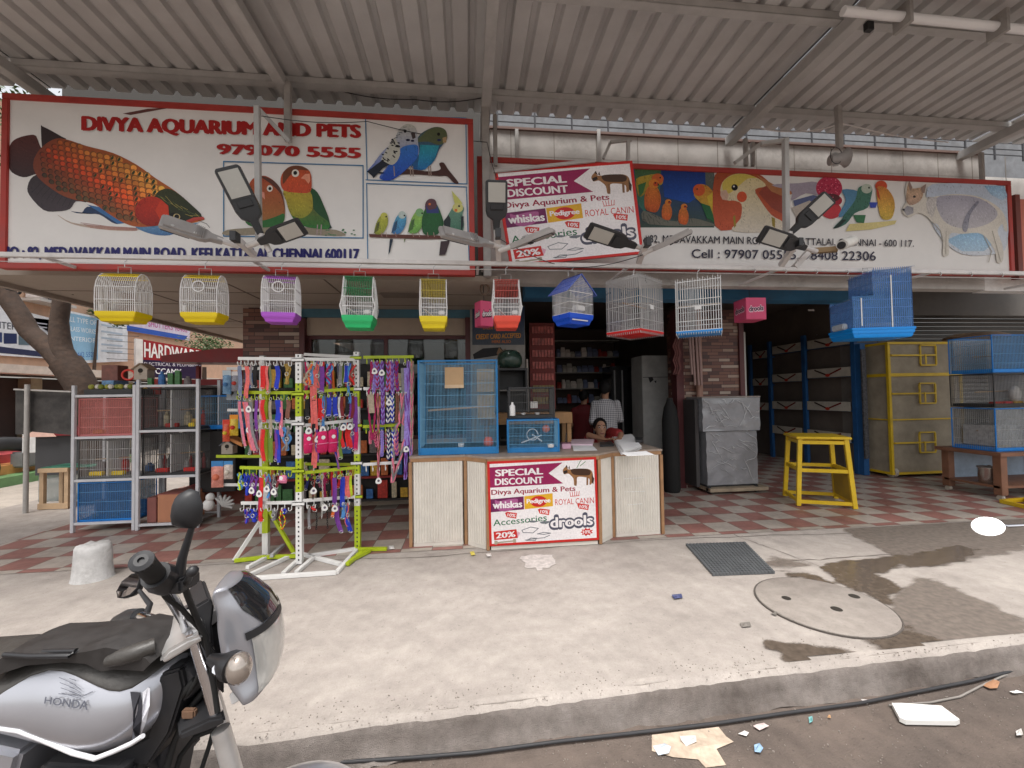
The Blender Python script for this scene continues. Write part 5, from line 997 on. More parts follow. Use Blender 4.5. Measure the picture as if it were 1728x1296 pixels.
# two pink cartons hung from the ceiling
for px0, px1, py0, py1, Y, lb, rz in ((800, 833, 510, 552, 4.6, 'pink hanging carton with white drools lettering half behind the red cage', 24), (1247, 1283, 506, 542, 5.0, 'pink hanging carton with dark drools lettering right of the tiled pillar', -3)):
    a, b_ = UY(px0, py0, Y), UY(px1, py1, Y); cx, wz = (a.x+b_.x)/2, (b_.x-a.x)*(.72 if rz > 10 else .92); hz = a.z-b_.z; t = thing('hanging_carton', lb, 'carton', (cx, Y, b_.z), None, R(rz))
    part('box', MB().box(-wz/2, wz/2, -wz/2, wz/2, 0, hz), MC(225, 90, 130, var=.1), t, bevel=.004)
    ink = C(240, 235, 235) if rz > 10 else C(60, 30, 50)
    for n_ in (0, 1):
        ra = R(rz)+(-pi/2 if n_ else 0); nn = V((sin(ra), -cos(ra), 0)); ax = V((cos(ra), sin(ra), 0)); o0 = V((cx, Y, b_.z))+nn*wz/2
        A = Art(lambda u, v, off=0, o0=o0, ax=ax, nn=nn, wz=wz, hz=hz: o0+ax*((u-50)/100*wz)+V((0, 0, hz*(1-v/100)))+nn*off, .001); A.text('drools', [(12, 38), (88, 32), (88, 62), (12, 68)], C(70, 40, 60) if rz > 10 else C(240, 200, 215), .12); A.text('drools', [(14, 41), (86, 35), (86, 58), (14, 64)], ink, .04)
        q = A.mb; q.v = [Matrix.Rotation(-R(rz), 3, 'Z') @ (p_-V((cx, Y, b_.z))) for p_ in q.v]; A.done('print', t)
    part('string', MB().tube([(0, 0, hz), (0, 0, hz+(.35 if rz > 10 else .14))], .004, 5), MATS['dark wire'], t)
rg_ = UY(818, 488, 4.55); solo('iron_ring', MB().tube([rg_+V((.045*sin(a), 0, .06*cos(a))) for a in [i*pi/10 for i in range(20)]], .012, 8, closed=True), M('brown iron', (.16, .11, .08), .6), 'brown iron ring hanging from the soffit above the left pink carton', 'ring', smooth=True)
# pendant lights / small fittings under the soffit
for px, py, lb in ((130, 481, 'small black lamp on a bracket under the soffit at far left'), (40, 486, 'dark floodlight under the left end of the soffit')):
    q = UY(px, py, 5.2); t = thing('soffit_lamp', lb, 'lamp', q); part('body', MB().loft([[q+V((x, y, z)) for y, z in ((-.04, -.03), (.04, -.03), (.04, .03), (-.04, .03))] for x in (-.16, -.05, .06, .14)]), BLKP, t, bevel=.01); part('stem', MB().tube([q, V((q.x-.05, q.y, ZS))], .014, 6), BLKP, t)
# ================================================================= counter
ZC = UY(915, 772, 4.03).z
WOOD = M('counter wood', (.36, .2, .1), .5, var=.25, scale=7); REED = M('cream reeded panel', (.70, .655, .585), .5, var=.1, scale=5, grime=.15); TOPM = M('counter laminate', (.34, .27, .22), .45, var=.3, scale=9)
X0, X1, X2, X3, X4, X5 = UY(693, 850, 4.25).x, UY(786, 850, 4.25).x, UY(823, 850, 4.05).x, UY(1012, 850, 4.05).x, UY(1035, 850, 4.21).x, UY(1118, 850, 4.23).x
PL = [V((X0, 4.25, 0)), V((X1, 4.25, 0)), V((X2, 4.05, 0)), V((X3, 4.05, 0)), V((X4, 4.22, 0)), V((X5, 4.24, 0))]
ct = thing('counter', 'cream reeded shop counter with wooden edges and a poster on its front', 'counter', ((X0+X5)/2, 4.4, .004))
def up(p, z): return V((p.x, p.y, z))
for i in range(5):
    a, b = PL[i], PL[i+1]; d = (b-a); L_ = d.length; d.normalize(); n = V((d.y, -d.x, 0)); a2 = a+d*.028; L2 = L_-.056
    cnt = max(3, int(L2/.027)); pts = []
    for j in range(cnt):
        for f, o in ((0, 0), (.12, .005), (.5, .009), (.88, .005)): pts.append(a2+d*(L2*(j+f)/cnt)+n*o)
    pts.append(a2+d*L2)
    if i != 2: part('reeded_panel', MB().loft([[up(p, z) for p in pts]+[up(a2+d*L2-n*.02, z), up(a2-n*.02, z)] for z in (.04, ZC-.03)]), REED, ct, smooth=True)
    else: part('front_panel', MB().prism([up(p, .04) for p in (a2, a2+d*L2, a2+d*L2-n*.02, a2-n*.02)], (0, 0, ZC-.07)), WOOD, ct)
    part('skirting', MB().prism([up(p, .005) for p in (a2+n*.003, a2+d*L2+n*.003, a2+d*L2-n*.02, a2-n*.02)], (0, 0, .034)), REED, ct)
    part('edge_trim', MB().prism([up(p, ZC-.04) for p in (a+n*.012, b+n*.012, b-n*.03, a-n*.03)], (0, 0, .04)), WOOD, ct, bevel=.003)
for p in PL: part('corner_post', MB().box(p.x-.016, p.x+.016, p.y-.014, p.y+.02, .005, ZC-.041), WOOD, ct, bevel=.002)
bkp = [V((X5+.02, 4.75, 0)), V((X4, 4.98, 0)), V((X0, 4.86, 0))]
part('side_panel', MB().box(X5-.02, X5, 4.26, 4.74, .04, ZC-.04), REED, ct); part('side_panel', MB().box(X0, X0+.02, 4.27, 4.84, .04, ZC-.04), REED, ct)
part('top', MB().prism([up(p, ZC-.002) for p in [PL[0]+V((-.012, -.016, 0)), PL[1]+V((0, -.016, 0)), PL[2]+V((0, -.016, 0)), PL[3]+V((0, -.016, 0)), PL[4]+V((0, -.016, 0)), PL[5]+V((.012, -.016, 0))]+bkp], (0, 0, .02)), TOPM, ct, bevel=.003)
hs2 = MB()
for (x0, y0, x1, y1) in ((1052, 808, 1087, 806), (1054, 830, 1088, 829), (1058, 852, 1084, 850)):
    a, b = UY(x0, y0, 4.222), UY(x1, y1, 4.222); hs2.bar(a, b, .008, .006)
part('scratch', hs2, M('bare white', (.75, .73, .7), .6), ct)
ZT = ZC+.018
# the poster board leaning on the counter front
pc = planeY(4.034); q = [(822, 779), (1006, 771), (1011, 911), (826, 922)]
cp = thing('poster_board', 'discount poster board fixed to the front of the cream counter', 'poster', pc(915, 915), 'discount posters')
part('backing', MB().prism([pc(x, y, -.001) for x, y in q], (0, .009, 0)), REDF, cp)
A = Art(pc, .001); poster_art(A, q); A.done('print', cp)
# ================================================================= on and behind the counter
CB = M('cage blue paint', (.02, .20, .48), .4, var=.15, scale=6, grime=.1)
def wirecage(label, p, w, d, h, rz, frame, wirem, tray_h=.06, pitch=.017, group=None, extras=None, name='bird_cage', back=True, fw=.016, horiz=5):
    t = thing(name, label, 'bird cage', p, group, R(rz)); r = .0019
    f = MB()
    for x in (-1, 1):
        for y in (-1, 1): f.box(x*w/2-fw/2, x*w/2+fw/2, y*d/2-fw/2, y*d/2+fw/2, 0, h)
    for z in (0, h-fw):
        for y in (-1, 1): f.box(-w/2+fw/2, w/2-fw/2, y*d/2-fw/2, y*d/2+fw/2, z, z+fw)
        for x in (-1, 1): f.box(x*w/2-fw/2, x*w/2+fw/2, -d/2+fw/2, d/2-fw/2, z, z+fw)
    part('frame', f, frame, t, bevel=.002)
    b = MB()
    for y in ((-d/2, d/2) if back else (-d/2,)):
        n = int(w/pitch)
        for i in range(1, n): b.wire((-w/2+w*i/n, y, .01), (-w/2+w*i/n, y, h-.01), r)
    for x in (-w/2, w/2):
        n = int(d/pitch)
        for i in range(1, n): b.wire((x, -d/2+d*i/n, .01), (x, -d/2+d*i/n, h-.01), r)
    for i in range(1, horiz+1): ring(b, w+.003, d+.003, h*i/(horiz+1), r*1.2)
    part('wire_mesh', b, wirem, t)
    part('tray', MB().box(-w/2+.01, w/2-.01, -d/2-.004, d/2-.01, .006, tray_h), frame, t, bevel=.004)
    if extras: extras(t, w, d, h)
    return t
BW = M('blue wire', (.16, .38, .58), .4, var=.05)
CARD = M('cardboard', (.48, .32, .18), .8, var=.12, scale=5)
def ex1(t, w, d, h):
    part('nest_box', MB().box(-.13, .06, -d*.5-.03, -d*.5-.006, h*.70, h*.92), CARD, t, bevel=.002); part('box_flap', MB().box(-.131, .061, -d*.5-.034, -d*.5-.0305, h*.70, h*.735), M('pale card', (.6, .45, .3), .8), t)
    part('perch', MB().bar((-w*.42, 0, h*.46), (w*.40, -.02, h*.50), .02, .02), M('wood perch', (.4, .27, .16), .7), t)
    for i, z in enumerate((.42, .57, .73, .86)): part('back_board', MB().box(w*.23, w*.47, d*.3, d*.31, h*z-.07, h*z+.06), M('plywood', (.42, .33, .22), .8, var=.2), t)
    part('feeder', MB().lathe((w*.38, -d*.3, .06), [(.02, 0), (.05, .02), (.055, .06), (.03, .1), (.005, .105)], 14), MC(210, 90, 50), t, smooth=True); part('cup', MB().lathe((.02, -d*.35, .055), [(.03, 0), (.035, .05), (.02, .05)], 12), MATS['white plastic'], t); part('floor_grate', MB().box(-w/2+.02, w/2-.02, -d/2+.02, d/2-.02, .066, .07), M('seed litter', (.3, .28, .22), .9, var=.4, scale=40), t)
a = UY(704, 766, 4.32); b = UY(838, 606, 4.32); wC = (b.x-a.x)*.97
wirecage('tall blue wire cage with a cardboard nest box on the left of the counter', V(((a.x+b.x)/2+.02, 4.5, ZT+.002)), wC, .42, b.z-ZT-.01, -3, CB, BW, .07, .0145, extras=ex1, horiz=7)
def ex2(t, w, d, h):
    part('toy', MB().tube([(.06*cos(a), -.02+.02*sin(a*2), .17+.06*sin(a)) for a in [i*.4 for i in range(16)]], .006, 6).bar((-.12, -.05, .09), (.1, .0, .16), .012).bar((.0, 0, .17), (.1, -.05, .1), .012), MATS['white plastic'], t)
    part('ball', MB().ball((w*.28, -.02, .23), .042, 14), MC(220, 110, 60), t, smooth=True); part('cup', MB().lathe((w*.34, -d*.52, .05), [(.03, 0), (.035, .03), (.0, .035)], 12), MATS['white plastic'], t)
a = UY(860, 761, 4.25); b = UY(944, 707, 4.25)
wirecage('small blue wire cage with white toys on the middle of the counter', V(((a.x+b.x)/2, 4.42, ZT+.002)), b.x-a.x, .3, b.z-ZT, -4, CB, BW, .05, .0145, extras=ex2, horiz=3)
def ex3(t, w, d, h): part('cup', MB().lathe((-.09, -d*.4, .035), [(.02, 0), (.03, .02), (.0, .022)], 10).lathe((.06, -d*.4, .035), [(.02, 0), (.03, .02), (.0, .022)], 10), MATS['white plastic'], t); part('bottle', MB().lathe((-w*.44, -d*.56, .03), [(.03, 0), (.03, .1), (.012, .12), (.012, .14)], 12), MATS['white plastic'], t, smooth=True); part('packet', MB().box(.0, .08, -.02, .02, .1, .17), PAPER, t)
bz = b.z
wirecage('black wire cage standing on top of the small blue counter cage', V(((a.x+b.x)/2-.01, 4.45, bz+.012)), .47, .28, UY(900, 652, 4.4).z-bz-.02, -2, BLKP, M('dark cage wire', (.07, .07, .07), .4), .03, .017, extras=ex3, horiz=3)
def onC(name, pts, th, mat, label, cat, z=ZT+.003, bevel=0):
    return solo(name, MB().prism([Uz(x, y, z) for x, y in pts], (0, 0, th)), mat, label, cat, bevel=bevel)
PP = M('white paper', (.78, .78, .78), .7, var=.05)
onC('open_book', [(962, 744), (1003, 743), (1000, 752), (964, 752)], .02, M('pinkish ledger', (.72, .55, .62), .7), 'pale pink ledger lying open behind the loose sheet', 'book')
onC('paper_sheet', [(966, 752), (1000, 752), (1008, 760), (968, 761)], .003, PP, 'loose white sheet between the pink box and the wallet on the counter', 'paper')
pb_ = thing('pen_box', 'small pinkish white box holding pens on the counter', 'box', Uz(955, 757, ZT+.002)); o0 = Uz(955, 757, ZT+.002)
part('box', MB().box(o0.x-.05, o0.x+.05, o0.y-.03, o0.y+.04, ZT+.002, ZT+.06), MC(215, 170, 190), pb_, bevel=.004); part('box_lid', MB().box(o0.x-.052, o0.x+.052, o0.y-.032, o0.y+.042, ZT+.061, ZT+.07), MC(120, 80, 90), pb_)
solo('pen', MB().tube([o0+V((.0, .0, .071)), o0+V((.01, .01, .17))], .006, 6), BLKP, 'black pen standing in the small pinkish box on the counter', 'pen')
onC('wallet', [(1012, 748), (1032, 747), (1036, 753), (1013, 754)], .02, BLKP, 'black wallet on the counter in front of the seated woman', 'wallet')
st_ = MB(); rnd = random.Random(11)
for i in range(7):
    p = [Uz(x+rnd.uniform(-3, 3), y+rnd.uniform(-1.5, 1.5), ZT+.002) for x, y in [(1033, 740), (1068, 738), (1096, 764), (1050, 768)]]; p[2].y = max(p[2].y, 4.2)
    st_.prism([q+V((0, 0, i*.006)) for q in p], (0, 0, .004))
fl = [Uz(1052, 766, ZT+.046), Uz(1095, 763, ZT+.046)]
st_.prism([fl[0]+V((0, .06, 0)), fl[1]+V((0, .06, 0)), fl[1]+V((.03, -.05, -.02)), fl[0]+V((.02, -.04, -.015))], (0, 0, .003))
solo('paper_stack', st_, PP, 'untidy stack of white papers at the right end of the counter', 'papers')
onC('clip', [(1071, 742), (1085, 742), (1084, 747), (1073, 747)], .03, BLKP, 'black clip holding the white paper stack', 'clip', ZT+.04)
# wooden stand behind
a = UY(895, 697, 4.95); b = UY(966, 714, 4.95); ws = thing('wooden_stand', 'small wooden table behind the black counter cage', 'table', ((a.x+b.x)/2, 5.1, .004))
part('top', MB().box(a.x-.6, b.x, 4.95, 5.3, b.z, a.z), M('honey wood', (.38, .21, .09), .5, var=.25), ws, bevel=.003)
for x in (a.x-.55, b.x-.06):
    for y in (4.97, 5.25): part('leg', MB().box(x, x+.05, y, y+.05, .005, b.z-.001), MATS['honey wood'], ws)
mb = MB()
for (x0, x1, Y) in ((838, 892, 5.6),): pass
cab = thing('black_cabinet', 'black glass cabinet with shelves behind the small blue cage', 'cabinet', (UY(865, 700, 5.5).x, 5.5, .004)); a = UY(838, 622, 5.5); b = UY(890, 700, 5.5)
part('frame', MB().box(a.x, a.x+.03, 5.4, 5.7, .005, a.z).box(b.x-.03, b.x, 5.4, 5.7, .005, a.z).box(a.x+.03, b.x-.03, 5.4, 5.7, a.z-.03, a.z).box(a.x+.03, b.x-.03, 5.67, 5.7, .005, a.z-.03), BLKP, cab)
for z in (.5, .9, 1.2, 1.55): part('shelf', MB().box(a.x+.03, b.x-.03, 5.41, 5.66, z, z+.02), M('grey shelf', (.14, .13, .12), .6), cab)
solo('helmet', MB().loft([[UY(860, 608, 5.5)+V((.17*s*cos(i*pi/8), .2*s*sin(i*pi/8), z)) for i in range(16)] for s, z in ((.8, -.1), (1, -.05), (1, .02), (.85, .09), (.5, .13), (.05, .14))]), M('dark green shell', (.03, .06, .045), .3, coat=.5), 'dark rounded basket shape on top of the black cabinet', 'basket', smooth=True)
# ---- shelves and hanging packets deep in the shop
gsh = thing('wall_shelf', 'dim wall shelves of packets deep inside the shop', 'shelf', (1.9, 9.3, .005))
sx0, sx1 = UY(940, 600, 9.0).x, UY(1030, 600, 9.0).x
for py in (574, 602, 628, 655): z = UY(980, py, 9.0).z; part('shelf', MB().box(sx0-.1, sx1+.2, 9.0, 9.4, z-.02, z), M('pale shelf edge', (.4, .38, .36), .6), gsh)
part('back', MB().box(sx0-.1, sx1+.2, 9.41, 9.44, .4, 3.0), M('dark board', (.08, .06, .05), .8), gsh)
rnd = random.Random(21); cols = [((190, 185, 175), 'dull grey'), ((235, 225, 215), 'pale'), ((170, 60, 50), 'dark red'), ((120, 130, 160), 'slate blue')]
for si, py in enumerate((602, 628, 655, 680)):
    z = UY(980, py, 9.0).z; x = sx0
    while x < sx1+.1:
        w_ = rnd.uniform(.07, .13); c, cn = rnd.choice(cols); h_ = rnd.uniform(.12, .22)
        mb = MB(); mb.loft([[(x+f, 9.02, z+.002), (x+w_-f, 9.02, z+.002), (x+w_-f, 9.1, z+.002), (x+f, 9.1, z+.002)] for f in (.0,)]+[[(x, 9.0, z+h_*.5), (x+w_, 9.0, z+h_*.5), (x+w_, 9.12, z+h_*.5), (x, 9.12, z+h_*.5)], [(x+.01, 9.05, z+h_), (x+w_-.01, 9.05, z+h_), (x+w_-.01, 9.07, z+h_), (x+.01, 9.07, z+h_)]])
        solo('packet', mb, MC(*c, rough=.35), f'{cn} food packet on shelf row {("one", "two", "three", "four")[si]} from the top, deep in the shop', 'packet', 'packets on the inner wall shelves'); x += w_+.015
rk = thing('packet_board', 'dark red board hung with rows of small packets inside the entrance', 'display board', (UY(915, 600, 6.6).x, 6.6, .005)); a = UY(893, 545, 6.6); b = UY(938, 690, 6.6)
part('board', MB().box(a.x, b.x, 6.6, 6.64, b.z, a.z), M('deep red board', (.2, .035, .03), .6), rk)
for i in range(7):
    mb = MB()
    for j in range(7): x = a.x+.04+j*(b.x-a.x-.06)/7; mb.box(x, x+.04, 6.575, 6.599, a.z-.17-i*.19, a.z-.06-i*.19)
    part('packet_row', mb, M('row packet', (.5, .12, .1), .4, var=.6, scale=14) if i < 5 else M('gold packet', (.3, .22, .08), .4, var=.4), rk)
fr_ = thing('cupboard', 'pale grey steel cupboard inside the entrance by the pillar', 'cupboard', (UY(1105, 650, 7.2).x, 7.4, .005)); a = UY(1083, 600, 7.2); b = UY(1128, 750, 7.2)
part('body', MB().box(a.x, b.x+.25, 7.2, 7.7, .005, a.z), M('grey enamel', (.5, .5, .48), .45, grime=.1), fr_, bevel=.01); part('sticker', MB().prism([UY(x, y, 7.196) for x, y in ((1094, 637), (1101, 636), (1103, 641), (1097, 646))], (0, .003, 0)).prism([UY(x, y, 7.196) for x, y in ((1104, 643), (1108, 642), (1107, 647))], (0, .003, 0)), BLKP, fr_); part('door_seam', MB().box(a.x+.01, b.x+.24, 7.195, 7.199, a.z-.4, a.z-.39), M('dark seam', (.06, .06, .06), .7), fr_)
gl = thing('glass_cabinet', 'dark glass fronted cabinet with pale door edges behind the man', 'cabinet', (UY(1055, 650, 8).x, 8, .005))
for px in (1036, 1049, 1066, 1080): a = UY(px, 625, 8.0); part('door_edge', MB().box(a.x-.012, a.x+.012, 7.97, 8.0, .3, a.z), M('dull alu', (.3, .3, .3), .4, metal=.4), gl)
part('body', MB().box(UY(1030, 620, 8).x, UY(1084, 620, 8).x, 8.001, 8.5, .005, UY(1050, 618, 8).z), M('black glass', (.02, .02, .022), .1), gl)
cl_ = thing('gas_cylinder', 'dark tall cylinder wrapped in cloth by the entrance frame', 'cylinder', (UY(1130, 720, 6.0).x, 6.0, .005)); a = UY(1130, 672, 6.0); part('body', MB().lathe((a.x, 6.0, .005), [(.11, 0), (.125, .05), (.12, a.z-.35), (.09, a.z-.15), (.05, a.z-.06), (.04, a.z)], 20), M('sooty grey', (.012, .012, .012), .8, var=.4), cl_, smooth=True)
mb = MB()
for i in range(9): mb.tube([UY(1140+i*1.2-(j % 2)*4, 572+j*12, 6.05+.03*(i % 3)) for j in range(6)], .012, 6)
solo('hanging_bundle', mb, M('faded red cloth', (.16, .06, .055), .8, var=.5, scale=14), 'bundle of faded red and grey straps hanging on the entrance frame', 'straps', smooth=True)
pk = MB()
for i, px in enumerate((1163, 1168, 1174, 1179)): pk.tube([UY(px, 560, 6.0), UY(px+5, 650-(18 if i == 0 else 0), 6.0)], .018, 8)
solo('hanging_tubes', pk, M('dusty pink tube', (.33, .22, .2), .6, grime=.3), 'dusty pink tubes hanging in front of the tiled pillar', 'tubes', smooth=True)
# ---- people
SKIN = M('brown skin', (.34, .185, .115), .5, var=.08); HAIR = M('black hair', (.010, .009, .009), .6, spec=.15)
def limb(mb, pts, rs): 
    mb.tube(pts, rs, 12)
    for p, r in zip(pts, rs): mb.ball(p, r, 12)
def fuse(name, mb, mat, parent, vox=.012, sm=4):
    o = part(name, mb, mat, parent); m = o.modifiers.new('fuse', 'REMESH'); m.mode = 'VOXEL'; m.voxel_size = vox; m.use_smooth_shade = True
    s = o.modifiers.new('soften', 'SMOOTH'); s.factor = .5; s.iterations = sm; return o
def hand(mb, w, d, s, side):     # wrist, direction of the fingers, side vector, which side the thumb is on
    w, d, s = V(w), V(d).normalized(), V(s).normalized(); n = d.cross(s)
    mb.obox(w+d*.05, s, d, n, .036, .045, .014)
    for i, L_ in enumerate((.062, .075, .08, .068)[::-1] if side > 0 else (.062, .075, .08, .068)):
        o = w+d*.09+s*(-.03+i*.02); limb(mb, [o, o+d*L_*.5+n*.008, o+d*L_*.85-n*.012*0+n*.03], [.0095, .0088, .0075])
    o = w+d*.03+s*.034*side; limb(mb, [o, o+d*.03+s*.022*side, o+d*.062+s*.024*side+n*.01], [.012, .011, .009])
def head_mb(c, f, s=1.0):        # centre, facing direction
    c = V(c); f = V(f).normalized(); x = V((0, 0, 1)).cross(f).normalized(); u = f.cross(x); mb = MB(); rings = []
    for i, (z, a, b, o) in enumerate(((-.125, .015, .02, .055), (-.118, .034, .035, .048), (-.1, .05, .055, .03), (-.06, .064, .08, .01), (-.02, .071, .092, 0), (.02, .075, .097, -.003), (.06, .074, .095, -.008), (.09, .062, .08, -.01), (.112, .038, .05, -.012), (.12, .01, .012, -.012))):
        rings.append([c+(x*a*cos(2*pi*j/20)+f*(b*sin(2*pi*j/20)+o)+u*z)*s for j in range(20)])
    mb.loft(rings)
    mb.loft([[c+(x*q*w_+f*ff+u*z)*s for q, ff in ((-1, .08), (0, .08+pr), (1, .08))] for z, w_, pr in ((.02, .008, .012), (-.01, .011, .026), (-.032, .017, .034), (-.042, .014, .016))])     # nose
    for sg in (-1, 1): mb.loft([[c+(x*(sg*(.074+e))+f*(ff-.005)+u*z)*s for e, ff in ((0, .012), (.012, .0), (.014, -.018), (0, -.02))] for z in (-.035, .03)])       # ears
    mb.ball(c+(f*.088-u*.064)*s, .016*s, 10, sc=(1.4, 1, .6)); return mb, x, u, f
# man from behind in a checked shirt
mz = 0.0; hp_ = UY(1020, 655, 6.5); man = thing('person', 'man in a grey checked shirt with his back turned, standing inside the shop', 'person', (hp_.x, 6.5, .005))
B = V((hp_.x, 6.5, 0)); sc_ = hp_.z+.10; hd = V((hp_.x+.0, 6.47, hp_.z-.01)); fdir = V((.55, .8, -.35))
mb, hx_, hu, hf = head_mb(hd, fdir)
shz = UY(1020, 674, 6.5).z; sl_, sr_l = V((hp_.x-.165, 6.5, shz-.07)), V((hp_.x+.165, 6.42, shz-.07))
limb(mb, [hd-V((0, .0, .06)), V((hp_.x, 6.49, shz-.02))], [.055, .06]); limb(mb, [V((hp_.x, 6.50, shz-.16)), V((hp_.x, 6.5, .95))], [.10, .11])
el, er = V((sl_.x-.07, 6.45, shz-.34)), V((sr_l.x+.08, 6.45, shz-.33)); wl, wr = V((sl_.x-.0, 6.72, shz-.42)), V((sr_l.x+.06, 6.72, shz-.38))
for s_, e_, w_ in ((sl_, el, wl), (sr_l, er, wr)): limb(mb, [s_, e_, w_], [.055, .042, .03]); hand(mb, w_, (w_-e_), (0, 0, 1), 1)
for sg in (-1, 1): limb(mb, [V((hp_.x+sg*.09, 6.5, .92)), V((hp_.x+sg*.1, 6.48, .48)), V((hp_.x+sg*.11, 6.5, .09)), ], [.095, .065, .042]); mb.obox((hp_.x+sg*.11, 6.57, .045), (1, 0, 0), (0, 1, 0), (0, 0, 1), .045, .12, .04)
fuse('body', mb, SKIN, man)
def mat_check():
    m = bpy.data.materials.new('checked shirt cloth'); m.use_nodes = True; t = m.node_tree; b = t.nodes['Principled BSDF']; g = t.nodes.new('ShaderNodeTexCoord'); sp = t.nodes.new('ShaderNodeSeparateXYZ'); t.links.new(g.outputs['Object'], sp.inputs[0]); outs = []
    for i in (0, 2):
        a = t.nodes.new('ShaderNodeMath'); a.operation = 'MULTIPLY'; a.inputs[1].default_value = 210; t.links.new(sp.outputs[i], a.inputs[0]); s = t.nodes.new('ShaderNodeMath'); s.operation = 'SINE'; t.links.new(a.outputs[0], s.inputs[0]); outs.append(s.outputs[0])
    ad = t.nodes.new('ShaderNodeMath'); t.links.new(outs[0], ad.inputs[0]); t.links.new(outs[1], ad.inputs[1]); r = t.nodes.new('ShaderNodeMapRange'); r.inputs[1].default_value = -1.6; r.inputs[2].default_value = 1.6; t.links.new(ad.outputs[0], r.inputs[0])
    mx = t.nodes.new('ShaderNodeMix'); mx.data_type = 'RGBA'; t.links.new(r.outputs[0], mx.inputs[0]); mx.inputs[6].default_value = (.55, .54, .55, 1); mx.inputs[7].default_value = (.10, .10, .12, 1); t.links.new(mx.outputs[2], b.inputs['Base Color']); b.inputs['Roughness'].default_value = .85; return m
sm_ = MB(); limb(sm_, [V((hp_.x, 6.49, shz-.03)), V((hp_.x, 6.48, shz-.10))], [.075, .1])
sm_.loft([[V((hp_.x+a*cos(2*pi*j/24), 6.49+b*sin(2*pi*j/24), z)) for j in range(24)] for z, a, b in ((.86, .2, .14), (1.0, .195, .14), (shz-.35, .19, .135), (shz-.18, .215, .14), (shz-.06, .2, .11), (shz+.0, .1, .07))])
for s_, e_, w_ in ((sl_, el, wl), (sr_l, er, wr)): limb(sm_, [s_, s_.lerp(e_, .6), e_, e_.lerp(w_, .35)], [.066, .056, .05, .046])
fuse('shirt', sm_, mat_check(), man); tr_ = MB()
for sg in (-1, 1): limb(tr_, [V((hp_.x+sg*.08, 6.5, .95)), V((hp_.x+sg*.1, 6.48, .48)), V((hp_.x+sg*.11, 6.5, .1))], [.12, .085, .07])
fuse('trousers', tr_, M('dark trousers', (.03, .03, .04), .8), man)
hm = MB(); hm.ball(hd+hu*.022-hf*.02, .112, 18, sc=(.86, 1.0, 1.02)); hm.ball(hd-hu*.03-hf*.045, .075, 14, sc=(1, .9, 1)); fuse('hair', hm, HAIR, man, .01, 2)
# second figure in dark red further in
q = UY(985, 668, 7.2); p2 = thing('person', 'person in dark red clothes half hidden left of the man in checks', 'person', (q.x, 7.2, .005))
mb, hx_, hu, hf = head_mb(q, (.5, .8, -.2)); limb(mb, [q-V((0, 0, .06)), q-V((0, 0, .2))], [.05, .055])
for sg in (-1, 1): limb(mb, [q+V((sg*.17, 0, -.27)), q+V((sg*.2, .05, -.52)), q+V((sg*.12, .25, -.62))], [.05, .038, .028]); hand(mb, q+V((sg*.12, .25, -.62)), (0, 1, -.2), (1, 0, 0), -sg)
for sg in (-1, 1): limb(mb, [V((q.x+sg*.08, 7.2, .85)), V((q.x+sg*.09, 7.2, .08))], [.09, .045]); mb.obox((q.x+sg*.09, 7.27, .05), (1, 0, 0), (0, 1, 0), (0, 0, 1), .04, .11, .035)
fuse('body', mb, SKIN, p2); cl = MB(); cl.loft([[V((q.x+a*cos(2*pi*j/20), 7.2+b*sin(2*pi*j/20), z)) for j in range(20)] for z, a, b in ((.1, .26, .2), (.8, .21, .16), (1.05, .19, .14), (q.z-.3, .21, .13), (q.z-.2, .15, .1), (q.z-.15, .07, .06))])
for sg in (-1, 1): limb(cl, [q+V((sg*.17, 0, -.27)), q+V((sg*.19, .03, -.42))], [.075, .06])
fuse('dress', cl, M('dark red cloth', (.13, .012, .015), .8, var=.2), p2); hm = MB(); hm.ball(q+hu*.02-hf*.012, .105, 16, sc=(.84, 1, 1.02)); hm.ball(q-hf*.1-V((0, 0, .06)), .05, 10); fuse('hair', hm, HAIR, p2, .012, 2)
# seated woman
q = UY(1013, 722, 5.25); wo_ = thing('person', 'woman in a red sari seated behind the counter looking towards the street', 'person', (q.x, 5.35, .005))
face = V((-.10, -1, .02)); mb, hx_, hu, hf = head_mb(q, face, .98); nk = q+V((.02, .05, -.17)); limb(mb, [q+V((0, .02, -.07)), nk], [.05, .055])
limb(mb, [nk+V((.02, .04, -.12)), V((q.x+.03, 5.4, .55))], [.12, .14])
rs_, ls_ = nk+V((-.14, .05, -.03)), nk+V((.17, .07, .08)); re_, le_ = V((rs_.x-.05, 5.2, ZT+.07)), V((ls_.x+.05, 5.16, ZT+.07)); rw, lw = V((q.x-.06, 4.97, ZT+.04)), V((q.x+.14, 4.95, ZT+.04))
for s_, e_, w_ in ((rs_, re_, rw), (ls_, le_, lw)): limb(mb, [s_, e_, w_], [.05, .038, .026]); hand(mb, w_, (w_-e_)*V((1, 1, .2)), (1, 0, 0) if w_ is rw else (-1, 0, 0), 1)
for sg in (-1, 1): limb(mb, [V((q.x+sg*.1, 5.4, .5)), V((q.x+sg*.12, 5.0, .5)), V((q.x+sg*.12, 5.05, .09))], [.09, .06, .04]); mb.obox((q.x+sg*.12, 4.99, .05), (1, 0, 0), (0, 1, 0), (0, 0, 1), .04, .1, .035)
fuse('body', mb, SKIN, wo_, .008, 3)
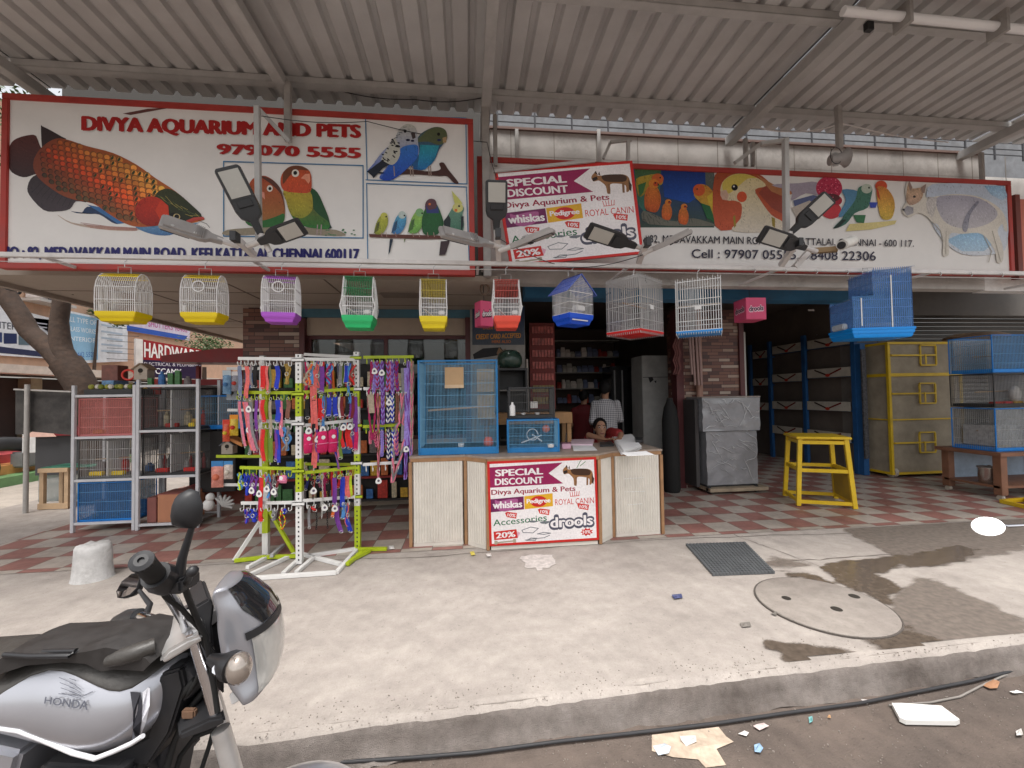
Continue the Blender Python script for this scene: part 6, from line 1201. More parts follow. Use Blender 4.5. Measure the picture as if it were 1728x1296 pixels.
for sg in (-1, 1):
    e = q+hx_*sg*.031+hf*.082+hu*.012; part('eye', MB().ball(e, .0125, 10, sc=(1.2, .8, .75)), M('eye white', (.5, .46, .42), .3), wo_, smooth=True); part('iris', MB().ball(e+hf*.007, .0075, 8), M('dark iris', (.01, .008, .007), .2), wo_, smooth=True)
    part('eyebrow', MB().tube([q+hx_*sg*.014+hf*.092+hu*.034, q+hx_*sg*.032+hf*.089+hu*.039, q+hx_*sg*.05+hf*.076+hu*.034], .004, 6), HAIR, wo_, smooth=True)
part('mouth', MB().tube([q-hx_*.024+hf*.090-hu*.062, q+hf*.1-hu*.064, q+hx_*.024+hf*.090-hu*.062], .006, 6), M('lips', (.2, .07, .06), .4), wo_, smooth=True); part('bindi', MB().ball(q+hf*.094+hu*.05, .006, 8), MC(150, 20, 30), wo_)
hm = MB(); hm.ball(q+hu*.042-hf*.02, .1, 18, sc=(.88, 1.0, .92)); [hm.ball(q+hx_*sg*.062-hf*.005+hu*.02, .035, 10, sc=(.7, 1, 1.5)) for sg in (-1, 1)]; hm.ball(q-hf*.125-hu*.05, .055, 10); hh = fuse('hair', hm, HAIR, wo_, .008, 2)
sr = MB(); sr.loft([[V((q.x+.02+cx+a*cos(2*pi*j/24), 5.36+b*sin(2*pi*j/24), z)) for j in range(24)] for z, a, b, cx in ((.45, .24, .2, 0), (.75, .22, .17, 0), (nk.z-.25, .21, .15, .01), (nk.z-.13, .22, .13, .02), (nk.z-.03, .17, .1, .04), (nk.z+.03, .10, .07, .05))])
limb(sr, [ls_, ls_.lerp(le_, .75)], [.085, .07]); limb(sr, [rs_, rs_.lerp(re_, .6)], [.08, .065]); limb(sr, [nk+V((-.1, -.06, -.16)), nk+V((.1, .0, -.02)), nk+V((.18, .12, -.05))], [.06, .055, .06])
for sg in (-1, 1): limb(sr, [V((q.x+sg*.1, 5.38, .5)), V((q.x+sg*.12, 5.02, .5)), V((q.x+sg*.11, 5.06, .15))], [.13, .11, .1])
fuse('sari', sr, M('red sari cloth', (.26, .022, .022), .7, var=.25, scale=9), wo_)
ch = thing('chair', 'wooden chair under the seated woman behind the counter', 'chair', (q.x, 5.4, .005)); part('seat', MB().box(q.x-.22, q.x+.24, 5.15, 5.6, .37, .4), MATS['honey wood'], ch)
for x in (-.2, .2):
    for y in (5.17, 5.55): part('leg', MB().box(q.x+x-.02, q.x+x+.02, y, y+.04, .005, .369 if y < 5.3 else .7), MATS['honey wood'], ch)
# ================================================================= leash rack
LIME = M('lime paint', (.42, .52, .02), .4, var=.15, scale=8, grime=.1); WRK = M('white rack paint', (.74, .73, .71), .4, var=.08, grime=.08)
CB0, RB0, LB0 = Uz(506, 952), Uz(604, 928), Uz(449, 936)
rack = thing('leash_rack', 'white and lime green metal display rack full of leashes left of the counter', 'rack', (CB0.x, CB0.y, .005))
def post(p, ytop, px, segs, w=.052):
    zt_ = UY(px, ytop, p.y).z; cuts = [0]+segs+[1]
    for i, (a, b) in enumerate(zip(cuts, cuts[1:])):
        mb = MB(); mb.box(p.x-w/2, p.x+w/2, p.y-w/2, p.y+w/2, .01+(zt_-.01)*a, .01+(zt_-.01)*b-.0005)
        o = part('post', mb, (WRK, LIME)[(i+(1 if p is RB0 else 0)) % 2], rack)
        sl_ = MB(); z = .01+(zt_-.01)*a+.03
        while z < .01+(zt_-.01)*b-.02: sl_.box(p.x-.006, p.x+.006, p.y-w/2-.0012, p.y-w/2-.0002, z, z+.016); z += .042
        if (p is not LB0): part('slot', sl_, BLKP, o)
post(CB0, 598, 505, [.34, .50, .70, .86]); post(RB0, 594, 606, [.22, .38, .48, .72, .8]); post(LB0, 640, 455, [.12, .26, .38])
def gp(x, y, z=.018): return Uz(x, y, z)
for a, b, m in (((406, 977), (568, 966), WRK), ((406, 977), (500, 934), WRK), ((568, 966), (602, 928), WRK), ((506, 934), (575, 952), WRK), ((478, 968), (505, 943), WRK), ((500, 966), (530, 940), WRK), ((417, 958), (455, 938), WRK), ((520, 938), (600, 926), WRK)):
    part('base_bar', MB().bar(gp(*a), gp(*b), .035, .03), m, rack, bevel=.002)
for a, b in (((604, 927), (653, 926)), ((586, 952), (612, 930)), ((594, 944), (624, 929)), ((396, 946), (449, 940)), ((450, 940), (505, 938))): part('base_bar', MB().bar(gp(*a, .024), gp(*b, .024), .035, .03), LIME, rack, bevel=.002)
part('brace', MB().bar(gp(395, 946), UY(444, 872, LB0.y), .026, .03), WRK, rack); part('brace', MB().bar(gp(497, 934), UY(455, 862, LB0.y), .026, .03), LIME, rack); part('brace', MB().bar(gp(458, 938, .05), gp(478, 920, .05), .03, .03), M('grey bar', (.4, .4, .4), .5), rack)
WIRE_H = M('white hook', (.7, .7, .68), .4, var=.05)
RAILS = {}
def rail(key, x0, y0, Y0, x1, y1, Y1, m, nh=8, hooks=True, back=None):
    a, b = UY(x0, y0, Y0), UY(x1, y1, Y1); o = part('rail', MB().bar(a, b, .012, .03), m, rack, bevel=.002); RAILS[key] = (a, b, x0, x1)
    if hooks:
        d = (b-a).normalized(); n = V((d.y, -d.x, 0))
        for i in range(nh):
            h = MB(); p = a.lerp(b, (i+.5)/nh)-V((0, 0, .012)); h.tube([p+n*.008, p+n*.008-V((0, 0, .035))]+[p+n*.028-V((0, 0, .037+.0))-n*.02*cos(t)-V((0, 0, .018*sin(t))) for t in [.5, 1.2, 1.9, 2.6, 3.1]]+[p+n*.05-V((0, 0, .02))], .0042, 5)
            part('hook', h, WIRE_H if m is WRK else LIME, o)
YC, YR_, YLE, YRE = CB0.y-.02, RB0.y-.02, CB0.y+.12, RB0.y+.14
rail('L1', 402, 605, YLE, 499, 606, YC, WRK); rail('L2', 401, 662, YLE, 499, 663, YC, LIME); rail('L3', 425, 710, YLE, 499, 712, YC, WRK, 6); rail('L4', 405, 789, YLE, 499, 791, YC, LIME); rail('L5', 407, 849, YLE, 499, 848, YC, WRK)
rail('C1', 511, 606, YC, 601, 607, YR_, WRK); rail('C2', 511, 662, YC, 601, 656, YR_, LIME); rail('C3', 511, 718, YC, 599, 709, YR_, WRK); rail('C4', 511, 798, YC, 600, 789, YR_, LIME); rail('C5', 511, 845, YC, 603, 838, YR_, WRK)
rail('R1', 613, 603, YR_, 698, 602, YRE, LIME); rail('R2', 613, 656, YR_, 697, 656, YRE, WRK); rail('R3', 612, 720, YR_, 676, 717, YRE-.04, LIME, 6); rail('R4', 612, 784, YR_, 676, 780, YRE-.04, WRK, 6)
rail('B1', 513, 598, LB0.y+.25, 602, 603, RB0.y+.12, WRK, hooks=False); rail('B2', 540, 655, LB0.y+.3, 602, 656, RB0.y+.12, LIME, hooks=False); rail('B4', 515, 783, LB0.y+.3, 601, 784, RB0.y+.12, LIME, hooks=False)
for p, ys in ((CB0, (607, 664, 714, 793, 848)), (RB0, (604, 657, 719, 783, 840))):
    for y in ys: z = UY(505, y, p.y).z; part('clamp', MB().box(p.x-.06, p.x+.06, p.y-.04, p.y-.028, z-.022, z+.012), WRK if y in (607, 714, 848, 657, 783) else LIME, rack, bevel=.008)
ZIN = M('zinc ring', (.6, .6, .58), .3, metal=.7, var=.05)
ORD = ('first', 'second', 'third', 'fourth', 'fifth', 'sixth', 'seventh', 'eighth', 'ninth', 'tenth', 'eleventh', 'twelfth', 'thirteenth', 'fourteenth', 'fifteenth'); RN = {'1': 'top', '2': 'second', '3': 'third', '4': 'fourth', '5': 'lowest'}; SN = {'L': 'left', 'C': 'middle', 'R': 'right'}
CNT = {}
COLS = dict(greyblue=(120, 130, 155), coral=(225, 110, 105), black=(28, 26, 28), red=(215, 40, 40), olive=(110, 115, 80), blue=(40, 60, 185), gold=(170, 140, 70), pink=(215, 120, 140), purple=(120, 60, 150), beige=(170, 155, 135), brown=(130, 85, 70), green=(110, 135, 50), multi=(150, 90, 130), camo=(230, 130, 165), grey=(130, 128, 130), maroon=(120, 35, 45), magenta=(165, 35, 90), lavender=(150, 130, 205), hotpink=(205, 30, 95), lime=(190, 210, 40), white=(225, 222, 220), orange=(225, 110, 50), silver=(170, 170, 170), navy=(35, 40, 100), skyblue=(80, 140, 200))
def clothm(cn):
    return MC(*COLS[cn], rough=.75, var=.3, scale=40)
TAGM = M('white tag card', (.78, .77, .75), .5, var=.04)
def hang(key, kind, cn, px, py1, w=.024, tag=None, loop=False, c2=None, sway=0):
    a, b, x0, x1 = RAILS[key]; t_ = (px-x0)/(x1-x0); n = CNT[key] = CNT.get(key, 0)+1
    d = (b-a).normalized(); nn = V((d.y, -d.x, 0)); p = a.lerp(b, t_)+nn*.03-V((0, 0, .048)); zb = UY(px, py1, p.y).z; L_ = max(.04, p.z-zb)
    word = dict(strap='nylon leash' if L_ > .3 else 'dog collar', rope='twisted rope leash', chain='chain', pouch='pouch', loop='leash loop', card='card tag', bundle='harness bundle')[kind]
    cname = {'greyblue': 'grey blue', 'hotpink': 'hot pink', 'camo': 'pink patterned', 'multi': 'mixed colour', 'skyblue': 'sky blue'}.get(cn, cn)
    t = thing('leash' if kind in ('strap', 'rope', 'loop') and L_ > .3 else dict(strap='collar', rope='leash', chain='chain', pouch='pouch', loop='leash', card='card', bundle='harness')[kind], f'{cname} {word}, {ORD[n-1]} from left, {RN[key[1]]} rail, {SN[key[0]]} arm of the rack', dict(strap='leash' if L_ > .3 else 'collar', rope='leash', chain='chain', pouch='pouch', loop='leash', card='card', bundle='harness')[kind], p, 'pet leashes and collars hung on the rack')
    m = clothm(cn); rnd = random.Random(n*31+ord(key[0])+int(key[1])*7); up_ = V((0, 0, 1)); jit = rnd.uniform(-.01, .01)
    def pt(f, u=0, o=0): return p+d*(u+sway*f*f+jit*sin(f*4))+nn*(o+.006*sin(f*7+n))-up_*(L_*f)
    if kind == 'strap':
        for side in (-1, 1):
            mb = MB(); k_ = 12; off = side*w*(.28 if L_ > .2 else .02); oo = side*.004
            mb.loft([[pt(.08+f*.92, off-w/2, oo), pt(.08+f*.92, off+w/2, oo), pt(.08+f*.92, off+w/2, oo+.0025), pt(.08+f*.92, off-w/2, oo+.0025)] for f in [i/k_*(1 if side > 0 else rnd.uniform(.9, 1)) for i in range(k_+1)]])
            part('band', mb, m if side > 0 or not c2 else clothm(c2), t, smooth=True)
        part('ring', MB().tube([pt(.03)+d*.012*cos(a_)+up_*.014*sin(a_)-up_*.0 for a_ in [i*pi/6 for i in range(12)]], .0028, 5, closed=True), ZIN, t)
        part('buckle', MB().tube([pt(1.0)+d*w*.6*cos(a_)+up_*.012*sin(a_)+nn*.004 for a_ in [i*pi/6 for i in range(12)]], .0028, 5, closed=True) if L_ < .3 else MB().tube([pt(.98)+up_*.02, pt(1)-up_*.02], .006, 6), ZIN, t)
    elif kind in ('rope', 'loop'):
        r = w*.28
        if kind == 'loop': path = [pt(f, .004+w*.9*sin(pi*min(1, f*1.02))*(1 if f > .35 else .35), 0) for f in [i/24 for i in range(25)]]+[pt(f, -.004-w*.9*sin(pi*min(1, f*1.02))*(1 if f > .35 else .35), .008) for f in [i/24 for i in range(24, -1, -1)]]
        else: path = [pt(i/30, w*.3, 0) for i in range(31)]+[pt(i/30, -w*.3, .006) for i in range(30, -1, -1)]
        for q, cm in ((0, m), (1, clothm(c2 or 'white' if c2 is not None else cn))):
            tw = [v+(d*cos(i*1.1+q*pi)+nn*sin(i*1.1+q*pi))*r*.55 for i, v in enumerate(path)]; part('strand', MB().tube(tw, r*.75, 6), cm, t, smooth=True)
        part('clip', MB().tube([pt(0)+up_*.015, pt(.03)], .006, 6), ZIN, t)
    elif kind == 'chain':
        mb = MB(); k_ = max(4, int(L_/.018))
        for i in range(k_):
            c_ = pt((i+.5)/k_); ax = d if i % 2 else nn; mb.tube([c_+ax*.006*cos(a_)+up_*.012*sin(a_) for a_ in [j*pi/4 for j in range(8)]], .0028, 4, closed=True)
        part('links', mb, m if cn == 'black' else ZIN, t); part('handle', MB().tube([pt(0)+d*.015*cos(a_)+up_*.02*sin(a_) for a_ in [i*pi/6 for i in range(12)]], .005, 5, closed=True), m, t)
    elif kind == 'pouch':
        mb = MB(); W = w/2; mb.loft([[p+d*(W*s*cos(2*pi*j/14))+nn*(.022*s2*sin(2*pi*j/14)+.01)-up_*(L_*f) for j in range(14)] for f, s, s2 in ((.05, .3, .2), (.12, .95, .7), (.3, 1, 1.1), (.6, 1.05, 1.2), (.85, 1.02, .9), (.98, .9, .3), (1, .5, .1))]); part('bag', mb, m, t, smooth=True)
        part('label_disc', MB().lathe(p+nn*.034-up_*(L_*.35), [(.018, 0), (.018, .002)], 14, nn), TAGM, t); part('piping', MB().tube([pt(.6, -W, .03), pt(.6, 0, .04), pt(.6, W, .03)], .003, 5), MC(235, 150, 185), t); part('ring', MB().tube([p+d*.012*cos(a_)+up_*.016*sin(a_) for a_ in [i*pi/6 for i in range(12)]], .0028, 5, closed=True), ZIN, t)
    elif kind == 'card': part('card', MB().prism([pt(.05, -w*.5, .01), pt(.05, w*.5, .01), pt(1, w*.55, .012), pt(1, -w*.45, .012)], nn*.003), m, t); part('string', MB().tube([pt(-.2), pt(.05)], .002, 4), ZIN, t)
    elif kind == 'bundle':
        for i in range(4):
            u0 = rnd.uniform(-w*.5, w*.5); mb = MB(); mb.tube([pt(f, u0*sin(f*3+.4+i)+w*.3*sin(f*9+i*2), .01*sin(f*5+i)) for f in [j/14 for j in range(15)]], w*.2, 6); part('band', mb, clothm(c2) if (c2 and i % 2) else m, t, smooth=True)
        part('ring', MB().tube([pt(.5)+d*.016*cos(a_)+up_*.016*sin(a_)+nn*.012 for a_ in [i*pi/6 for i in range(12)]], .003, 5, closed=True), ZIN, t)
    if tag is not None:
        c_ = pt(tag)+nn*.022; part('tag', MB().prism([c_+d*(.028*cos(a_)*(1-.35*sin(a_)))+up_*(.032*sin(a_)) for a_ in [i*pi/8 for i in range(16)]], nn*.002), TAGM, t); part('tag_print', MB().prism([c_+nn*.0024+d*(.012*cos(a_))+up_*(.012*sin(a_)) for a_ in [i*pi/5 for i in range(10)]], nn*.0006), M('tag print', (.12, .1, .14), .6), t)
    return t
SPEC = []
def H(*a, **k): SPEC.append((a, k))
for a in (('L1', 'strap', 'greyblue', 410, 668, .03), ('L1', 'strap', 'coral', 421, 672, .032), ('L1', 'strap', 'black', 435, 652, .03), ('L1', 'strap', 'red', 448, 656, .036), ('L1', 'strap', 'olive', 460, 660, .02), ('L1', 'strap', 'blue', 472, 656, .032), ('L1', 'bundle', 'gold', 488, 648, .04)): H(*a)
H('L2', 'strap', 'pink', 409.5, 752, .026, sway=.05, c2='grey'); H('L2', 'strap', 'pink', 418, 760, .04, sway=.10, c2='coral'); H('L2', 'strap', 'grey', 427, 758, .03, tag=.22, sway=.06); H('L2', 'strap', 'purple', 437, 725, .024); H('L2', 'strap', 'red', 448, 712, .036, c2='pink'); H('L2', 'strap', 'beige', 461, 735, .022); H('L2', 'strap', 'blue', 473.5, 712, .036); H('L2', 'strap', 'brown', 490, 706, .04)
H('L3', 'strap', 'grey', 428, 765, .026, tag=.12); H('L3', 'bundle', 'multi', 437, 764, .03); H('L3', 'strap', 'red', 448, 778, .036, c2='coral'); H('L3', 'strap', 'green', 461, 780, .036); H('L3', 'strap', 'blue', 474, 780, .036); H('L3', 'bundle', 'skyblue', 488, 760, .05, c2='grey')
H('L4', 'bundle', 'skyblue', 410, 826, .045, c2='lime'); H('L4', 'bundle', 'blue', 421, 835, .04); H('L4', 'bundle', 'purple', 433, 835, .04, tag=.75); H('L4', 'strap', 'red', 444, 880, .032, c2='magenta', tag=.4); H('L4', 'bundle', 'multi', 457, 840, .04, c2='skyblue', tag=.6); H('L4', 'bundle', 'grey', 469, 838, .035, tag=.75); H('L4', 'pouch', 'camo', 483, 815, .07)
H('L5', 'bundle', 'purple', 421, 882, .035, c2='blue'); H('L5', 'bundle', 'blue', 433, 880, .045); H('L5', 'strap', 'red', 446, 878, .03); H('L5', 'bundle', 'grey', 466, 878, .04); H('L5', 'loop', 'red', 481, 892, .02, c2='lime')
H('C1', 'bundle', 'beige', 518, 650, .05, c2='orange'); H('C1', 'strap', 'coral', 527, 735, .036); H('C1', 'strap', 'purple', 537.5, 662, .04, c2='grey'); H('C1', 'bundle', 'skyblue', 551, 648, .05, c2='magenta'); H('C1', 'strap', 'grey', 570, 650, .03); H('C1', 'strap', 'blue', 580, 645, .034, c2='white'); H('C1', 'bundle', 'brown', 592, 650, .05, c2='red')
H('C2', 'strap', 'black', 516, 705, .03); H('C2', 'strap', 'red', 538, 708, .036); H('C2', 'strap', 'blue', 551, 702, .04); H('C2', 'strap', 'blue', 562, 702, .04); H('C2', 'strap', 'maroon', 572, 705, .03, c2='white'); H('C2', 'strap', 'black', 582, 700, .034); H('C2', 'strap', 'maroon', 590, 706, .03, c2='purple'); H('C2', 'strap', 'purple', 597, 730, .026)
H('C3', 'pouch', 'hotpink', 517, 765, .075, tag=.0); H('C3', 'strap', 'coral', 527, 790, .03); H('C3', 'pouch', 'hotpink', 540, 764, .095, tag=.02); H('C3', 'pouch', 'hotpink', 557, 763, .085); H('C3', 'bundle', 'blue', 565, 792, .03, c2='multi'); H('C3', 'strap', 'red', 574, 755, .032, c2='black', tag=.02); H('C3', 'strap', 'red', 586, 756, .036, tag=.02); H('C3', 'strap', 'hotpink', 596, 760, .04, c2='purple')
H('C4', 'chain', 'black', 525, 842, .02, tag=.6); H('C4', 'chain', 'silver', 540, 875, .02); H('C4', 'chain', 'black', 549, 838, .02); H('C4', 'strap', 'purple', 561, 858, .024); H('C4', 'strap', 'blue', 574, 856, .026); H('C4', 'strap', 'lime', 588, 838, .022)
H('C5', 'strap', 'grey', 519, 890, .02); H('C5', 'chain', 'black', 531, 894, .02); H('C5', 'chain', 'black', 549, 892, .02); H('C5', 'strap', 'purple', 565, 898, .026, sway=.03); H('C5', 'strap', 'blue', 579, 898, .026, sway=.05)
H('R1', 'loop', 'magenta', 626, 742, .032); H('R1', 'rope', 'magenta', 635, 656, .03, c2='lavender'); H('R1', 'rope', 'purple', 643, 664, .034, c2='lavender', tag=.35); H('R1', 'rope', 'magenta', 652, 660, .034, c2='lavender'); H('R1', 'rope', 'purple', 660, 664, .034, c2='lavender'); H('R1', 'rope', 'magenta', 668, 660, .03, c2='purple'); H('R1', 'strap', 'lavender', 681, 752, .05, c2='grey'); H('R1', 'rope', 'lavender', 688, 800, .03, c2='purple', sway=.02); H('R1', 'rope', 'beige', 694, 822, .03, c2='pink', sway=-.03)
H('R2', 'card', 'beige', 624, 697, .055); H('R2', 'rope', 'brown', 636, 812, .022, c2='pink', tag=.99); H('R2', 'rope', 'purple', 644, 716, .032, c2='lavender'); H('R2', 'rope', 'navy', 653, 714, .034, c2='white', tag=.3); H('R2', 'rope', 'blue', 660, 712, .03, c2='white'); H('R2', 'rope', 'brown', 668, 712, .03); H('R2', 'loop', 'pink', 676, 812, .05, c2='grey', sway=-.10); H('R2', 'rope', 'lavender', 684, 808, .03, c2='purple', tag=.65, sway=-.02)
H('R3', 'rope', 'navy', 654, 775, .03, c2='white'); H('R3', 'rope', 'blue', 662, 772, .034, c2='white'); H('R3', 'rope', 'purple', 668, 768, .03, c2='pink')
rnd = random.Random(77); pal = ['red', 'blue', 'purple', 'pink', 'coral', 'black', 'grey', 'maroon', 'hotpink', 'greyblue', 'navy', 'orange', 'lime', 'green', 'magenta', 'skyblue']
for key in [a+str(i) for a in 'LCR' for i in (1, 2, 3, 4, 5) if a+str(i) in RAILS and a+str(i) != 'R4']+['B1', 'B2', 'B4']:
    x0, x1 = RAILS[key][2:]; used = [a[3] for a, k in SPEC if a[0] == key]; yb = {'1': 690, '2': 745, '3': 785, '4': 850, '5': 895}[key[1]]
    for i in range(9 if key[0] == 'B' else 5):
        px = x0+5+(x1-x0-10)*(i+rnd.random()*.8)/(9 if key[0] == 'B' else 5)
        if min([abs(px-u) for u in used]+[99]) < 3.2: continue
        used.append(px); H(key, 'rope' if key[0] == 'R' else rnd.choice(('strap', 'strap', 'strap', 'bundle')), rnd.choice(('purple', 'lavender', 'magenta', 'navy', 'pink')) if key[0] == 'R' else rnd.choice(pal), px, yb-rnd.uniform(5, 45), rnd.uniform(.018, .03), c2=rnd.choice([None, None, 'grey', 'pink']), tag=.3 if rnd.random() < .12 else None)
SN['B'] = 'back'
for a, k in sorted(SPEC, key=lambda q: (q[0][0], q[0][3])): hang(*a, **k)
# second, half hidden rack of pet toys further left
r2 = thing('toy_rack', 'half hidden rack of bagged pet toys left of the leash rack', 'rack', UY(392, 890, 4.9)); YT = 4.9
for x0, y0, x1, m in ((383, 622, 404, WRK), (384, 692, 404, WRK), (365, 770, 404, LIME), (378, 818, 404, WRK)):
    a, b = UY(x0, y0, YT), UY(x1+40, y0, YT); part('rail', MB().bar(a, b, .012, .03), m, r2)
a = UY(440, 600, YT); part('post', MB().box(a.x-.025, a.x+.025, YT+.02, YT+.07, .005, a.z), WRK, r2)
def bag(label, px0, px1, py0, py1, Y, cols, name='toy_bag', grp='bagged toys on the far rack'):
    a, b = UY(px0, py0, Y), UY(px1, py1, Y); W = b.x-a.x; t = thing(name, label, 'toy bag', V(((a.x+b.x)/2, Y, b.z)), grp)
    part('header', MB().box(a.x, b.x, Y-.006, Y-.002, a.z-(a.z-b.z)*.22, a.z), MC(*cols[0]), t); mb = MB(); zb_, zt_ = b.z, a.z-(a.z-b.z)*.2
    mb.loft([[V((a.x+W*u, Y-.004-s*sin(pi*u), zb_+(zt_-zb_)*f)) for u in [i/8 for i in range(9)]]+[V((a.x+W*u, Y+.003, zb_+(zt_-zb_)*f)) for u in [i/8 for i in range(8, -1, -1)]] for f, s in ((0, .003), (.2, .03), (.6, .035), (1, .003))]); part('bag', mb, MC(*cols[1], rough=.25, var=.4, scale=25), t, smooth=True)
    if len(cols) > 2: part('toy', MB().ball(V(((a.x+b.x)/2, Y-.03, (zb_+zt_)/2)), min(W*.3, .04), 10), MC(*cols[2]), t, smooth=True)
bag('blue headed bag of pink toys on the lower lime rail of the far rack', 357, 377, 778, 822, YT-.03, ((60, 130, 190), (215, 140, 125), (220, 120, 90))); bag('blue headed bag of pale bones on the lower lime rail of the far rack', 378, 393, 778, 808, YT-.03, ((70, 140, 200), (215, 200, 190), (225, 215, 200)))
bag('red and yellow snack bag leaning on the far toy rack', 376, 388, 708, 745, YT-.03, ((210, 60, 40), (215, 90, 60), (230, 200, 60))); bag('orange and yellow snack bag on the far toy rack', 388, 402, 700, 735, YT-.03, ((235, 150, 40), (225, 190, 60), (210, 60, 40)))
bag('clear blue toy bag high on the far toy rack', 376, 390, 625, 665, YT-.03, ((190, 205, 215), (110, 150, 185), (70, 120, 170))); bag('clear bag with red toy high on the far toy rack', 391, 404, 627, 660, YT-.03, ((220, 215, 215), (150, 150, 160), (190, 60, 50)))
BHW = M('birdhouse wood', (.42, .36, .30), .7, var=.2)
def birdhouse(label, px, py, Y, s, m, roof):
    p = UY(px, py, Y); t = thing('birdhouse', label, 'birdhouse', p, 'small wooden birdhouses'); x, z = p.x, p.z
    part('box', MB().prism([(x-s*.42, Y, z), (x+s*.42, Y, z), (x+s*.42, Y, z+s*.75), (x, Y, z+s*1.05), (x-s*.42, Y, z+s*.75)], (0, s*.7, 0)), m, t)
    for sg in (-1, 1): part('roof', MB().bar((x+sg*s*.55, Y+s*.34, z+s*.68), (x, Y+s*.34, z+s*1.1), s*.9, s*.06, up=(0, 0, 1)), roof, t)
    part('entrance', MB().lathe((x, Y-.001, z+s*.6), [(s*.16, 0), (s*.16, .002)], 14, (0, -1, 0)), M('hole dark', (.03, .025, .02), .9), t); part('perch', MB().tube([(x, Y, z+s*.36), (x, Y-s*.15, z+s*.36)], s*.03, 6), m, t)
DGR = M('slate roof', (.13, .14, .16), .7)
birdhouse('beige birdhouse standing on top of the left end of the right shelf rack', 237, 640, 5.3, .17, BHW, M('tan roof', (.3, .22, .15), .7)); birdhouse('grey blue birdhouse hanging beside the far toy rack under the blue cage', 391, 675, 4.95, .13, M('grey blue wood', (.3, .33, .36), .7), DGR); birdhouse('greyish birdhouse above the lower lime rail of the far rack', 383, 766, 5.0, .14, BHW, DGR)
solo('snack_tray', MB().prism([UY(376, 733, YT+.02), UY(408, 748, YT+.02), UY(408, 754, YT+.02), UY(376, 738, YT+.02)], (0, .15, 0)), M('orange board', (.5, .2, .06), .6), 'tilted orange brown board under the snack bags', 'board')
# plush and parrots on the floor behind
pl_ = thing('plush_toy', 'white and grey plush toy lying by the red boards behind the racks', 'toy', UY(365, 868, 5.3)); q = UY(352, 852, 5.3); mb = MB(); mb.ball(q, .07, 14, sc=(.9, .8, 1)); mb.ball(q+V((.02, 0, .09)), .05, 12); part('body', mb, MC(220, 218, 215), pl_, smooth=True)
mb = MB(); q2 = UY(378, 852, 5.28)
for i in range(7): a_ = i*.5-.6; mb.tube([q2, q2+V((.12*cos(a_), -.01, .1*sin(a_)+.02))], [.028, .012], 8)
part('paws', mb, MC(170, 168, 165), pl_, smooth=True)
# ================================================================= shelf racks on the left
PINK = M('pink plastic', (.62, .2, .2), .4, var=.1); CLR = M('clear plastic', (.6, .58, .55), .15, alpha=.22, var=.0); SBLUE = MC(30, 130, 215, rough=.35)
RACKP = M('light steel paint', (.58, .58, .60), .4, var=.1, grime=.12)
def srack(label, px0, px1, ptop, pys, pbase, Y):
    x0, x1 = UY(px0, 780, Y).x, UY(px1, 780, Y).x; zt_ = UY((px0+px1)/2, ptop, Y).z; t = thing('shelf_rack', label, 'rack', ((x0+x1)/2, Y+.2, .005), 'steel shelf racks of cages'); zs = [UY((px0+px1)/2, y, Y).z for y in pys]
    for x in (x0, x1):
        for y in (Y, Y+.42): part('post', MB().box(x-.017, x+.017, y-.017, y+.017, .006, zt_), RACKP, t, bevel=.002)
    for z in zs:
        mb = MB(); mb.box(x0+.018, x1-.018, Y-.014, Y+.014, z-.014, z+.014).box(x0+.018, x1-.018, Y+.406, Y+.434, z-.014, z+.014); part('crossbar', mb, RACKP, t, bevel=.002); part('shelf', MB().box(x0+.019, x1-.019, Y+.0145, Y+.4055, z-.006, z+.006), M('dull shelf', (.2, .19, .18), .6), t)
    return x0, x1, zs
YS = 5.29
def fe(cols):
    def f(t, w, d, h):
        for i, (u, c, ww) in enumerate(cols): part('feeder', MB().box(w*u-ww/2, w*u+ww/2, -d*.35, -d*.2, .03, .075), MC(*c), t, bevel=.006)
        part('panel', MB().box(-w/2+.02, w/2-.02, d*.42, d*.425, .02, h-.02), CLR, t); part('divider', MB().box(-.006, .006, -d*.48, d*.4, .02, h-.02), MATS['white plastic'], t); part('perch', MB().tube([(-w*.45, 0, h*.45), (w*.45, -.02, h*.5)], .007, 6), MATS['wood perch'], t)
    return f
ax0, ax1, az = srack('left steel shelf rack holding pink, clear and blue cages', 124, 227, 650, (668, 738, 810, 882), 900, YS)
bx0, bx1, bz_ = srack('right steel shelf rack with a dark cage, red feeders and an orange carton', 233, 334, 640, (651, 727, 804, 884), 890, YS-.02)
RW = M('rosy wire', (.55, .28, .27), .5, var=.05); GW = M('grey wire', (.45, .45, .45), .4, metal=.4, var=.05); BKW = M('blackish wire', (.1, .1, .1), .4)
cA = (ax0+ax1)/2; wA = ax1-ax0-.06
def cageS(label, cx, z, w, h, fr, wm, cols, Y=YS, tm=None, pan=None):
    t = wirecage(label, V((cx, Y+.21, z+.008)), w, .36, h, 0, fr, wm, .03, .024, 'cages on the steel shelf racks', fe(cols), horiz=3, fw=.012)
    if pan: [part('tinted_panel', MB().box(-w/2+.012, w/2-.012, y, y+.002, .012, h-.012), pan, t) for y in (.171, -.183)]
    return t
cageS('pinkish cage with a yellow feeder on the upper tier of the left steel rack', cA, az[1], wA, (az[0]-az[1])-.035, PINK, RW, [(-.25, (230, 190, 50), .11)], pan=M('rosy panel', (.5, .14, .12), .4, alpha=.45, var=.2))
cageS('grey cage with two yellow feeders on the middle tier of the left steel rack', cA, az[2], wA, (az[1]-az[2])-.035, M('dark frame', (.12, .12, .12), .5), GW, [(-.28, (235, 200, 40), .14), (.12, (230, 200, 40), .13)])
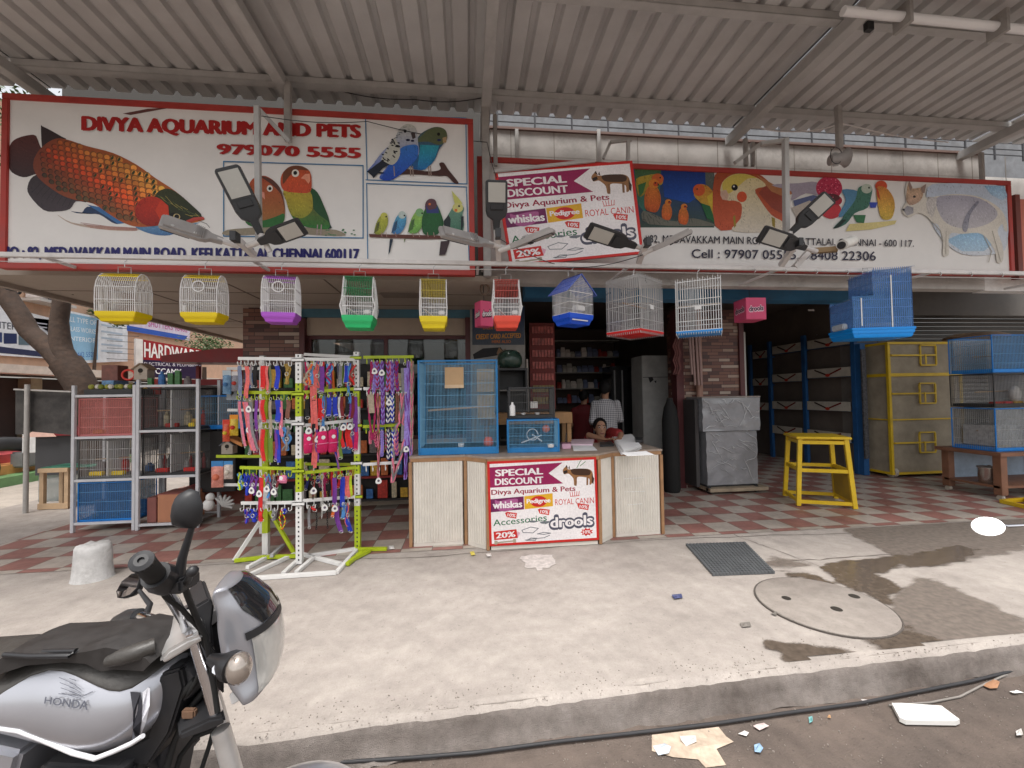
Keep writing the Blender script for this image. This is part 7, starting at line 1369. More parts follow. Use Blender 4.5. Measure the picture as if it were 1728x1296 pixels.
cageS('blue cage with toys on the bottom tier of the left steel rack', cA, az[3], wA, (az[2]-az[3])-.035, SBLUE, BW, [(.05, (150, 140, 60), .08), (-.3, (200, 180, 80), .05)], pan=M('blue panel', (.03, .12, .3), .4, alpha=.5, var=.2))
cB = (bx0+bx1)/2; wB = bx1-bx0-.06
cageS('dark cage with red tray and yellow feeder, upper tier of the right steel rack', cB, bz_[1], wB, (bz_[0]-bz_[1])-.035, BLKP, BKW, [(.33, (230, 200, 50), .07), (-.05, (170, 40, 30), .14)], YS-.02)
cageS('dark cage with two red feeders on the middle tier of the right steel rack', cB, bz_[2], wB, (bz_[1]-bz_[2])-.035, BLKP, BKW, [(-.22, (200, 40, 34), .14), (.3, (200, 40, 34), .14)], YS-.02)
oc = thing('carton', 'plain orange brown carton on the bottom tier of the right steel rack', 'carton', (cB+.02, YS+.15, bz_[3]+.008)); part('box', MB().box(cB-.14, cB+.2, YS+.02, YS+.32, bz_[3]+.008, bz_[3]+.33), M('orange card', (.46, .2, .11), .7, var=.12), oc, bevel=.004); part('flap', MB().box(cB-.141, cB+.201, YS+.019, YS+.321, bz_[3]+.331, bz_[3]+.339), M('red card', (.3, .1, .08), .7), oc)
solo('red_crate', MB().box(cB-.26, cB-.16, YS+.03, YS+.3, bz_[3]+.008, bz_[3]+.3), M('dull red crate', (.25, .09, .075), .6), 'dull red crate squeezed left of the orange brown carton', 'crate', bevel=.004)
rnd = random.Random(5)
for i in range(12):
    x = cB-.28+i*.05; hh_ = rnd.uniform(.12, .19); z = bz_[2]+.045; c, cn = (((190, 185, 182), 'whitish'), ((130, 50, 50), 'red'), ((90, 88, 86), 'grey'))[i % 3]
    solo('bottle', MB().lathe((x, YS+.27, z), [(.02, 0), (.021, hh_*.7), (.009, hh_*.8), (.009, hh_)], 10), MC(*c, rough=.4), f'{cn} bottle, {ORD[i]} from left, in the right steel rack\'s middle cage' if i < 11 else 'last grey bottle at the right end in the right steel rack\'s middle cage', 'bottle', 'bottles in the right rack')
# goods on top of the racks
zA = az[0]+.012
solo('goods_box', MB().box(cA-.10, cA+.03, YS+.08, YS+.3, zA+.07, zA+.17), M('blue white carton', (.16, .3, .5), .6, var=.5, scale=18), 'blue and white printed carton on top of the left steel rack', 'box', bevel=.003)
solo('goods_tray', MB().box(cA-.24, cA+.27, YS+.02, YS+.36, zA, zA+.065), M('black tray', (.04, .04, .04), .5), 'low black tray on top of the left steel rack', 'tray', bevel=.004)
for i in range(9):
    x = cA-.17+i*.052; c, cn = (((150, 150, 60), 'olive'), ((205, 200, 190), 'white'), ((120, 130, 50), 'green'))[i % 3]
    solo('toy_ball', MB().ball((x, YS+.035+.02*(i % 2), zA+.095), .03, 10), MC(*c), f'{cn} toy ball, {ORD[i]} from the left in the black tray on the left rack', 'ball', 'balls in the tray', smooth=True)
solo('toy_ring', MB().tube([V((cA+.10+.07*cos(a_), YS+.2, zA+.24+.06*sin(a_))) for a_ in [i*pi/9 for i in range(18)]], .012, 8, closed=True), MC(225, 70, 60), 'red plastic ring standing above the blue and white carton', 'ring', smooth=True)
solo('goods_box', MB().box(cA-.2, cA-.02, YS+.2, YS+.36, zA+.175, zA+.36), M('brown print carton', (.22, .09, .07), .6, var=.4, scale=16), 'reddish brown printed carton at the back of the left rack top', 'box', bevel=.003)
RM_ = M('deep red paint', (.24, .02, .02), .5, var=.2, grime=.1); M('black board', (.022, .02, .02), .6)
GC = (((190, 60, 50), 'red'), ((60, 110, 170), 'blue'), ((205, 190, 160), 'pale'), ((70, 120, 70), 'green'), ((215, 170, 60), 'yellow'), ((120, 110, 110), 'grey'), ((200, 110, 60), 'orange'))
rnd = random.Random(31)
for tier, (xa, xb, zz, yy, lab) in enumerate(((bx0+.05, bx1-.05, bz_[0]+.012, YS, 'on top of the right steel rack'), (ax0+.05, ax1-.05, az[0]+.012, YS+.34, 'at the back of the left rack top'), (ax0+.04, ax1-.04, az[2]+.045, YS+.2, 'in the clear middle cage of the left rack'), (bx0+.04, bx1-.04, bz_[1]+.045, YS+.2, 'in the dark upper cage of the right rack'), (ax0+.04, ax1-.04, az[3]+.045, YS+.2, 'in the blue bottom cage of the left rack'), (bx1+.1, bx1+.95, .345, 5.98, 'on the dark red stand behind the racks'), (bx1-.1, bx1+.95, UY(350, 640, 5.9).z+.003, 5.98, 'on the top board of the dark red stand'))):
    x = xa+.02
    while x < xb-.05:
        w_, h_ = rnd.uniform(.05, .12), rnd.uniform(.07, .2); c, cn = rnd.choice(GC); mb = MB(); y_ = yy+rnd.uniform(0, .05)
        if rnd.random() < .5: mb.loft([[(x+a, y_+b, zz+f*h_) for a, b in ((.004, 0), (w_-.004, .004), (w_-.004, .05*s_), (.004, .05*s_))] for f, s_ in ((0, .9), (.1, 1), (.85, .8), (1, .1))])
        else: mb.lathe((x+w_/2, y_+w_/2, zz), [(w_*.4, 0), (w_*.42, h_*.1), (w_*.4, h_*.7), (w_*.2, h_*.82), (w_*.2, h_)], 10)
        solo('goods_pack', mb, MC(*c, rough=.4, var=.5, scale=30), f'{cn} pet goods pack {lab}', 'pet goods', 'packed goods on the left racks'); x += w_+rnd.uniform(.005, .04)
gx0, gx1 = UY(412, 700, 5.72).x, UY(690, 700, 5.72).x; gw = thing('goods_board', 'dark board crowded with pet goods on the wall behind the leash rack', 'display board', ((gx0+gx1)/2, 5.8, .1)); part('board', MB().box(gx0, gx1, 5.79, 5.83, .12, 1.95), MATS['black board'], gw)
for row, z in enumerate((.16, .46, .76, 1.06, 1.36, 1.64)):
    part('ledge', MB().box(gx0, gx1, 5.66, 5.789, z-.03, z-.005), RM_ if row == 1 else MATS['black board'], gw); x = gx0+.02
    while x < gx1-.1:
        w_, h_ = rnd.uniform(.06, .15), rnd.uniform(.1, .24); c, cn = rnd.choice(GC)
        solo('goods_pack', MB().loft([[(x+a, 5.69+b, z+f*h_) for a, b in ((.004, 0), (w_-.004, .004), (w_-.004, .06*s_), (.004, .06*s_))] for f, s_ in ((0, .9), (.1, 1), (.85, .8), (1, .1))]), MC(*c, rough=.4, var=.5, scale=30), f'{cn} pack on the {RN[str(min(5, 6-row))] if row else "bottom"} ledge of the dark goods board', 'pet goods', 'goods behind the leash rack'); x += w_+rnd.uniform(.01, .06)
# red awning boards behind the racks
ra_ = thing('red_canopy_cart', 'dark red roofed stand behind the steel racks', 'stand', (UY(330, 700, 6.0).x, 6.0, .005)); RM = M('deep red paint', (.24, .02, .02), .5, var=.2, grime=.1)
a, b = UY(300, 588, 5.9), UY(415, 612, 5.9); part('roof', MB().prism([(a.x-.2, 5.9, b.z+.02), (b.x, 5.9, b.z), (b.x, 5.9, a.z), (a.x+.5, 5.9, a.z), (a.x-.2, 5.9, b.z+.1)], (0, .5, 0)), RM, ra_); part('shelf', MB().box(a.x-.1, b.x, 5.9, 6.4, UY(350, 650, 5.9).z, UY(350, 640, 5.9).z), RM, ra_)
part('back', MB().box(a.x-.1, b.x, 6.3, 6.34, .2, UY(350, 652, 5.9).z), M('black board', (.022, .02, .02), .6), ra_)
for x in (a.x-.05, b.x-.04): part('post', MB().box(x, x+.04, 6.35, 6.4, .005, b.z), RM, ra_)
part('lower_shelf', MB().box(a.x, b.x, 5.9, 6.29, .3, .33), RM, ra_); part('red_panel', MB().box(a.x+.3, b.x, 5.88, 5.899, .12, .5), M('brick red panel', (.22, .06, .04), .7, var=.2), ra_)
cb2 = wirecage('blue mesh cage on the dark red stand behind the right steel rack', V((UY(368, 724, 5.55).x, 5.7, UY(368, 724, 5.55).z)), .5, .3, .42, 0, SBLUE, BW, .05, .02, extras=fe([(.1, (200, 200, 190), .08)]), horiz=3); part('tinted_panel', MB().box(-.24, .24, .13, .133, .02, .4), MATS['blue panel'], cb2)
solo('dark_crate', MB().box(UY(340, 740, 5.6).x, UY(400, 740, 5.6).x, 5.56, 5.86, .35, UY(368, 727, 5.55).z-.005), M('black board', (.022, .02, .02), .6), 'black crate under the blue mesh cage behind the right rack', 'crate', bevel=.006)
# chalkboards, stool and odds at far left
yb = Uz(43, 866).y; bp_ = thing('black_board_stand', 'weathered black boards mounted on a grey pole at far left', 'board', Uz(43, 866)); a = UY(43, 655, yb); part('pole', MB().tube([Uz(43, 866), V((Uz(43, 866).x, yb, a.z+.05))], .028, 10), POSTM, bp_, smooth=True)
part('board', MB().prism([UY(48, 660, yb+.05), UY(119, 662, yb+.05), UY(119, 734, yb+.05), UY(48, 728, yb+.05)], (0, .03, 0)), M('scuffed black paint', (.05, .045, .042), .7, var=.8, scale=5), bp_); part('board', MB().prism([UY(26, 658, yb+.1), UY(40, 658, yb+.1), UY(40, 733, yb+.1), UY(26, 733, yb+.1)], (0, .03, 0)), MATS['scuffed black paint'], bp_); part('top_rail', MB().bar(UY(24, 657, yb+.02), UY(120, 661, yb+.02), .02), POSTM, bp_)
p0 = Uz(90, 860); wsl = thing('wooden_stool', 'plain raw wooden stool with a green cloth top at far left', 'stool', p0); s_ = .19; zt_ = UY(90, 790, p0.y).z; RAW = M('raw pine', (.52, .36, .22), .7, var=.2)
part('top', MB().box(p0.x-s_, p0.x+s_, p0.y-.02, p0.y+.34, zt_-.06, zt_), RAW, wsl, bevel=.004); part('cloth', MB().box(p0.x-s_+.02, p0.x+s_+.3, p0.y, p0.y+.36, zt_+.001, zt_+.012), MC(50, 110, 90), wsl)
for x in (-s_+.01, s_-.06):
    for y in (0, .28): part('leg', MB().box(p0.x+x, p0.x+x+.05, p0.y+y, p0.y+y+.05, .005, zt_-.061), RAW, wsl)
part('foot_board', MB().box(p0.x-s_, p0.x+s_, p0.y-.012, p0.y-.001, .01, .09), RAW, wsl)
dg = thing('pet_house', 'small pet house with a pink and red pitched roof at far left', 'pet house', UY(95, 735, 7.0)); q = UY(95, 735, 7.0); part('box', MB().box(q.x-.28, q.x+.35, 7.0, 7.5, .4, q.z), MC(60, 60, 62), dg); part('roof', MB().prism([(q.x-.36, 6.95, q.z), (q.x+.4, 6.95, q.z), (q.x+.25, 6.95, q.z+.16), (q.x-.1, 6.95, q.z+.18)], (0, .6, 0)), MC(120, 30, 36), dg); part('gable', MB().prism([(q.x-.4, 6.93, q.z-.01), (q.x+.05, 6.93, q.z-.01), (q.x-.1, 6.93, q.z+.16)], (0, .015, 0)), MC(225, 185, 170), dg); part('stand', MB().box(q.x-.25, q.x+.3, 7.02, 7.45, .0, .399), M('clear tank', (.3, .33, .32), .2, alpha=.6), dg)
q = UY(60, 764, 8.2); solo('white_box', MB().box(q.x-.22, q.x+.12, 8.2, 8.5, q.z, UY(60, 731, 8.2).z), MC(215, 215, 215), 'white box standing on the far pavement behind the black boards', 'box', bevel=.01)
q = V((-8.6, 9.2, 0)); mt_ = thing('motorbike', 'dark motorbike parked across the side street', 'motorbike', q)
for dx in (-.6, .6): w_ = part('wheel', MB().tube([q+V((dx*.5+.27*cos(a_), dx*.9, .3+.27*sin(a_))) for a_ in [i*pi/10 for i in range(20)]], .05, 8, closed=True), BLKP, mt_, smooth=True); part('rim', MB().lathe(q+V((dx*.5, dx*.9-.02, .3)), [(.04, 0), (.2, .01), (.2, .03), (.04, .04)], 16, (0, 1, 0)), POSTM, w_)
part('body', MB().loft([[q+V((u*.5+a_*.12*cos(t), u*.9, .62+b_+.14*sin(t))) for t in [i*pi/5 for i in range(10)]] for u, a_, b_ in ((-.7, .4, .1), (-.3, 1, .1), (0, 1, .05), (.25, 1.2, .14), (.5, .6, .1))]), BLKP, mt_, smooth=True); part('engine', MB().box(q.x-.12, q.x+.14, q.y-.25, q.y+.2, .25, .55), M('engine grey', (.2, .2, .2), .5), mt_, bevel=.03); part('handlebar', MB().tube([q+V((.0, .55, .98)), q+V((.3, .5, .92)), q+V((.62, .5, .98))], .016, 8), BLKP, mt_, smooth=True); part('fork', MB().tube([q+V((.3, .54, .3)), q+V((.27, .42, .9))], .025, 8), POSTM, mt_)
# ================================================================= right side of the shop
YEL = M('yellow paint', (.70, .47, .02), .4, var=.15, scale=6, grime=.18)
# blue shelving with chevrons: runs into the depth of the right bay along its right wall
XS = 6.85; pS = plane_fn(V((XS, 0, 0)), V((-1, 0, 0)))
bs = thing('blue_shelving', 'blue steel shelving with pale boards and red chevrons deep in the right bay', 'shelving', (XS+.2, 8.0, .005)); BST = M('shelving blue', (.022, .1, .27), .45, var=.2, grime=.1)
for px in (1266, 1299, 1357, 1441): p = pS(px, 650); part('post', MB().box(XS-.01, XS+.05, p.y-.04, p.y+.04, .005, pS(px, 640).z*0+2.62), BST, bs)
for q4 in (((1362, 572), (1434, 565), (1434, 583), (1362, 590)), ((1303, 586), (1352, 577), (1352, 591), (1303, 598)), ((1362, 622), (1434, 617), (1434, 636), (1362, 641)), ((1303, 633), (1352, 626), (1352, 643), (1303, 647)), ((1362, 676), (1434, 676), (1434, 696), (1362, 693)), ((1303, 677), (1352, 677), (1352, 692), (1303, 690)), ((1362, 722), (1434, 730), (1434, 750), (1362, 740)), ((1303, 716), (1352, 722), (1352, 738), (1303, 730)), ((1270, 596), (1296, 590), (1296, 602), (1270, 606)), ((1270, 640), (1296, 636), (1296, 650), (1270, 652)), ((1270, 680), (1296, 680), (1296, 692), (1270, 690))):
    ps_ = [pS(*p) for p in q4]; y0, y1 = ps_[0].y, ps_[1].y; zt__, zb__ = max(ps_[0].z, ps_[1].z), min(ps_[2].z, ps_[3].z); zm_ = (ps_[0].z+ps_[1].z+ps_[2].z+ps_[3].z)/4
    o = part('fascia', MB().box(XS+.0, XS+.02, min(y0, y1), max(y0, y1), zm_-.085, zm_+.085), M('fascia cream', (.56, .52, .45), .6, grime=.2), bs)
    part('shelf', MB().box(XS+.0205, XS+.55, min(y0, y1), max(y0, y1), zm_-.09, zm_-.065), BST, bs)
    ym_ = (y0+y1)/2; w_ = abs(y1-y0)*.3; A = Art(lambda u, v, off=0: V((XS-off, u, v)), .001); A.line([(ym_-w_, zm_+.06), (ym_, zm_-.05)], .03, C(120, 30, 26)); A.line([(ym_+w_, zm_+.06), (ym_, zm_-.05)], .03, C(60, 40, 36)); A.ell(ym_, zm_-.05, .05, .03, C(200, 60, 40)); A.done('chevron', o)
part('back', MB().box(XS+.56, XS+.58, 6.75, 9.7, .005, 2.62), M('dark board', (.08, .06, .05), .8), bs)
part('end_panel', MB().box(XS, XS+.1, 6.55, 6.68, .005, 2.3), BST, bs); part('lace_strip', MB().box(XS-.02, XS+.06, 6.50, 6.53, .3, 2.2), M('dark lace', (.1, .1, .11), .8, var=.8, scale=30), bs)
mb = MB().bar(UY(1378, 565, 7.6), UY(1412, 561, 7.6), .012, .01); solo('tube_light', mb, M('dull tube', (.5, .52, .5), .4), 'unlit pale tube fixed high in the right bay behind the big blue cage', 'tube light')
solo('small_plate', MB().box(UY(1364, 523, 7).x, UY(1374, 523, 7).x, 7, 7.01, UY(1364, 525, 7).z, UY(1364, 522, 7).z), PAPER, 'tiny pale plate on the dark ceiling of the right bay', 'plate')
# shrink wrapped cabinet on a trolley
a, b = UY(1185, 672, 5.76), UY(1286, 818, 5.76); W = b.x-a.x; tz = UY(1240, 822, 5.76).z
tw_ = thing('trolley', 'low wooden trolley on castors under the wrapped cabinet', 'trolley', ((a.x+b.x)/2, 6.0, .005)); part('deck', MB().box(a.x+.05, b.x+.06, 5.70, 6.35, tz-.05, tz), M('worn timber', (.35, .28, .2), .7, var=.3), tw_, bevel=.003)
for x in (a.x+.08, b.x-.08):
    for y in (5.78, 6.25): c_ = part('castor', MB().tube([V((x-.02, y, .055)), V((x+.02, y, .055))], .05, 14), BLKP, tw_); part('fork', MB().box(x-.03, x+.03, y-.03, y+.03, .09, tz-.051), POSTM, c_)
wr = thing('wrapped_cabinet', 'grey cabinet in crumpled clear plastic wrap standing on the trolley', 'cabinet', ((a.x+b.x)/2, 6.0, tz+.001))
WRAP = M('plastic wrap', (.27, .275, .295), .2, var=.22, scale=3.5, coat=1, bump=.35, bscale=9); zm = UY(1240, 728, 5.76).z
def crump(x0, x1, y0, y1, z0, z1, s):
    mb = MB(); nx, nz = 14, 14; rings = []
    for k in range(nz+1):
        z = z0+(z1-z0)*k/nz; per = [(x0+(x1-x0)*i/nx, y0) for i in range(nx)]+[(x1, y0+(y1-y0)*i/8) for i in range(8)]+[(x1-(x1-x0)*i/nx, y1) for i in range(nx)]+[(x0, y1-(y1-y0)*i/8) for i in range(8)]
        rings.append([V((x+.012*NZ.noise(V((x*9, z*9, s))), y+.014*NZ.noise(V((x*7, z*11, s+3))), z)) for x, y in per])
    return mb.loft(rings)
part('upper_case', crump(a.x, b.x, 5.76, 6.3, zm+.01, a.z, 1), WRAP, wr, smooth=True); part('lower_case', crump(a.x+.07, b.x-.03, 5.80, 6.3, tz+.03, zm, 2), WRAP, wr, smooth=True); cr_m = M('wrap crease glint', (.55, .56, .58), .2, var=.2, coat=1); rnd = random.Random(8)
for i in range(46):
    up_ = i % 2; z0, z1 = (zm+.03, a.z-.02) if up_ else (tz+.06, zm-.02); x0, x1, yy = (a.x+.02, b.x-.02, 5.744) if up_ else (a.x+.1, b.x-.05, 5.786); px, pz = rnd.uniform(x0, x1), rnd.uniform(z0, z1); an = rnd.gauss(0, .35) if rnd.random() < .6 else rnd.uniform(-1.2, -.4); l = rnd.uniform(.08, .45); pts = []
    for j in range(7): t = j/6-.5; pts.append(V((min(x1, max(x0, px+l*t*cos(an))), yy+.006*sin(j*2+i), min(z1, max(z0, pz+l*t*sin(an)+.01*sin(j*1.7+i))))))
    part('crease_glint', MB().tube(pts, [.0005, .003, .005*rnd.random()+.002, .005, .003, .002, .0005], 5), cr_m, wr, smooth=True)  # creases coloured paler than the wrap, as painted-on glints of the plastic
part('top_sheet', MB().box(a.x-.01, b.x+.01, 5.75, 6.31, a.z+.005, a.z+.02), M('dusty top', (.3, .27, .25), .8), wr); part('side_board', MB().box(a.x-.07, a.x-.015, 5.85, 6.3, tz+.002, a.z-.02), M('dark board side', (.05, .045, .045), .7), wr); part('base_plinth', MB().box(a.x+.07, b.x-.03, 5.82, 6.3, tz+.001, tz+.029), BLKP, wr)
# yellow stool
sp = V((Uz(1380, 848).x, Uz(1380, 848).y, 0)); zt_ = UY(1380, 733, sp.y+.1).z
ys = thing('yellow_stool', 'tall yellow wooden stool on the tiled floor before the right bay', 'stool', (sp.x, sp.y, .005), None, R(-24))
tw2, bw2 = .25, .305
def leg_at(sx, sy, z): f = 1-z/zt_; q = tw2+(bw2-tw2)*f; return V((sx*q, sy*q*.9, z))
for sx in (-1, 1):
    for sy in (-1, 1): part('leg', MB().bar(leg_at(sx, sy, .005), leg_at(sx, sy, zt_-.03), .05, .05, up=(0, 1, 0)), YEL, ys, bevel=.003)
part('seat', MB().box(-tw2-.05, tw2+.05, -tw2*.9-.05, tw2*.9+.05, zt_-.03, zt_), YEL, ys, bevel=.005)
for z in (.06, .46, zt_-.075):
    for s in (-1, 1): part('stretcher', MB().bar(leg_at(-1, s, z), leg_at(1, s, z), .03, .045), YEL, ys, bevel=.002); part('stretcher', MB().bar(leg_at(s, -1, z+.003), leg_at(s, 1, z+.003), .03, .045), YEL, ys, bevel=.002)
part('side_panel', MB().loft([[leg_at(.9, -.93, .09), leg_at(-.9, -.93, .09), leg_at(-.9, -.9, .09), leg_at(.9, -.9, .09)], [leg_at(.9, -.93, .44), leg_at(-.9, -.93, .44), leg_at(-.9, -.9, .44), leg_at(.9, -.9, .44)]]) , M('dull mustard board', (.42, .28, .04), .6, var=.2), ys) if False else part('side_panel', MB().prism([leg_at(.97, -.9, .09), leg_at(.97, .9, .09), leg_at(.97, .9, .44), leg_at(.97, -.9, .44)], (-.012, 0, 0)), M('dull mustard board', (.42, .28, .04), .6, var=.2), ys)
# big yellow framed mesh cage on castors
yc = Uz(1520, 808).y+.08; fx0, fx1 = UY(1502, 700, yc).x, UY(1622, 700, yc).x; zb_, zt_ = UY(1560, 797, yc).z, UY(1560, 579, yc).z; dpt = .95
bc = thing('aviary_cage', 'big yellow framed mesh cage on castor wheels', 'cage', ((fx0+fx1)/2, yc+.4, .005)); GRM = M('dusty mesh', (.42, .36, .27), .8, alpha=.82, var=.3, scale=3)
mb = MB(); fw = .045
zsx = [zb_, zb_+(zt_-zb_)*.41, zb_+(zt_-zb_)*.755, zt_]
for x in (fx0, fx1):
    for y in (yc, yc+dpt): mb.box(x-fw/2, x+fw/2, y-fw/2, y+fw/2, zb_+fw/2+.001, zt_-fw/2-.001)
for i, z in enumerate(zsx):
    h_ = fw*(1.2 if i == 2 else .9 if i != 1 else .5)
    for y in (yc, yc+dpt): mb.box(fx0-fw/2-.001, fx1+fw/2+.001, y-fw/2-.001, y+fw/2+.001, z-h_/2, z+h_/2)
    for x in (fx0, fx1): mb.box(x-fw/2+.002, x+fw/2-.002, yc+fw/2, yc+dpt-fw/2, z-h_/2+.001, z+h_/2-.001)
part('frame', mb, YEL, bc)
pm = MB().box(fx0, fx1, yc-.002, yc+.002, zb_, zt_).box(fx0, fx1, yc+dpt-.002, yc+dpt+.002, zb_, zt_).box(fx0-.002, fx0+.002, yc, yc+dpt, zb_, zt_).box(fx1-.002, fx1+.002, yc, yc+dpt, zb_, zt_); part('mesh', pm, GRM, bc)
part('floor_board', MB().box(fx0+.03, fx1-.03, yc+.03, yc+dpt-.03, zb_-.03, zb_-.021), M('stained board', (.2, .16, .12), .8), bc)
part('back_sheet', MB().box(fx0+.5*(fx1-fx0), fx1-.05, yc+.1, yc+.105, zsx[1]+.1, zsx[2]-.03), M('dusty ply', (.33, .28, .22), .8, var=.3), bc)
for i in range(3):
    z0, z1 = zsx[i], zsx[i+1]; m_ = (z0+z1)/2+.06; c_ = (fx0*.52+fx1*.48)+.04*i; dm = MB(); w2, h2 = .15, min(.17, (z1-z0)*.33); yy = yc-.03
    for z in (m_-h2, m_, m_+h2): dm.box(c_-w2, c_+w2, yy-.01, yy+.01, z-.012, z+.012)
    for x in (c_-w2, c_+w2): dm.box(x-.012, x+.012, yy-.0095, yy+.0095, m_-h2+.012, m_+h2-.012)
    d_ = part('door', dm, YEL, bc); part('rail', MB().box(fx0+.03, c_-w2-.013, yy-.008, yy+.008, m_-.014, m_+.014), YEL, bc); part('latch', MB().box(c_-.08, c_-.05, yy-.018, yy-.0105, m_-h2*.9, m_+.02), YEL, d_)
for x in (fx0+.06, fx1-.06):
    for y in (yc+.05, yc+dpt-.06): w_ = part('castor', MB().tube([V((x-.03, y, .09)), V((x+.03, y, .09))], .085, 16), M('cream tyre', (.5, .45, .38), .6), bc, smooth=True); part('hub', MB().tube([V((x-.035, y, .09)), V((x+.035, y, .09))], .04, 10), BLKP, w_); part('fork', MB().box(x-.04, x+.04, y-.03, y+.03, .178, zb_-.031), POSTM, w_)
for i, (x, y, lb) in enumerate(((1450, 562, 'thin grey board standing behind the yellow framed cage'),)): pass
# table with cages at the right edge
ty = Uz(1692, 846).y; t0, t1 = UY(1634, 760, ty+.35).x-.0, UY(1690, 760, ty).x; zt_ = UY(1690, 764, ty).z; BRN = M('brown table wood', (.21, .10, .06), .55, var=.25)
tb_ = thing('wooden_table', 'brown wooden table on small castors at the right edge', 'table', (t1+.3, ty+.3, .005)); part('top', MB().box(t1-.06, t1+1.5, ty-.03, ty+.75, zt_-.05, zt_), BRN, tb_, bevel=.004)
for x in (t1-.02, t1+1.3):
    for y in (ty, ty+.6): l_ = part('leg', MB().box(x, x+.1, y, y+.09, .07, zt_-.051), BRN, tb_, bevel=.003); part('castor', MB().tube([V((x+.02, y+.045, .037)), V((x+.07, y+.045, .037))], .032, 12), M('cream tyre', (.5, .45, .38), .6), l_)
part('lower_shelf', MB().box(t1-.02, t1+1.4, ty+.02, ty+.66, .16, .19), BRN, tb_); part('blue_sheet', MB().box(t1+.09, t1+1.29, ty+.62, ty+.64, .191, zt_-.06), M('pale blue sheet', (.32, .4, .5), .7, var=.25), tb_)
po = thing('steel_pot', 'stainless steel pot on the lower shelf of the brown table', 'pot', (t1+.12, ty+.22, .192)); part('body', MB().lathe((t1+.12, ty+.22, .191), [(.10, 0), (.112, .01), (.118, .2), (.128, .21), (.128, .215), (.112, .21), (.105, .02), (.001, .015)], 28), M('stainless steel', (.6, .58, .55), .22, metal=.9, var=.05), po, smooth=True); part('lid', MB().lathe((t1+.12, ty+.22, .405), [(.124, 0), (.12, .008), (.02, .02), (.015, .03), (.001, .032)], 24), M('dark lid', (.2, .18, .17), .4), po, smooth=True)
cw = 1.15; cx_ = t1+.6
g1 = 'cages stacked on the brown table'
z1_, z2_, z3_ = zt_+.004, UY(1690, 688, ty).z, UY(1690, 628, ty).z; z4_ = UY(1690, 562, ty).z
BPAN = MATS['blue panel']
def stackc(label, z0, h, fr, wm, cols, pan): t = wirecage(label, V((cx_, ty+.32, z0)), cw, .5, h, 0, fr, wm, .05, .022, g1, fe(cols), horiz=3, fw=.012); [part('tinted_panel', MB().box(-cw/2+.02, cw/2-.02, y, y+.002, .03, h-.02), pan, t) for y in ((.236, -.25) if pan else ())]; return t
stackc('lowest blue cage with a yellow feeder on the brown table', z1_, z2_-z1_-.012, SBLUE, GW, [(-.28, (200, 170, 40), .2)], M('misty panel', (.3, .33, .36), .4, alpha=.45, var=.3)); stackc('dark wire cage with red and yellow packs, middle of the stack on the table', z2_, z3_-z2_-.012, BLKP, BKW, [(-.33, (180, 50, 40), .14), (-.2, (200, 50, 60), .14), (-.05, (190, 150, 50), .16)], None); stackc('topmost bright blue cage of the stack on the table', z3_, z4_-z3_-.01, SBLUE, BW, [(-.22, (215, 180, 40), .2)], BPAN)
solo('cloth_bundle', MB().ball((cx_-.05, ty+.2, z2_+.17), .1, 14, sc=(.7, .6, 1.2)), M('white cloth', (.6, .58, .56), .8, var=.2, bump=.6, bscale=15), 'white crumpled cloth inside the dark middle cage on the table', 'cloth', smooth=True); solo('cloth_bundle', MB().ball((cx_-.1, ty+.2, z3_+.1), .09, 14, sc=(1.5, .6, .4)), MATS['white cloth'], 'white cloth lying in the topmost blue cage on the table', 'cloth', smooth=True); solo('white_pot', MB().lathe((cx_+.2, ty+.12, z3_+.12), [(.09, 0), (.1, .1), (.1, .18), (.08, .2)], 18), MATS['white cloth'], 'white round pot in the topmost blue cage at the right edge', 'pot', smooth=True); solo('newspaper_pile', MB().box(cx_-.5, cx_-.12, ty+.15, ty+.5, z1_+.06, z1_+.34), M('newspaper', (.4, .4, .4), .8, var=.5, scale=22), 'pile of grey newspapers inside the lowest blue cage', 'newspapers', bevel=.006); solo('nest_box', MB().box(cx_-.05, cx_+.25, ty+.12, ty+.35, z1_+.06, z1_+.32).lathe((cx_+.08, ty+.1195, z1_+.2), [(.05, 0), (.05, .003)], 14, (0, -1, 0)), M('grey nest box', (.22, .22, .23), .7), 'grey nest box with a round hole in the lowest blue cage', 'nest box')
solo('wicker_tray', MB().lathe((UY(1645, 566, 6.4).x, 6.4, UY(1645, 572, 6.4).z), [(.4, 0), (.42, .03), (.3, .09), (.05, .11)], 24), M('wicker', (.28, .18, .11), .8, var=.4, scale=20), 'shallow upturned wicker tray above the cages on the table', 'basket', smooth=True)
a = UY(1722, 700, ty+.1); solo('yellow_post', MB().box(a.x, a.x+.05, ty-.12, ty-.07, zt_-.02, UY(1722, 625, ty-.1).z), YEL, 'yellow frame post at the right edge before the stacked cages', 'post')
yf = thing('yellow_floor_frame', 'yellow painted triangular frame lying on the tiles at the right edge', 'frame', Uz(1720, 850)); 
for p_, q_ in (((1690, 846), (1760, 840)), ((1690, 846), (1760, 862)), ((1730, 842), (1745, 858))): part('bar', MB().bar(Uz(*p_, .03), Uz(*q_, .03), .04, .045), YEL, yf)
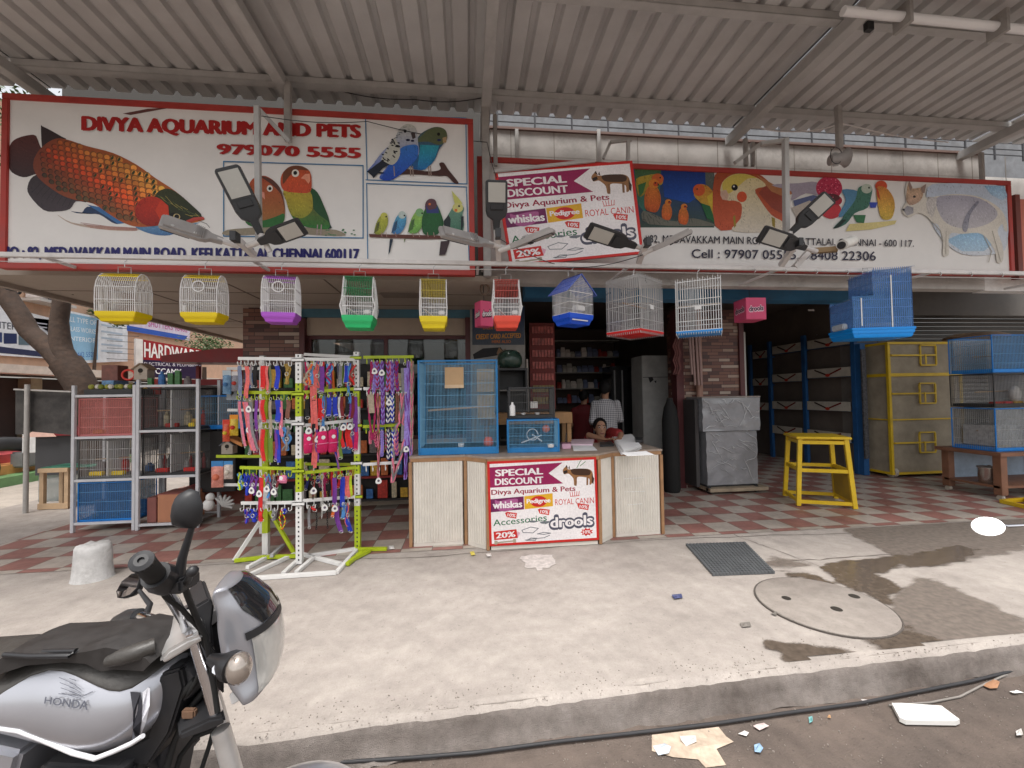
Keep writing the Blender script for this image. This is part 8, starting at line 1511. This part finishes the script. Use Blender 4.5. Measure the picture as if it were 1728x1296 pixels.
# ================================================================= motorcycle in the foreground (faces right, on its side stand)
from mathutils.bvhtree import BVHTree
D0 = 1.18; LT = V((CF.x, CF.y, 0)).normalized(); FW = V((CX.x, CX.y, 0)).normalized()
def q(x, y, w=0): return UD(x/2.7233, 820+y/2.7233, D0+w)          # enlarged-photo coordinates on the plane at side offset w
W0 = -.11
ST_A = R(42); LTf = LT*cos(ST_A)-FW*sin(ST_A); FWf = FW*cos(ST_A)+LT*sin(ST_A)      # steering locked to the left
def cq(x, y): return q(x, y, W0)-LT*W0                             # outline traced on the near flank, brought to the middle plane
base = cq(300, 1700); base.z = -.15
bk_ = thing('motorcycle', 'silver and black motorcycle parked on the road in the near left corner', 'motorcycle', base)
SILV = M('silver paint', (.40, .405, .44), .28, metal=.55, var=.05, coat=.6); CHROME = M('chrome', (.72, .72, .74), .13, metal=1, var=.04); BLK = M('black plastic', (.022, .022, .024), .42, var=.2); RUB = M('black rubber', (.014, .014, .014), .7, var=.2); LEA = M('black leatherette', (.05, .046, .042), .42, var=.18, scale=14, bump=.25, bscale=50); DKM = M('dark engine metal', (.06, .06, .065), .45, metal=.4, var=.3, scale=12, grime=.3); ALUC = M('bare cast alloy', (.62, .61, .6), .35, metal=.7, var=.15, grime=.1); STRIPE = M('graphite stripe', (.06, .06, .07), .4, var=.1)
ST = [(-420, 930, 1120, .09), (-300, 880, 1130, .115), (-150, 835, 1138, .135), (0, 795, 1150, .148), (150, 745, 1190, .156), (300, 716, 1238, .16), (430, 712, 1266, .16), (540, 725, 1238, .152), (620, 748, 1200, .138), (680, 778, 1150, .112), (725, 815, 1080, .075), (748, 855, 1010, .03)]
ST = [(x, yt+(62 if x > -200 else 40)*(1 if x < 700 else .4)+(28 if 400 < x < 690 else 0), yb, w) for x, yt, yb, w in ST]
def sec(st, t, grow=0, pe=.62, pv=.8):
    x, yt, yb, w = st; c, s = cos(t), sin(t); yc, h = (yt+yb)/2, (yb-yt)/2; narrow = 1-.22*max(0, s)
    return cq(x, yc-h*math.copysign(abs(s)**pv, s)*(1+grow*3))+LT*(-(w+grow)*math.copysign(abs(c)**pe, c)*narrow)
N_ = 36; tank_mb = MB().loft([[sec(st, 2*pi*i/N_) for i in range(N_)] for st in ST]); tank = part('tank', tank_mb, SILV, bk_, smooth=True)
# subdivide for a smooth surface
def subd(o, n=1): m = o.modifiers.new('sub', 'SUBSURF'); m.levels = n; m.render_levels = n; return o
subd(tank)
edge = [(-420, 1120), (-300, 1085), (-150, 1040), (0, 985), (150, 848), (300, 838), (430, 882), (540, 920), (620, 932), (680, 888), (725, 830), (748, 860)]
cov = MB(); rings = []
for st, (ex, ey) in zip(ST, edge):
    yc, h = (st[1]+st[2])/2, (st[2]-st[1])/2; f = max(-.97, min(.97, (yc-ey)/h)); a = math.asin(math.copysign(abs(f)**(1/.8), f)); rings.append([sec(st, a+(pi-2*a)*i/24, .007) for i in range(25)])
cov.loft(rings, False, closed=False); co = part('tank_cover', cov, LEA, bk_, smooth=True); sd_ = co.modifiers.new('thick', 'SOLIDIFY'); sd_.thickness = .006; subd(co)
bvh = BVHTree.FromPolygons([tuple(v) for v in tank_mb.v], tank_mb.f)
def on_tank(px, py, off=0):
    d = ray(px, py).normalized(); h = bvh.ray_cast(CAM, d); p = h[0] if h[0] else UD(px, py, D0-.15); return p-d*(.006+off)
kb5 = K(0, 820, 2.7233); A = Art(on_tank, 0); A.poly(kb5(598, 945, 645, 950, 652, 1010, 650, 1080, 640, 1150, 628, 1178, 604, 1190, 610, 1120, 612, 1040), C(60, 60, 66), sharp=True); A.done('stripe', tank); A = Art(on_tank, 0); A.poly(kb5(655, 950, 680, 925, 690, 930, 688, 1010, 670, 1090, 645, 1150, 652, 1080, 656, 1010), C(232, 232, 238), sharp=True); A.done('stripe', tank); A = Art(on_tank, 0)
LG = C(84, 86, 96)
A.text('HONDA', kb5(208, 968, 408, 988, 402, 1030, 202, 1000), LG, .018)
for i in range(4): A.line(kb5(272+i*4, 880+i*24, 330, 905+i*20, 372, 935+i*14), 1.1, LG); A.line(kb5(320, 885+i*20, 350, 895+i*20), 1, LG)
A.line(kb5(270, 955, 380, 966, 425, 945), 1.2, LG); A.done('tank_print', tank)
rim_ = [(-60, 1135), (0, 1130), (80, 1142), (200, 1188), (330, 1244), (430, 1270), (520, 1235), (600, 1198), (650, 1165)]
part('tank_rim', MB().tube([on_tank(x/2.7233, 820+(y-10)/2.7233)+LT*.004 for x, y in rim_], .006, 8), M('white trim', (.75, .75, .78), .3, coat=.4), bk_, smooth=True)
# black bag flap lying on the tank
fl = [(x, y+50+max(0, x-420)*.13) for x, y in [(0, 762), (55, 716), (200, 712), (345, 700), (430, 688), (520, 655), (610, 660), (700, 682), (722, 708), (690, 742), (560, 752), (500, 768), (430, 742), (330, 738), (160, 752), (20, 800), (-60, 830), (-60, 790)]]
mb = MB(); rr_ = []
for k in range(7):
    w_ = -.13+.16*k/6; s_ = 18*sin(pi*k/6); rr_.append([cq(x, y-s_+6*NZ.noise(V((x*.02, y*.02, k))))+LT*w_ for x, y in fl])
mb.loft(rr_); part('bag', mb, M('black canvas', (.03, .027, .026), .6, var=.3, scale=30), bk_, smooth=True)
roll = MB().tube([q(500, 805, -.13), q(560, 785, -.13), q(640, 762, -.12), q(712, 735, -.1)], [.014, .02, .022, .02], 12); part('bag_strap', roll, LEA, bk_, smooth=True)
part('bag_strap', MB().tube([q(20, 775, -.13), q(140, 783, -.14), q(320, 780, -.14), q(350, 758, -.13), q(200, 762, -.11)], .006, 8), BLK, bk_, smooth=True)
# front cowl, screen and headlamp
WC = -.11
def cc(x, y): return q(x, y, WC)-LT*WC
CS = [(a_[0]+40,)+a_[1:] for a_ in ((436, 985, 1048, .05), (452, 966, 1070, .078), (480, 958, 1092, .095), (540, 985, 1136, .115), (600, 974, 1180, .13), (660, 980, 1210, .138), (720, 990, 1228, .142), (800, 1000, 1242, .142), (870, 1018, 1245, .138), (920, 1062, 1238, .125), (955, 1100, 1212, .1), (980, 1108, 1165, .06))]
LTc = LT*cos(R(20))-FW*sin(R(20)); FWc = FW*cos(R(20))+LT*sin(R(20))
def csec(s, t, g=0):
    y, xb, xf, w = s; b_ = q(xb, y, WC)+LTc*(w*.9); return b_+FWc*(((q(xf, y, WC)-q(xb, y, WC)).length*.95+g)*max(0, cos(t))**.75)+LTc*((w+g)*sin(t))
cow = MB().loft([[csec(s, -pi/2+pi*i/24) for i in range(25)] for s in CS]); subd(part('headlamp_cowl', cow, SILV, bk_, smooth=True))
def interp(y):
    for a, b in zip(CS, CS[1:]):
        if a[0] <= y <= b[0]: f = (y-a[0])/(b[0]-a[0]); return (y,)+tuple(a[i]+(b[i]-a[i])*f for i in (1, 2, 3))
def patch(name, rows, mat, g, n=14):
    return part(name, MB().loft([[csec(interp(y), a0+(a1-a0)*i/n, g) for i in range(n+1)] for y, a0, a1 in rows], False, closed=False), mat, bk_, smooth=True)
patch('windscreen', [(y, -.92+.25*max(0, (y-600)/90), .92-.25*max(0, (y-600)/90)) for y in range(488, 700, 15)], M('smoked screen', (.02, .02, .022), .06, coat=1, var=0), .003)
patch('headlamp_lens', [(y, -1.0, 1.0) for y in range(740, 1000, 20)], M('clear lens', (.55, .55, .53), .05, metal=.35, coat=1, var=.1, scale=20), .003)
patch('cowl_visor', [(y, -1.1, 1.1) for y in range(702, 740, 9)], BLK, .005)
part('instrument_panel', MB().prism([q(*p, -.06) for p in ((890, 560), (965, 515), (985, 545), (975, 640), (985, 760), (940, 700), (930, 620))], LTf*.17), BLK, bk_, bevel=.006)
part('lamp_bracket', MB().prism([q(*p, -.06) for p in ((945, 700), (990, 760), (1030, 900), (1030, 960), (970, 900))], LTf*.14), BLK, bk_, bevel=.004)
ic = q(1098, 838, -.2); ind = part('indicator', MB().ball(ic, .031, 16, sc=(.9, 1, 1.15)), M('amber clear lens', (.36, .31, .27), .08, metal=.5, coat=1, var=.15, scale=30), bk_, smooth=True); part('socket', MB().lathe(ic, [(.033, -.012), (.033, -.03), (.02, -.06), (.012, -.1)], 16, FW*.9-LT*.35), BLK, ind, smooth=True); part('stalk', MB().tube([ic-FW*.05, q(1010, 860, -.1)], .012, 8), CHROME, ind, smooth=True)
ic2 = ic+LTf*.34; ind = part('indicator', MB().ball(ic2, .034, 16, sc=(.9, 1, 1.15)), MATS['amber clear lens'], bk_, smooth=True); part('stalk', MB().tube([ic2-FW*.05, ic2-LTf*.08-FWf*.06], .012, 8), CHROME, ind, smooth=True)
part('reflector', MB().prism([q(1048, 965, -.10), q(1092, 940, -.10), q(1106, 985, -.10), q(1062, 1012, -.10)], LT*.03), M('white reflector', (.72, .71, .7), .3), bk_, bevel=.003)
# forks
tp = q(1290, 1246, -.06); WR = .265; AX = V((tp.x, tp.y, WR-.15))+LTf*.03
for w_ in (-.09, .09):
    dlt = LTf*(w_+.09); top_ = q(893, 692, -.09)+dlt; mid_ = q(1003, 1080, -.09)+dlt; dr_ = (mid_-top_).normalized(); low_ = mid_+dr_*((AX.z-mid_.z)/dr_.z)
    f = part('fork', MB().tube([top_, mid_], .0155, 16), CHROME, bk_, smooth=True); part('fork_slider', MB().tube([mid_.lerp(low_, .04), mid_.lerp(low_, .3), mid_.lerp(low_, 1.02)], [.0215, .0225, .022], 16), ALUC, f, smooth=True); part('fork_cap', MB().tube([top_-V((0, 0, .004)), top_-dr_*.014], .017, 6), CHROME, f)
    if w_ < 0: lo0 = low_
AX = lo0+LTf*.09+FWf*.02
part('top_yoke', MB().prism([q(p[0], p[1]+8, -.115) for p in ((735, 790), (770, 752), (860, 700), (930, 676), (940, 700), (870, 745), (770, 805), (740, 815))], LTf*.2), ALUC, bk_, bevel=.008)
part('bar_clamp', MB().box(0, 0, 0, 0, 0, 0) if False else MB().obox(cq(815, 690), FW, LT, V((0, 0, 1)), .03, .05, .022), ALUC, bk_, bevel=.006)
part('lower_yoke', MB().prism([q(*p, -.115) for p in ((820, 1140), (960, 1075), (1035, 1060), (1040, 1092), (960, 1130), (830, 1175))], LTf*.23), BLK, bk_, bevel=.006)
part('steering_head', MB().tube([cq(800, 760), cq(850, 985)], [.032, .03], 16), BLK, bk_, smooth=True)
# handlebar (right hand side is towards the camera)
bar = [q(870, 695, -.03), q(848, 620, -.1), q(800, 535, -.19), q(758, 470, -.25), q(715, 420, -.30)]
part('handlebar', MB().tube(bar, .0125, 12), CHROME, bk_, smooth=True); gp0, gp1 = q(742, 440, -.27), q(654, 348, -.36); gr_ = part('grip', MB().tube([gp0.lerp(gp1, t) for t in (0, .08, .5, .92, 1)], [.021, .0195, .019, .0195, .021], 16), RUB, bk_, smooth=True); part('bar_end', MB().lathe(gp1, [(.0205, -.002), (.0205, .006), (.012, .009), (.006, .009), (.005, .004)], 16, (gp1-gp0)), BLK, gr_)
part('switch_housing', MB().tube([q(775, 455, -.26), q(745, 425, -.28), q(715, 408, -.3)], [.024, .031, .027], 14), BLK, bk_, smooth=True); part('throttle_cable', MB().tube([q(720, 440, -.29), q(760, 510, -.26), q(840, 570, -.2), q(920, 660, -.1), q(950, 760, -.08), q(900, 900, -.09), q(830, 1010, -.05), q(740, 1060, 0)], .0055, 8), RUB, bk_, smooth=True)
part('brake_cylinder', MB().obox(q(835, 440, -.25), FW, LT, V((0, 0, 1)), .022, .03, .016), BLK, bk_, bevel=.006); part('brake_lever', MB().tube([q(850, 455, -.25), q(870, 420, -.28), q(884, 394, -.33)], [.008, .007, .006], 8), BLK, bk_, smooth=True); part('lever_ball', MB().ball(q(885, 392, -.33), .0115, 10), BLK, bk_, smooth=True)
part('brake_hose', MB().tube([q(850, 470, -.25), q(868, 520, -.22), q(900, 600, -.15), q(945, 690, -.1), q(975, 850, -.09), q(1000, 1040, -.1)], .0065, 8), RUB, bk_, smooth=True)
lb_ = [q(760, 705, .04), q(735, 650, .1), q(700, 612, .17), q(655, 598, .24), q(600, 605, .32)]; part('handlebar', MB().tube(lb_, [.0145]*5, 12), CHROME, bk_, smooth=True); g0, g1 = q(600, 606, .32), q(490, 652, .46); gr_ = part('grip', MB().tube([g0, g0.lerp(g1, .5), g1], [.02, .019, .02], 16), RUB, bk_, smooth=True); part('bar_end', MB().tube([g1, g1+(g1-g0)*.12], .017, 12), ALUC, gr_, smooth=True)
part('switch_housing', MB().tube([q(640, 600, .27), q(590, 612, .33), q(545, 628, .38)], [.026, .034, .028], 14), BLK, bk_, smooth=True); part('clutch_lever', MB().tube([q(640, 630, .3), q(590, 655, .36), q(520, 665, .45)], .007, 8), ALUC, bk_, smooth=True); part('clutch_cable', MB().tube([q(640, 625, .3), q(700, 650, .22), q(750, 640, .15), q(800, 640, .1), q(840, 720, .06)], .0055, 8), RUB, bk_, smooth=True)
part('choke_lever', MB().tube([q(745, 632, .1), q(790, 640, .1), q(815, 650, .08)], .007, 8), M('rusty brass', (.25, .17, .09), .5), bk_, smooth=True)
def mirror(pts, w, thick, facing, name, stem):
    c_ = sum((q(x, y, w) for x, y in pts), V())/len(pts); sh_ = []
    for f, o in ((.06, 1), (.45, .9), (.75, .65), (.93, .3), (1, 0)): sh_.append([c_+(q(x, y, w)-c_)*f+facing*(thick*o) for x, y in pts])
    m_ = part(name, MB().loft(sh_+[[c_+(q(x, y, w)-c_)*f-facing*.004 for x, y in pts] for f in (1, .9)]), BLK, bk_, smooth=True)
    part('mirror_glass', MB().prism([c_+(q(x, y, w)-c_)*.9-facing*.005 for x, y in pts], -facing*.001), M('mirror glass', (.8, .8, .8), .02, metal=1, var=0), m_); part('stem', MB().tube(stem, [.011, .009, .006][:len(stem)] if len(stem) == 3 else .007, 10), BLK, m_, smooth=True); return m_
mirror([(830, 32), (868, 14), (905, 28), (926, 90), (922, 165), (895, 195), (850, 195), (812, 184), (803, 135), (812, 75)], -.26, .026, (-LT-FW*.25).normalized(), 'rear_mirror', [q(822, 432, -.26), q(838, 330, -.26), q(885, 180, -.26)])
mirror([(545, 515), (540, 485), (565, 440), (610, 405), (650, 400), (652, 430), (640, 470), (605, 505), (570, 518)], .36, .03, (LT*.6-V((0, 0, .55))+FW*.5).normalized(), 'rear_mirror', [q(668, 600, .26), q(690, 545, .3), q(640, 480, .35)])
# frame, hoses, engine and the parts below the picture
part('frame_tube', MB().tube([cq(820, 900), cq(640, 1180), cq(560, 1500), cq(420, 2020)], .02, 12), DKM, bk_, smooth=True); part('frame_tube', MB().tube([cq(810, 850), cq(500, 1010), cq(0, 1080), cq(-500, 1100), cq(-1000, 950)], .022, 12), DKM, bk_, smooth=True)
for i, (pts, r) in enumerate(((((900, 890), (800, 1000), (720, 1060), (660, 1200), (640, 1330)), .011), (((940, 940), (860, 1040), (800, 1180), (760, 1330)), .008), (((780, 900), (720, 930), (700, 1040), (720, 1120)), .014), (((980, 1120), (900, 1150), (830, 1240), (800, 1340)), .007), (((990, 1090), (960, 1200), (920, 1320)), .006))): part('hose', MB().tube([q(x, y, -.07+.02*i) for x, y in pts], r, 8), RUB, bk_, smooth=True)
part('horn', MB().lathe(cq(760, 960)-LT*.06, [(.02, .02), (.05, .02), (.05, 0), (.045, -.01), (.01, -.012)], 18, LT), DKM, bk_, smooth=True)
part('side_shroud', MB().loft([[cq(x, y)+LT*w_ for x, y in ((690, 900), (790, 870), (810, 960), (740, 1180), (640, 1330), (300, 1300), (500, 1260), (640, 1190))] for w_ in (-.085, .085)]), BLK, bk_, bevel=.006)
part('rust_bracket', MB().obox(cq(830, 1085)-LT*.08, FW, LT, V((0, 0, 1)), .018, .008, .012), M('rusty steel', (.16, .09, .055), .8, var=.4), bk_, bevel=.004)
eng = part('engine', MB().loft([[cq(x, y)+LT*w_ for x, y in ((560, 1290), (600, 1500), (520, 1900), (350, 2000), (-50, 2000), (-120, 1850), (-60, 1650), (100, 1420), (200, 1270))] for w_ in (-.12, -.1, .1, .12)]), DKM, bk_, bevel=.012)
for i in range(7): part('cooling_fin', MB().obox(cq(400, 1300+i*40), FW, LT, V((0, 0, 1)), .10, .145, .004), DKM, eng)
part('clutch_case', MB().lathe(cq(180, 1780)-LT*.12, [(.11, 0), (.11, -.03), (.09, -.04), (.01, -.042)], 28, LT), ALUC, eng, smooth=True)
part('side_cover', MB().prism([cq(*p)-LT*.125 for p in ((-60, 1170), (120, 1210), (60, 1420), (-150, 1500), (-350, 1300), (-320, 1180))], LT*.25), SILV, bk_, bevel=.012)
seat = part('seat', MB().loft([[cq(x, y)+LT*(w_*cos(t))+V((0, 0, h_*sin(t))) for t in [2*pi*i/16 for i in range(16)]] for x, y, w_, h_ in ((-60, 900, .06, .03), (-200, 930, .11, .045), (-500, 970, .13, .05), (-900, 900, .13, .05), (-1300, 830, .11, .045), (-1450, 820, .05, .02))]), LEA, bk_, smooth=True)
part('tail', MB().loft([[cq(x, y)+LT*(w_*cos(t))+V((0, 0, h_*sin(t))) for t in [2*pi*i/14 for i in range(14)]] for x, y, w_, h_ in ((-300, 1070, .11, .05), (-800, 1020, .12, .055), (-1300, 930, .1, .05), (-1650, 860, .06, .035))]), SILV, bk_, smooth=True); part('tail_lamp', MB().ball(cq(-1680, 860), .05, 12, sc=(.6, 1, .7)), MC(150, 16, 18, rough=.2), bk_, smooth=True); part('grab_rail', MB().tube([cq(-1000, 900)-LT*.13, cq(-1500, 780)-LT*.12, cq(-1600, 770), cq(-1500, 780)+LT*.12, cq(-1000, 900)+LT*.13], .012, 10), CHROME, bk_, smooth=True)
RX = AX-FW*1.32; RX.z = AX.z+.005
FW0, LT0 = FW, LT
for c_, nm in ((AX, 'front'), (RX, 'rear')):
    FW, LT = (FWf, LTf) if nm == 'front' else (FW0, LT0)
    zc = c_.z; Rw = zc+.15-.002; tr_r = Rw-.05; wh = part('wheel', MB().lathe(c_, [(tr_r-.01, -.03), (tr_r+.008, -.032), (tr_r+.008, .032), (tr_r-.01, .03), (tr_r-.018, 0)], 40, LT), ALUC, bk_, smooth=True)
    part('tyre', MB().tube([c_+(FW*cos(a_)+V((0, 0, 1))*sin(a_))*(Rw-.045) for a_ in [2*pi*i/44 for i in range(44)]], .045 if nm == 'front' else .05, 14, closed=True), RUB, wh, smooth=True)
    for i in range(6): a_ = i*pi/3; d_ = FW*cos(a_)+V((0, 0, 1))*sin(a_); part('spoke', MB().bar(c_+d_*.03, c_+d_*(tr_r-.008), .03, .018, up=LT), ALUC, wh, bevel=.003)
    part('hub', MB().tube([c_-LT*.075, c_+LT*.075], .04, 16), ALUC, wh, smooth=True); part('brake_disc', MB().lathe(c_-LT*.066, [(.05, 0), (.11, 0), (.11, .004), (.05, .004)], 32, LT), M('steel disc', (.4, .4, .4), .3, metal=.9), wh)
FW, LT = FWf, LTf; gu = MB(); rg2 = []
Rg = AX.z+.15+.028
for i in range(25):
    a_ = R(18+150*i/24); d_ = FW*cos(a_)+V((0, 0, 1))*sin(a_); t_ = -FW*sin(a_)+V((0, 0, 1))*cos(a_); rg2.append([AX+d_*(Rg-.022*(abs(u)/.068)**2)+LT*u for u in [-.068+.136*j/10 for j in range(11)]])
gu.loft(rg2, False, closed=False); g_ = part('front_mudguard', gu, SILV, bk_, smooth=True); sd_ = g_.modifiers.new('thick', 'SOLIDIFY'); sd_.thickness = .003
FW, LT = FW0, LT0; gu = MB(); rg2 = []
for i in range(17):
    a_ = R(60+110*i/16); d_ = FW*cos(a_)+V((0, 0, 1))*sin(a_); rg2.append([RX+d_*(RX.z+.15+.05-.02*(abs(u)/.075)**2)+LT*u for u in [-.075+.15*j/8 for j in range(9)]])
gu.loft(rg2, False, closed=False); g_ = part('rear_mudguard', gu, BLK, bk_, smooth=True); sd_ = g_.modifiers.new('thick', 'SOLIDIFY'); sd_.thickness = .003
for w_ in (-.1, .1): part('swingarm', MB().bar(RX+LT*w_, cq(-50, 1830)+LT*w_*.9, .03, .045), DKM, bk_, bevel=.004); part('rear_shock', MB().tube([RX+LT*w_*1.2+FW*.08, cq(-650, 1080)+LT*w_*1.1], .028, 12), CHROME, bk_, smooth=True)
part('exhaust', MB().tube([cq(560, 1400)-LT*.06, cq(700, 1700)-LT*.09, cq(560, 2020)-LT*.13, cq(100, 2080)-LT*.15, cq(-500, 1980)-LT*.16, cq(-1500, 1820)-LT*.17], [.022, .022, .022, .024, .05, .045], 16), CHROME, bk_, smooth=True)
part('side_stand', MB().tube([cq(-50, 1950)+LT*.1, V((cq(-150, 2000).x, cq(-150, 2000).y, -.14))+LT*.3], .012, 8), BLK, bk_, smooth=True); part('footpeg', MB().tube([cq(-80, 1900)-LT*.12, cq(-80, 1900)-LT*.24], .014, 10), RUB, bk_, smooth=True)
# ================================================================= scooter at the right edge: only its mirror reaches into the picture
mc = UD(1667, 889, 1.45); so0 = V((mc.x+.30, mc.y-.05, -.15)); sct = thing('scooter', 'scooter at the right edge of which only a round white-looking mirror is in view', 'scooter', so0)
ax1 = CX.copy(); nrm = (CAM-mc).normalized(); nrm = (nrm*.8+V((0, -.25, .55))).normalized(); ux = (ax1-nrm*ax1.dot(nrm)).normalized(); uy = nrm.cross(ux)
pts = [mc+ux*(.043*cos(a_))+uy*(.034*sin(a_)*(1 if sin(a_) > 0 else .95)) for a_ in [2*pi*i/28 for i in range(28)]]
mm = part('mirror_shell', MB().loft([[mc+(p-mc)*f-nrm*o for p in pts] for f, o in ((.05, .03), (.5, .026), (.85, .014), (1, 0), (1.0, -.003), (.95, -.003))]), M('gloss white', (.85, .85, .85), .3, var=.05), sct, smooth=True); part('mirror_glass', MB().prism([mc+(p-mc)*.95+nrm*.0032 for p in pts], nrm*.001), M('bright mirror', (.95, .95, .95), .01, metal=1, var=0), mm)
part('stalk', MB().tube([mc+ux*.04-nrm*.01, UD(1700, 888, 1.45), UD(1740, 886, 1.43), UD(1790, 930, 1.4)], .006, 8), CHROME, mm, smooth=True); hb = UD(1790, 930, 1.4); SB = MC(30, 34, 60, rough=.3, coat=.6)
part('handlebar', MB().tube([hb+V((0, 0, -.0)), hb+V((.12, -.1, -.04)), hb+V((.35, -.25, -.02)), hb+V((.5, -.32, -.04))], .014, 10), CHROME, sct, smooth=True); cxs = hb+V((.23, -.17, -.06)); cxs2 = V((cxs.x, cxs.y, 0))
part('front_apron', MB().loft([[V((cxs.x+a_*cos(t), cxs.y+b_*sin(t), z)) for t in [2*pi*i/16 for i in range(16)]] for z, a_, b_ in ((.08, .15, .035), (.3, .19, .035), (.6, .15, .04), (cxs.z-.14, .06, .045), (cxs.z-.06, .1, .07), (cxs.z+.02, .12, .085), (cxs.z+.07, .05, .05))]), SB, sct, smooth=True); fw_ = V((.55, -.83, 0)); part('floorboard', MB().obox((cxs.x+.2, cxs.y-.33, .1), fw_, (.83, .55, 0), (0, 0, 1), .3, .16, .03), SB, sct, bevel=.01); part('seat', MB().loft([[cxs2+fw_*u+V((.83*.14*cos(t), .55*.14*cos(t), z+.05*sin(t))) for t in [2*pi*i/12 for i in range(12)]] for u, z in ((.55, .62), (.8, .66), (1.15, .68))]), LEA, sct, smooth=True); part('rear_body', MB().loft([[cxs2+fw_*u+V((.83*.16*cos(t), .55*.16*cos(t), z+h_*sin(t))) for t in [2*pi*i/12 for i in range(12)]] for u, z, h_ in ((.5, .35, .2), (.8, .4, .2), (1.2, .48, .12))]), SB, sct, smooth=True)
for u in (-.12, 1.0): c_ = cxs2+fw_*u; c_.z = .09; w_ = part('wheel', MB().tube([c_+(fw_*cos(a_)+V((0, 0, 1))*sin(a_))*.19 for a_ in [2*pi*i/32 for i in range(32)]], .048, 12, closed=True), RUB, sct, smooth=True); part('rim', MB().lathe(c_, [(.03, -.03), (.15, -.02), (.15, .02), (.03, .03)], 24, (.83, .55, 0)), ALUC, w_, smooth=True)
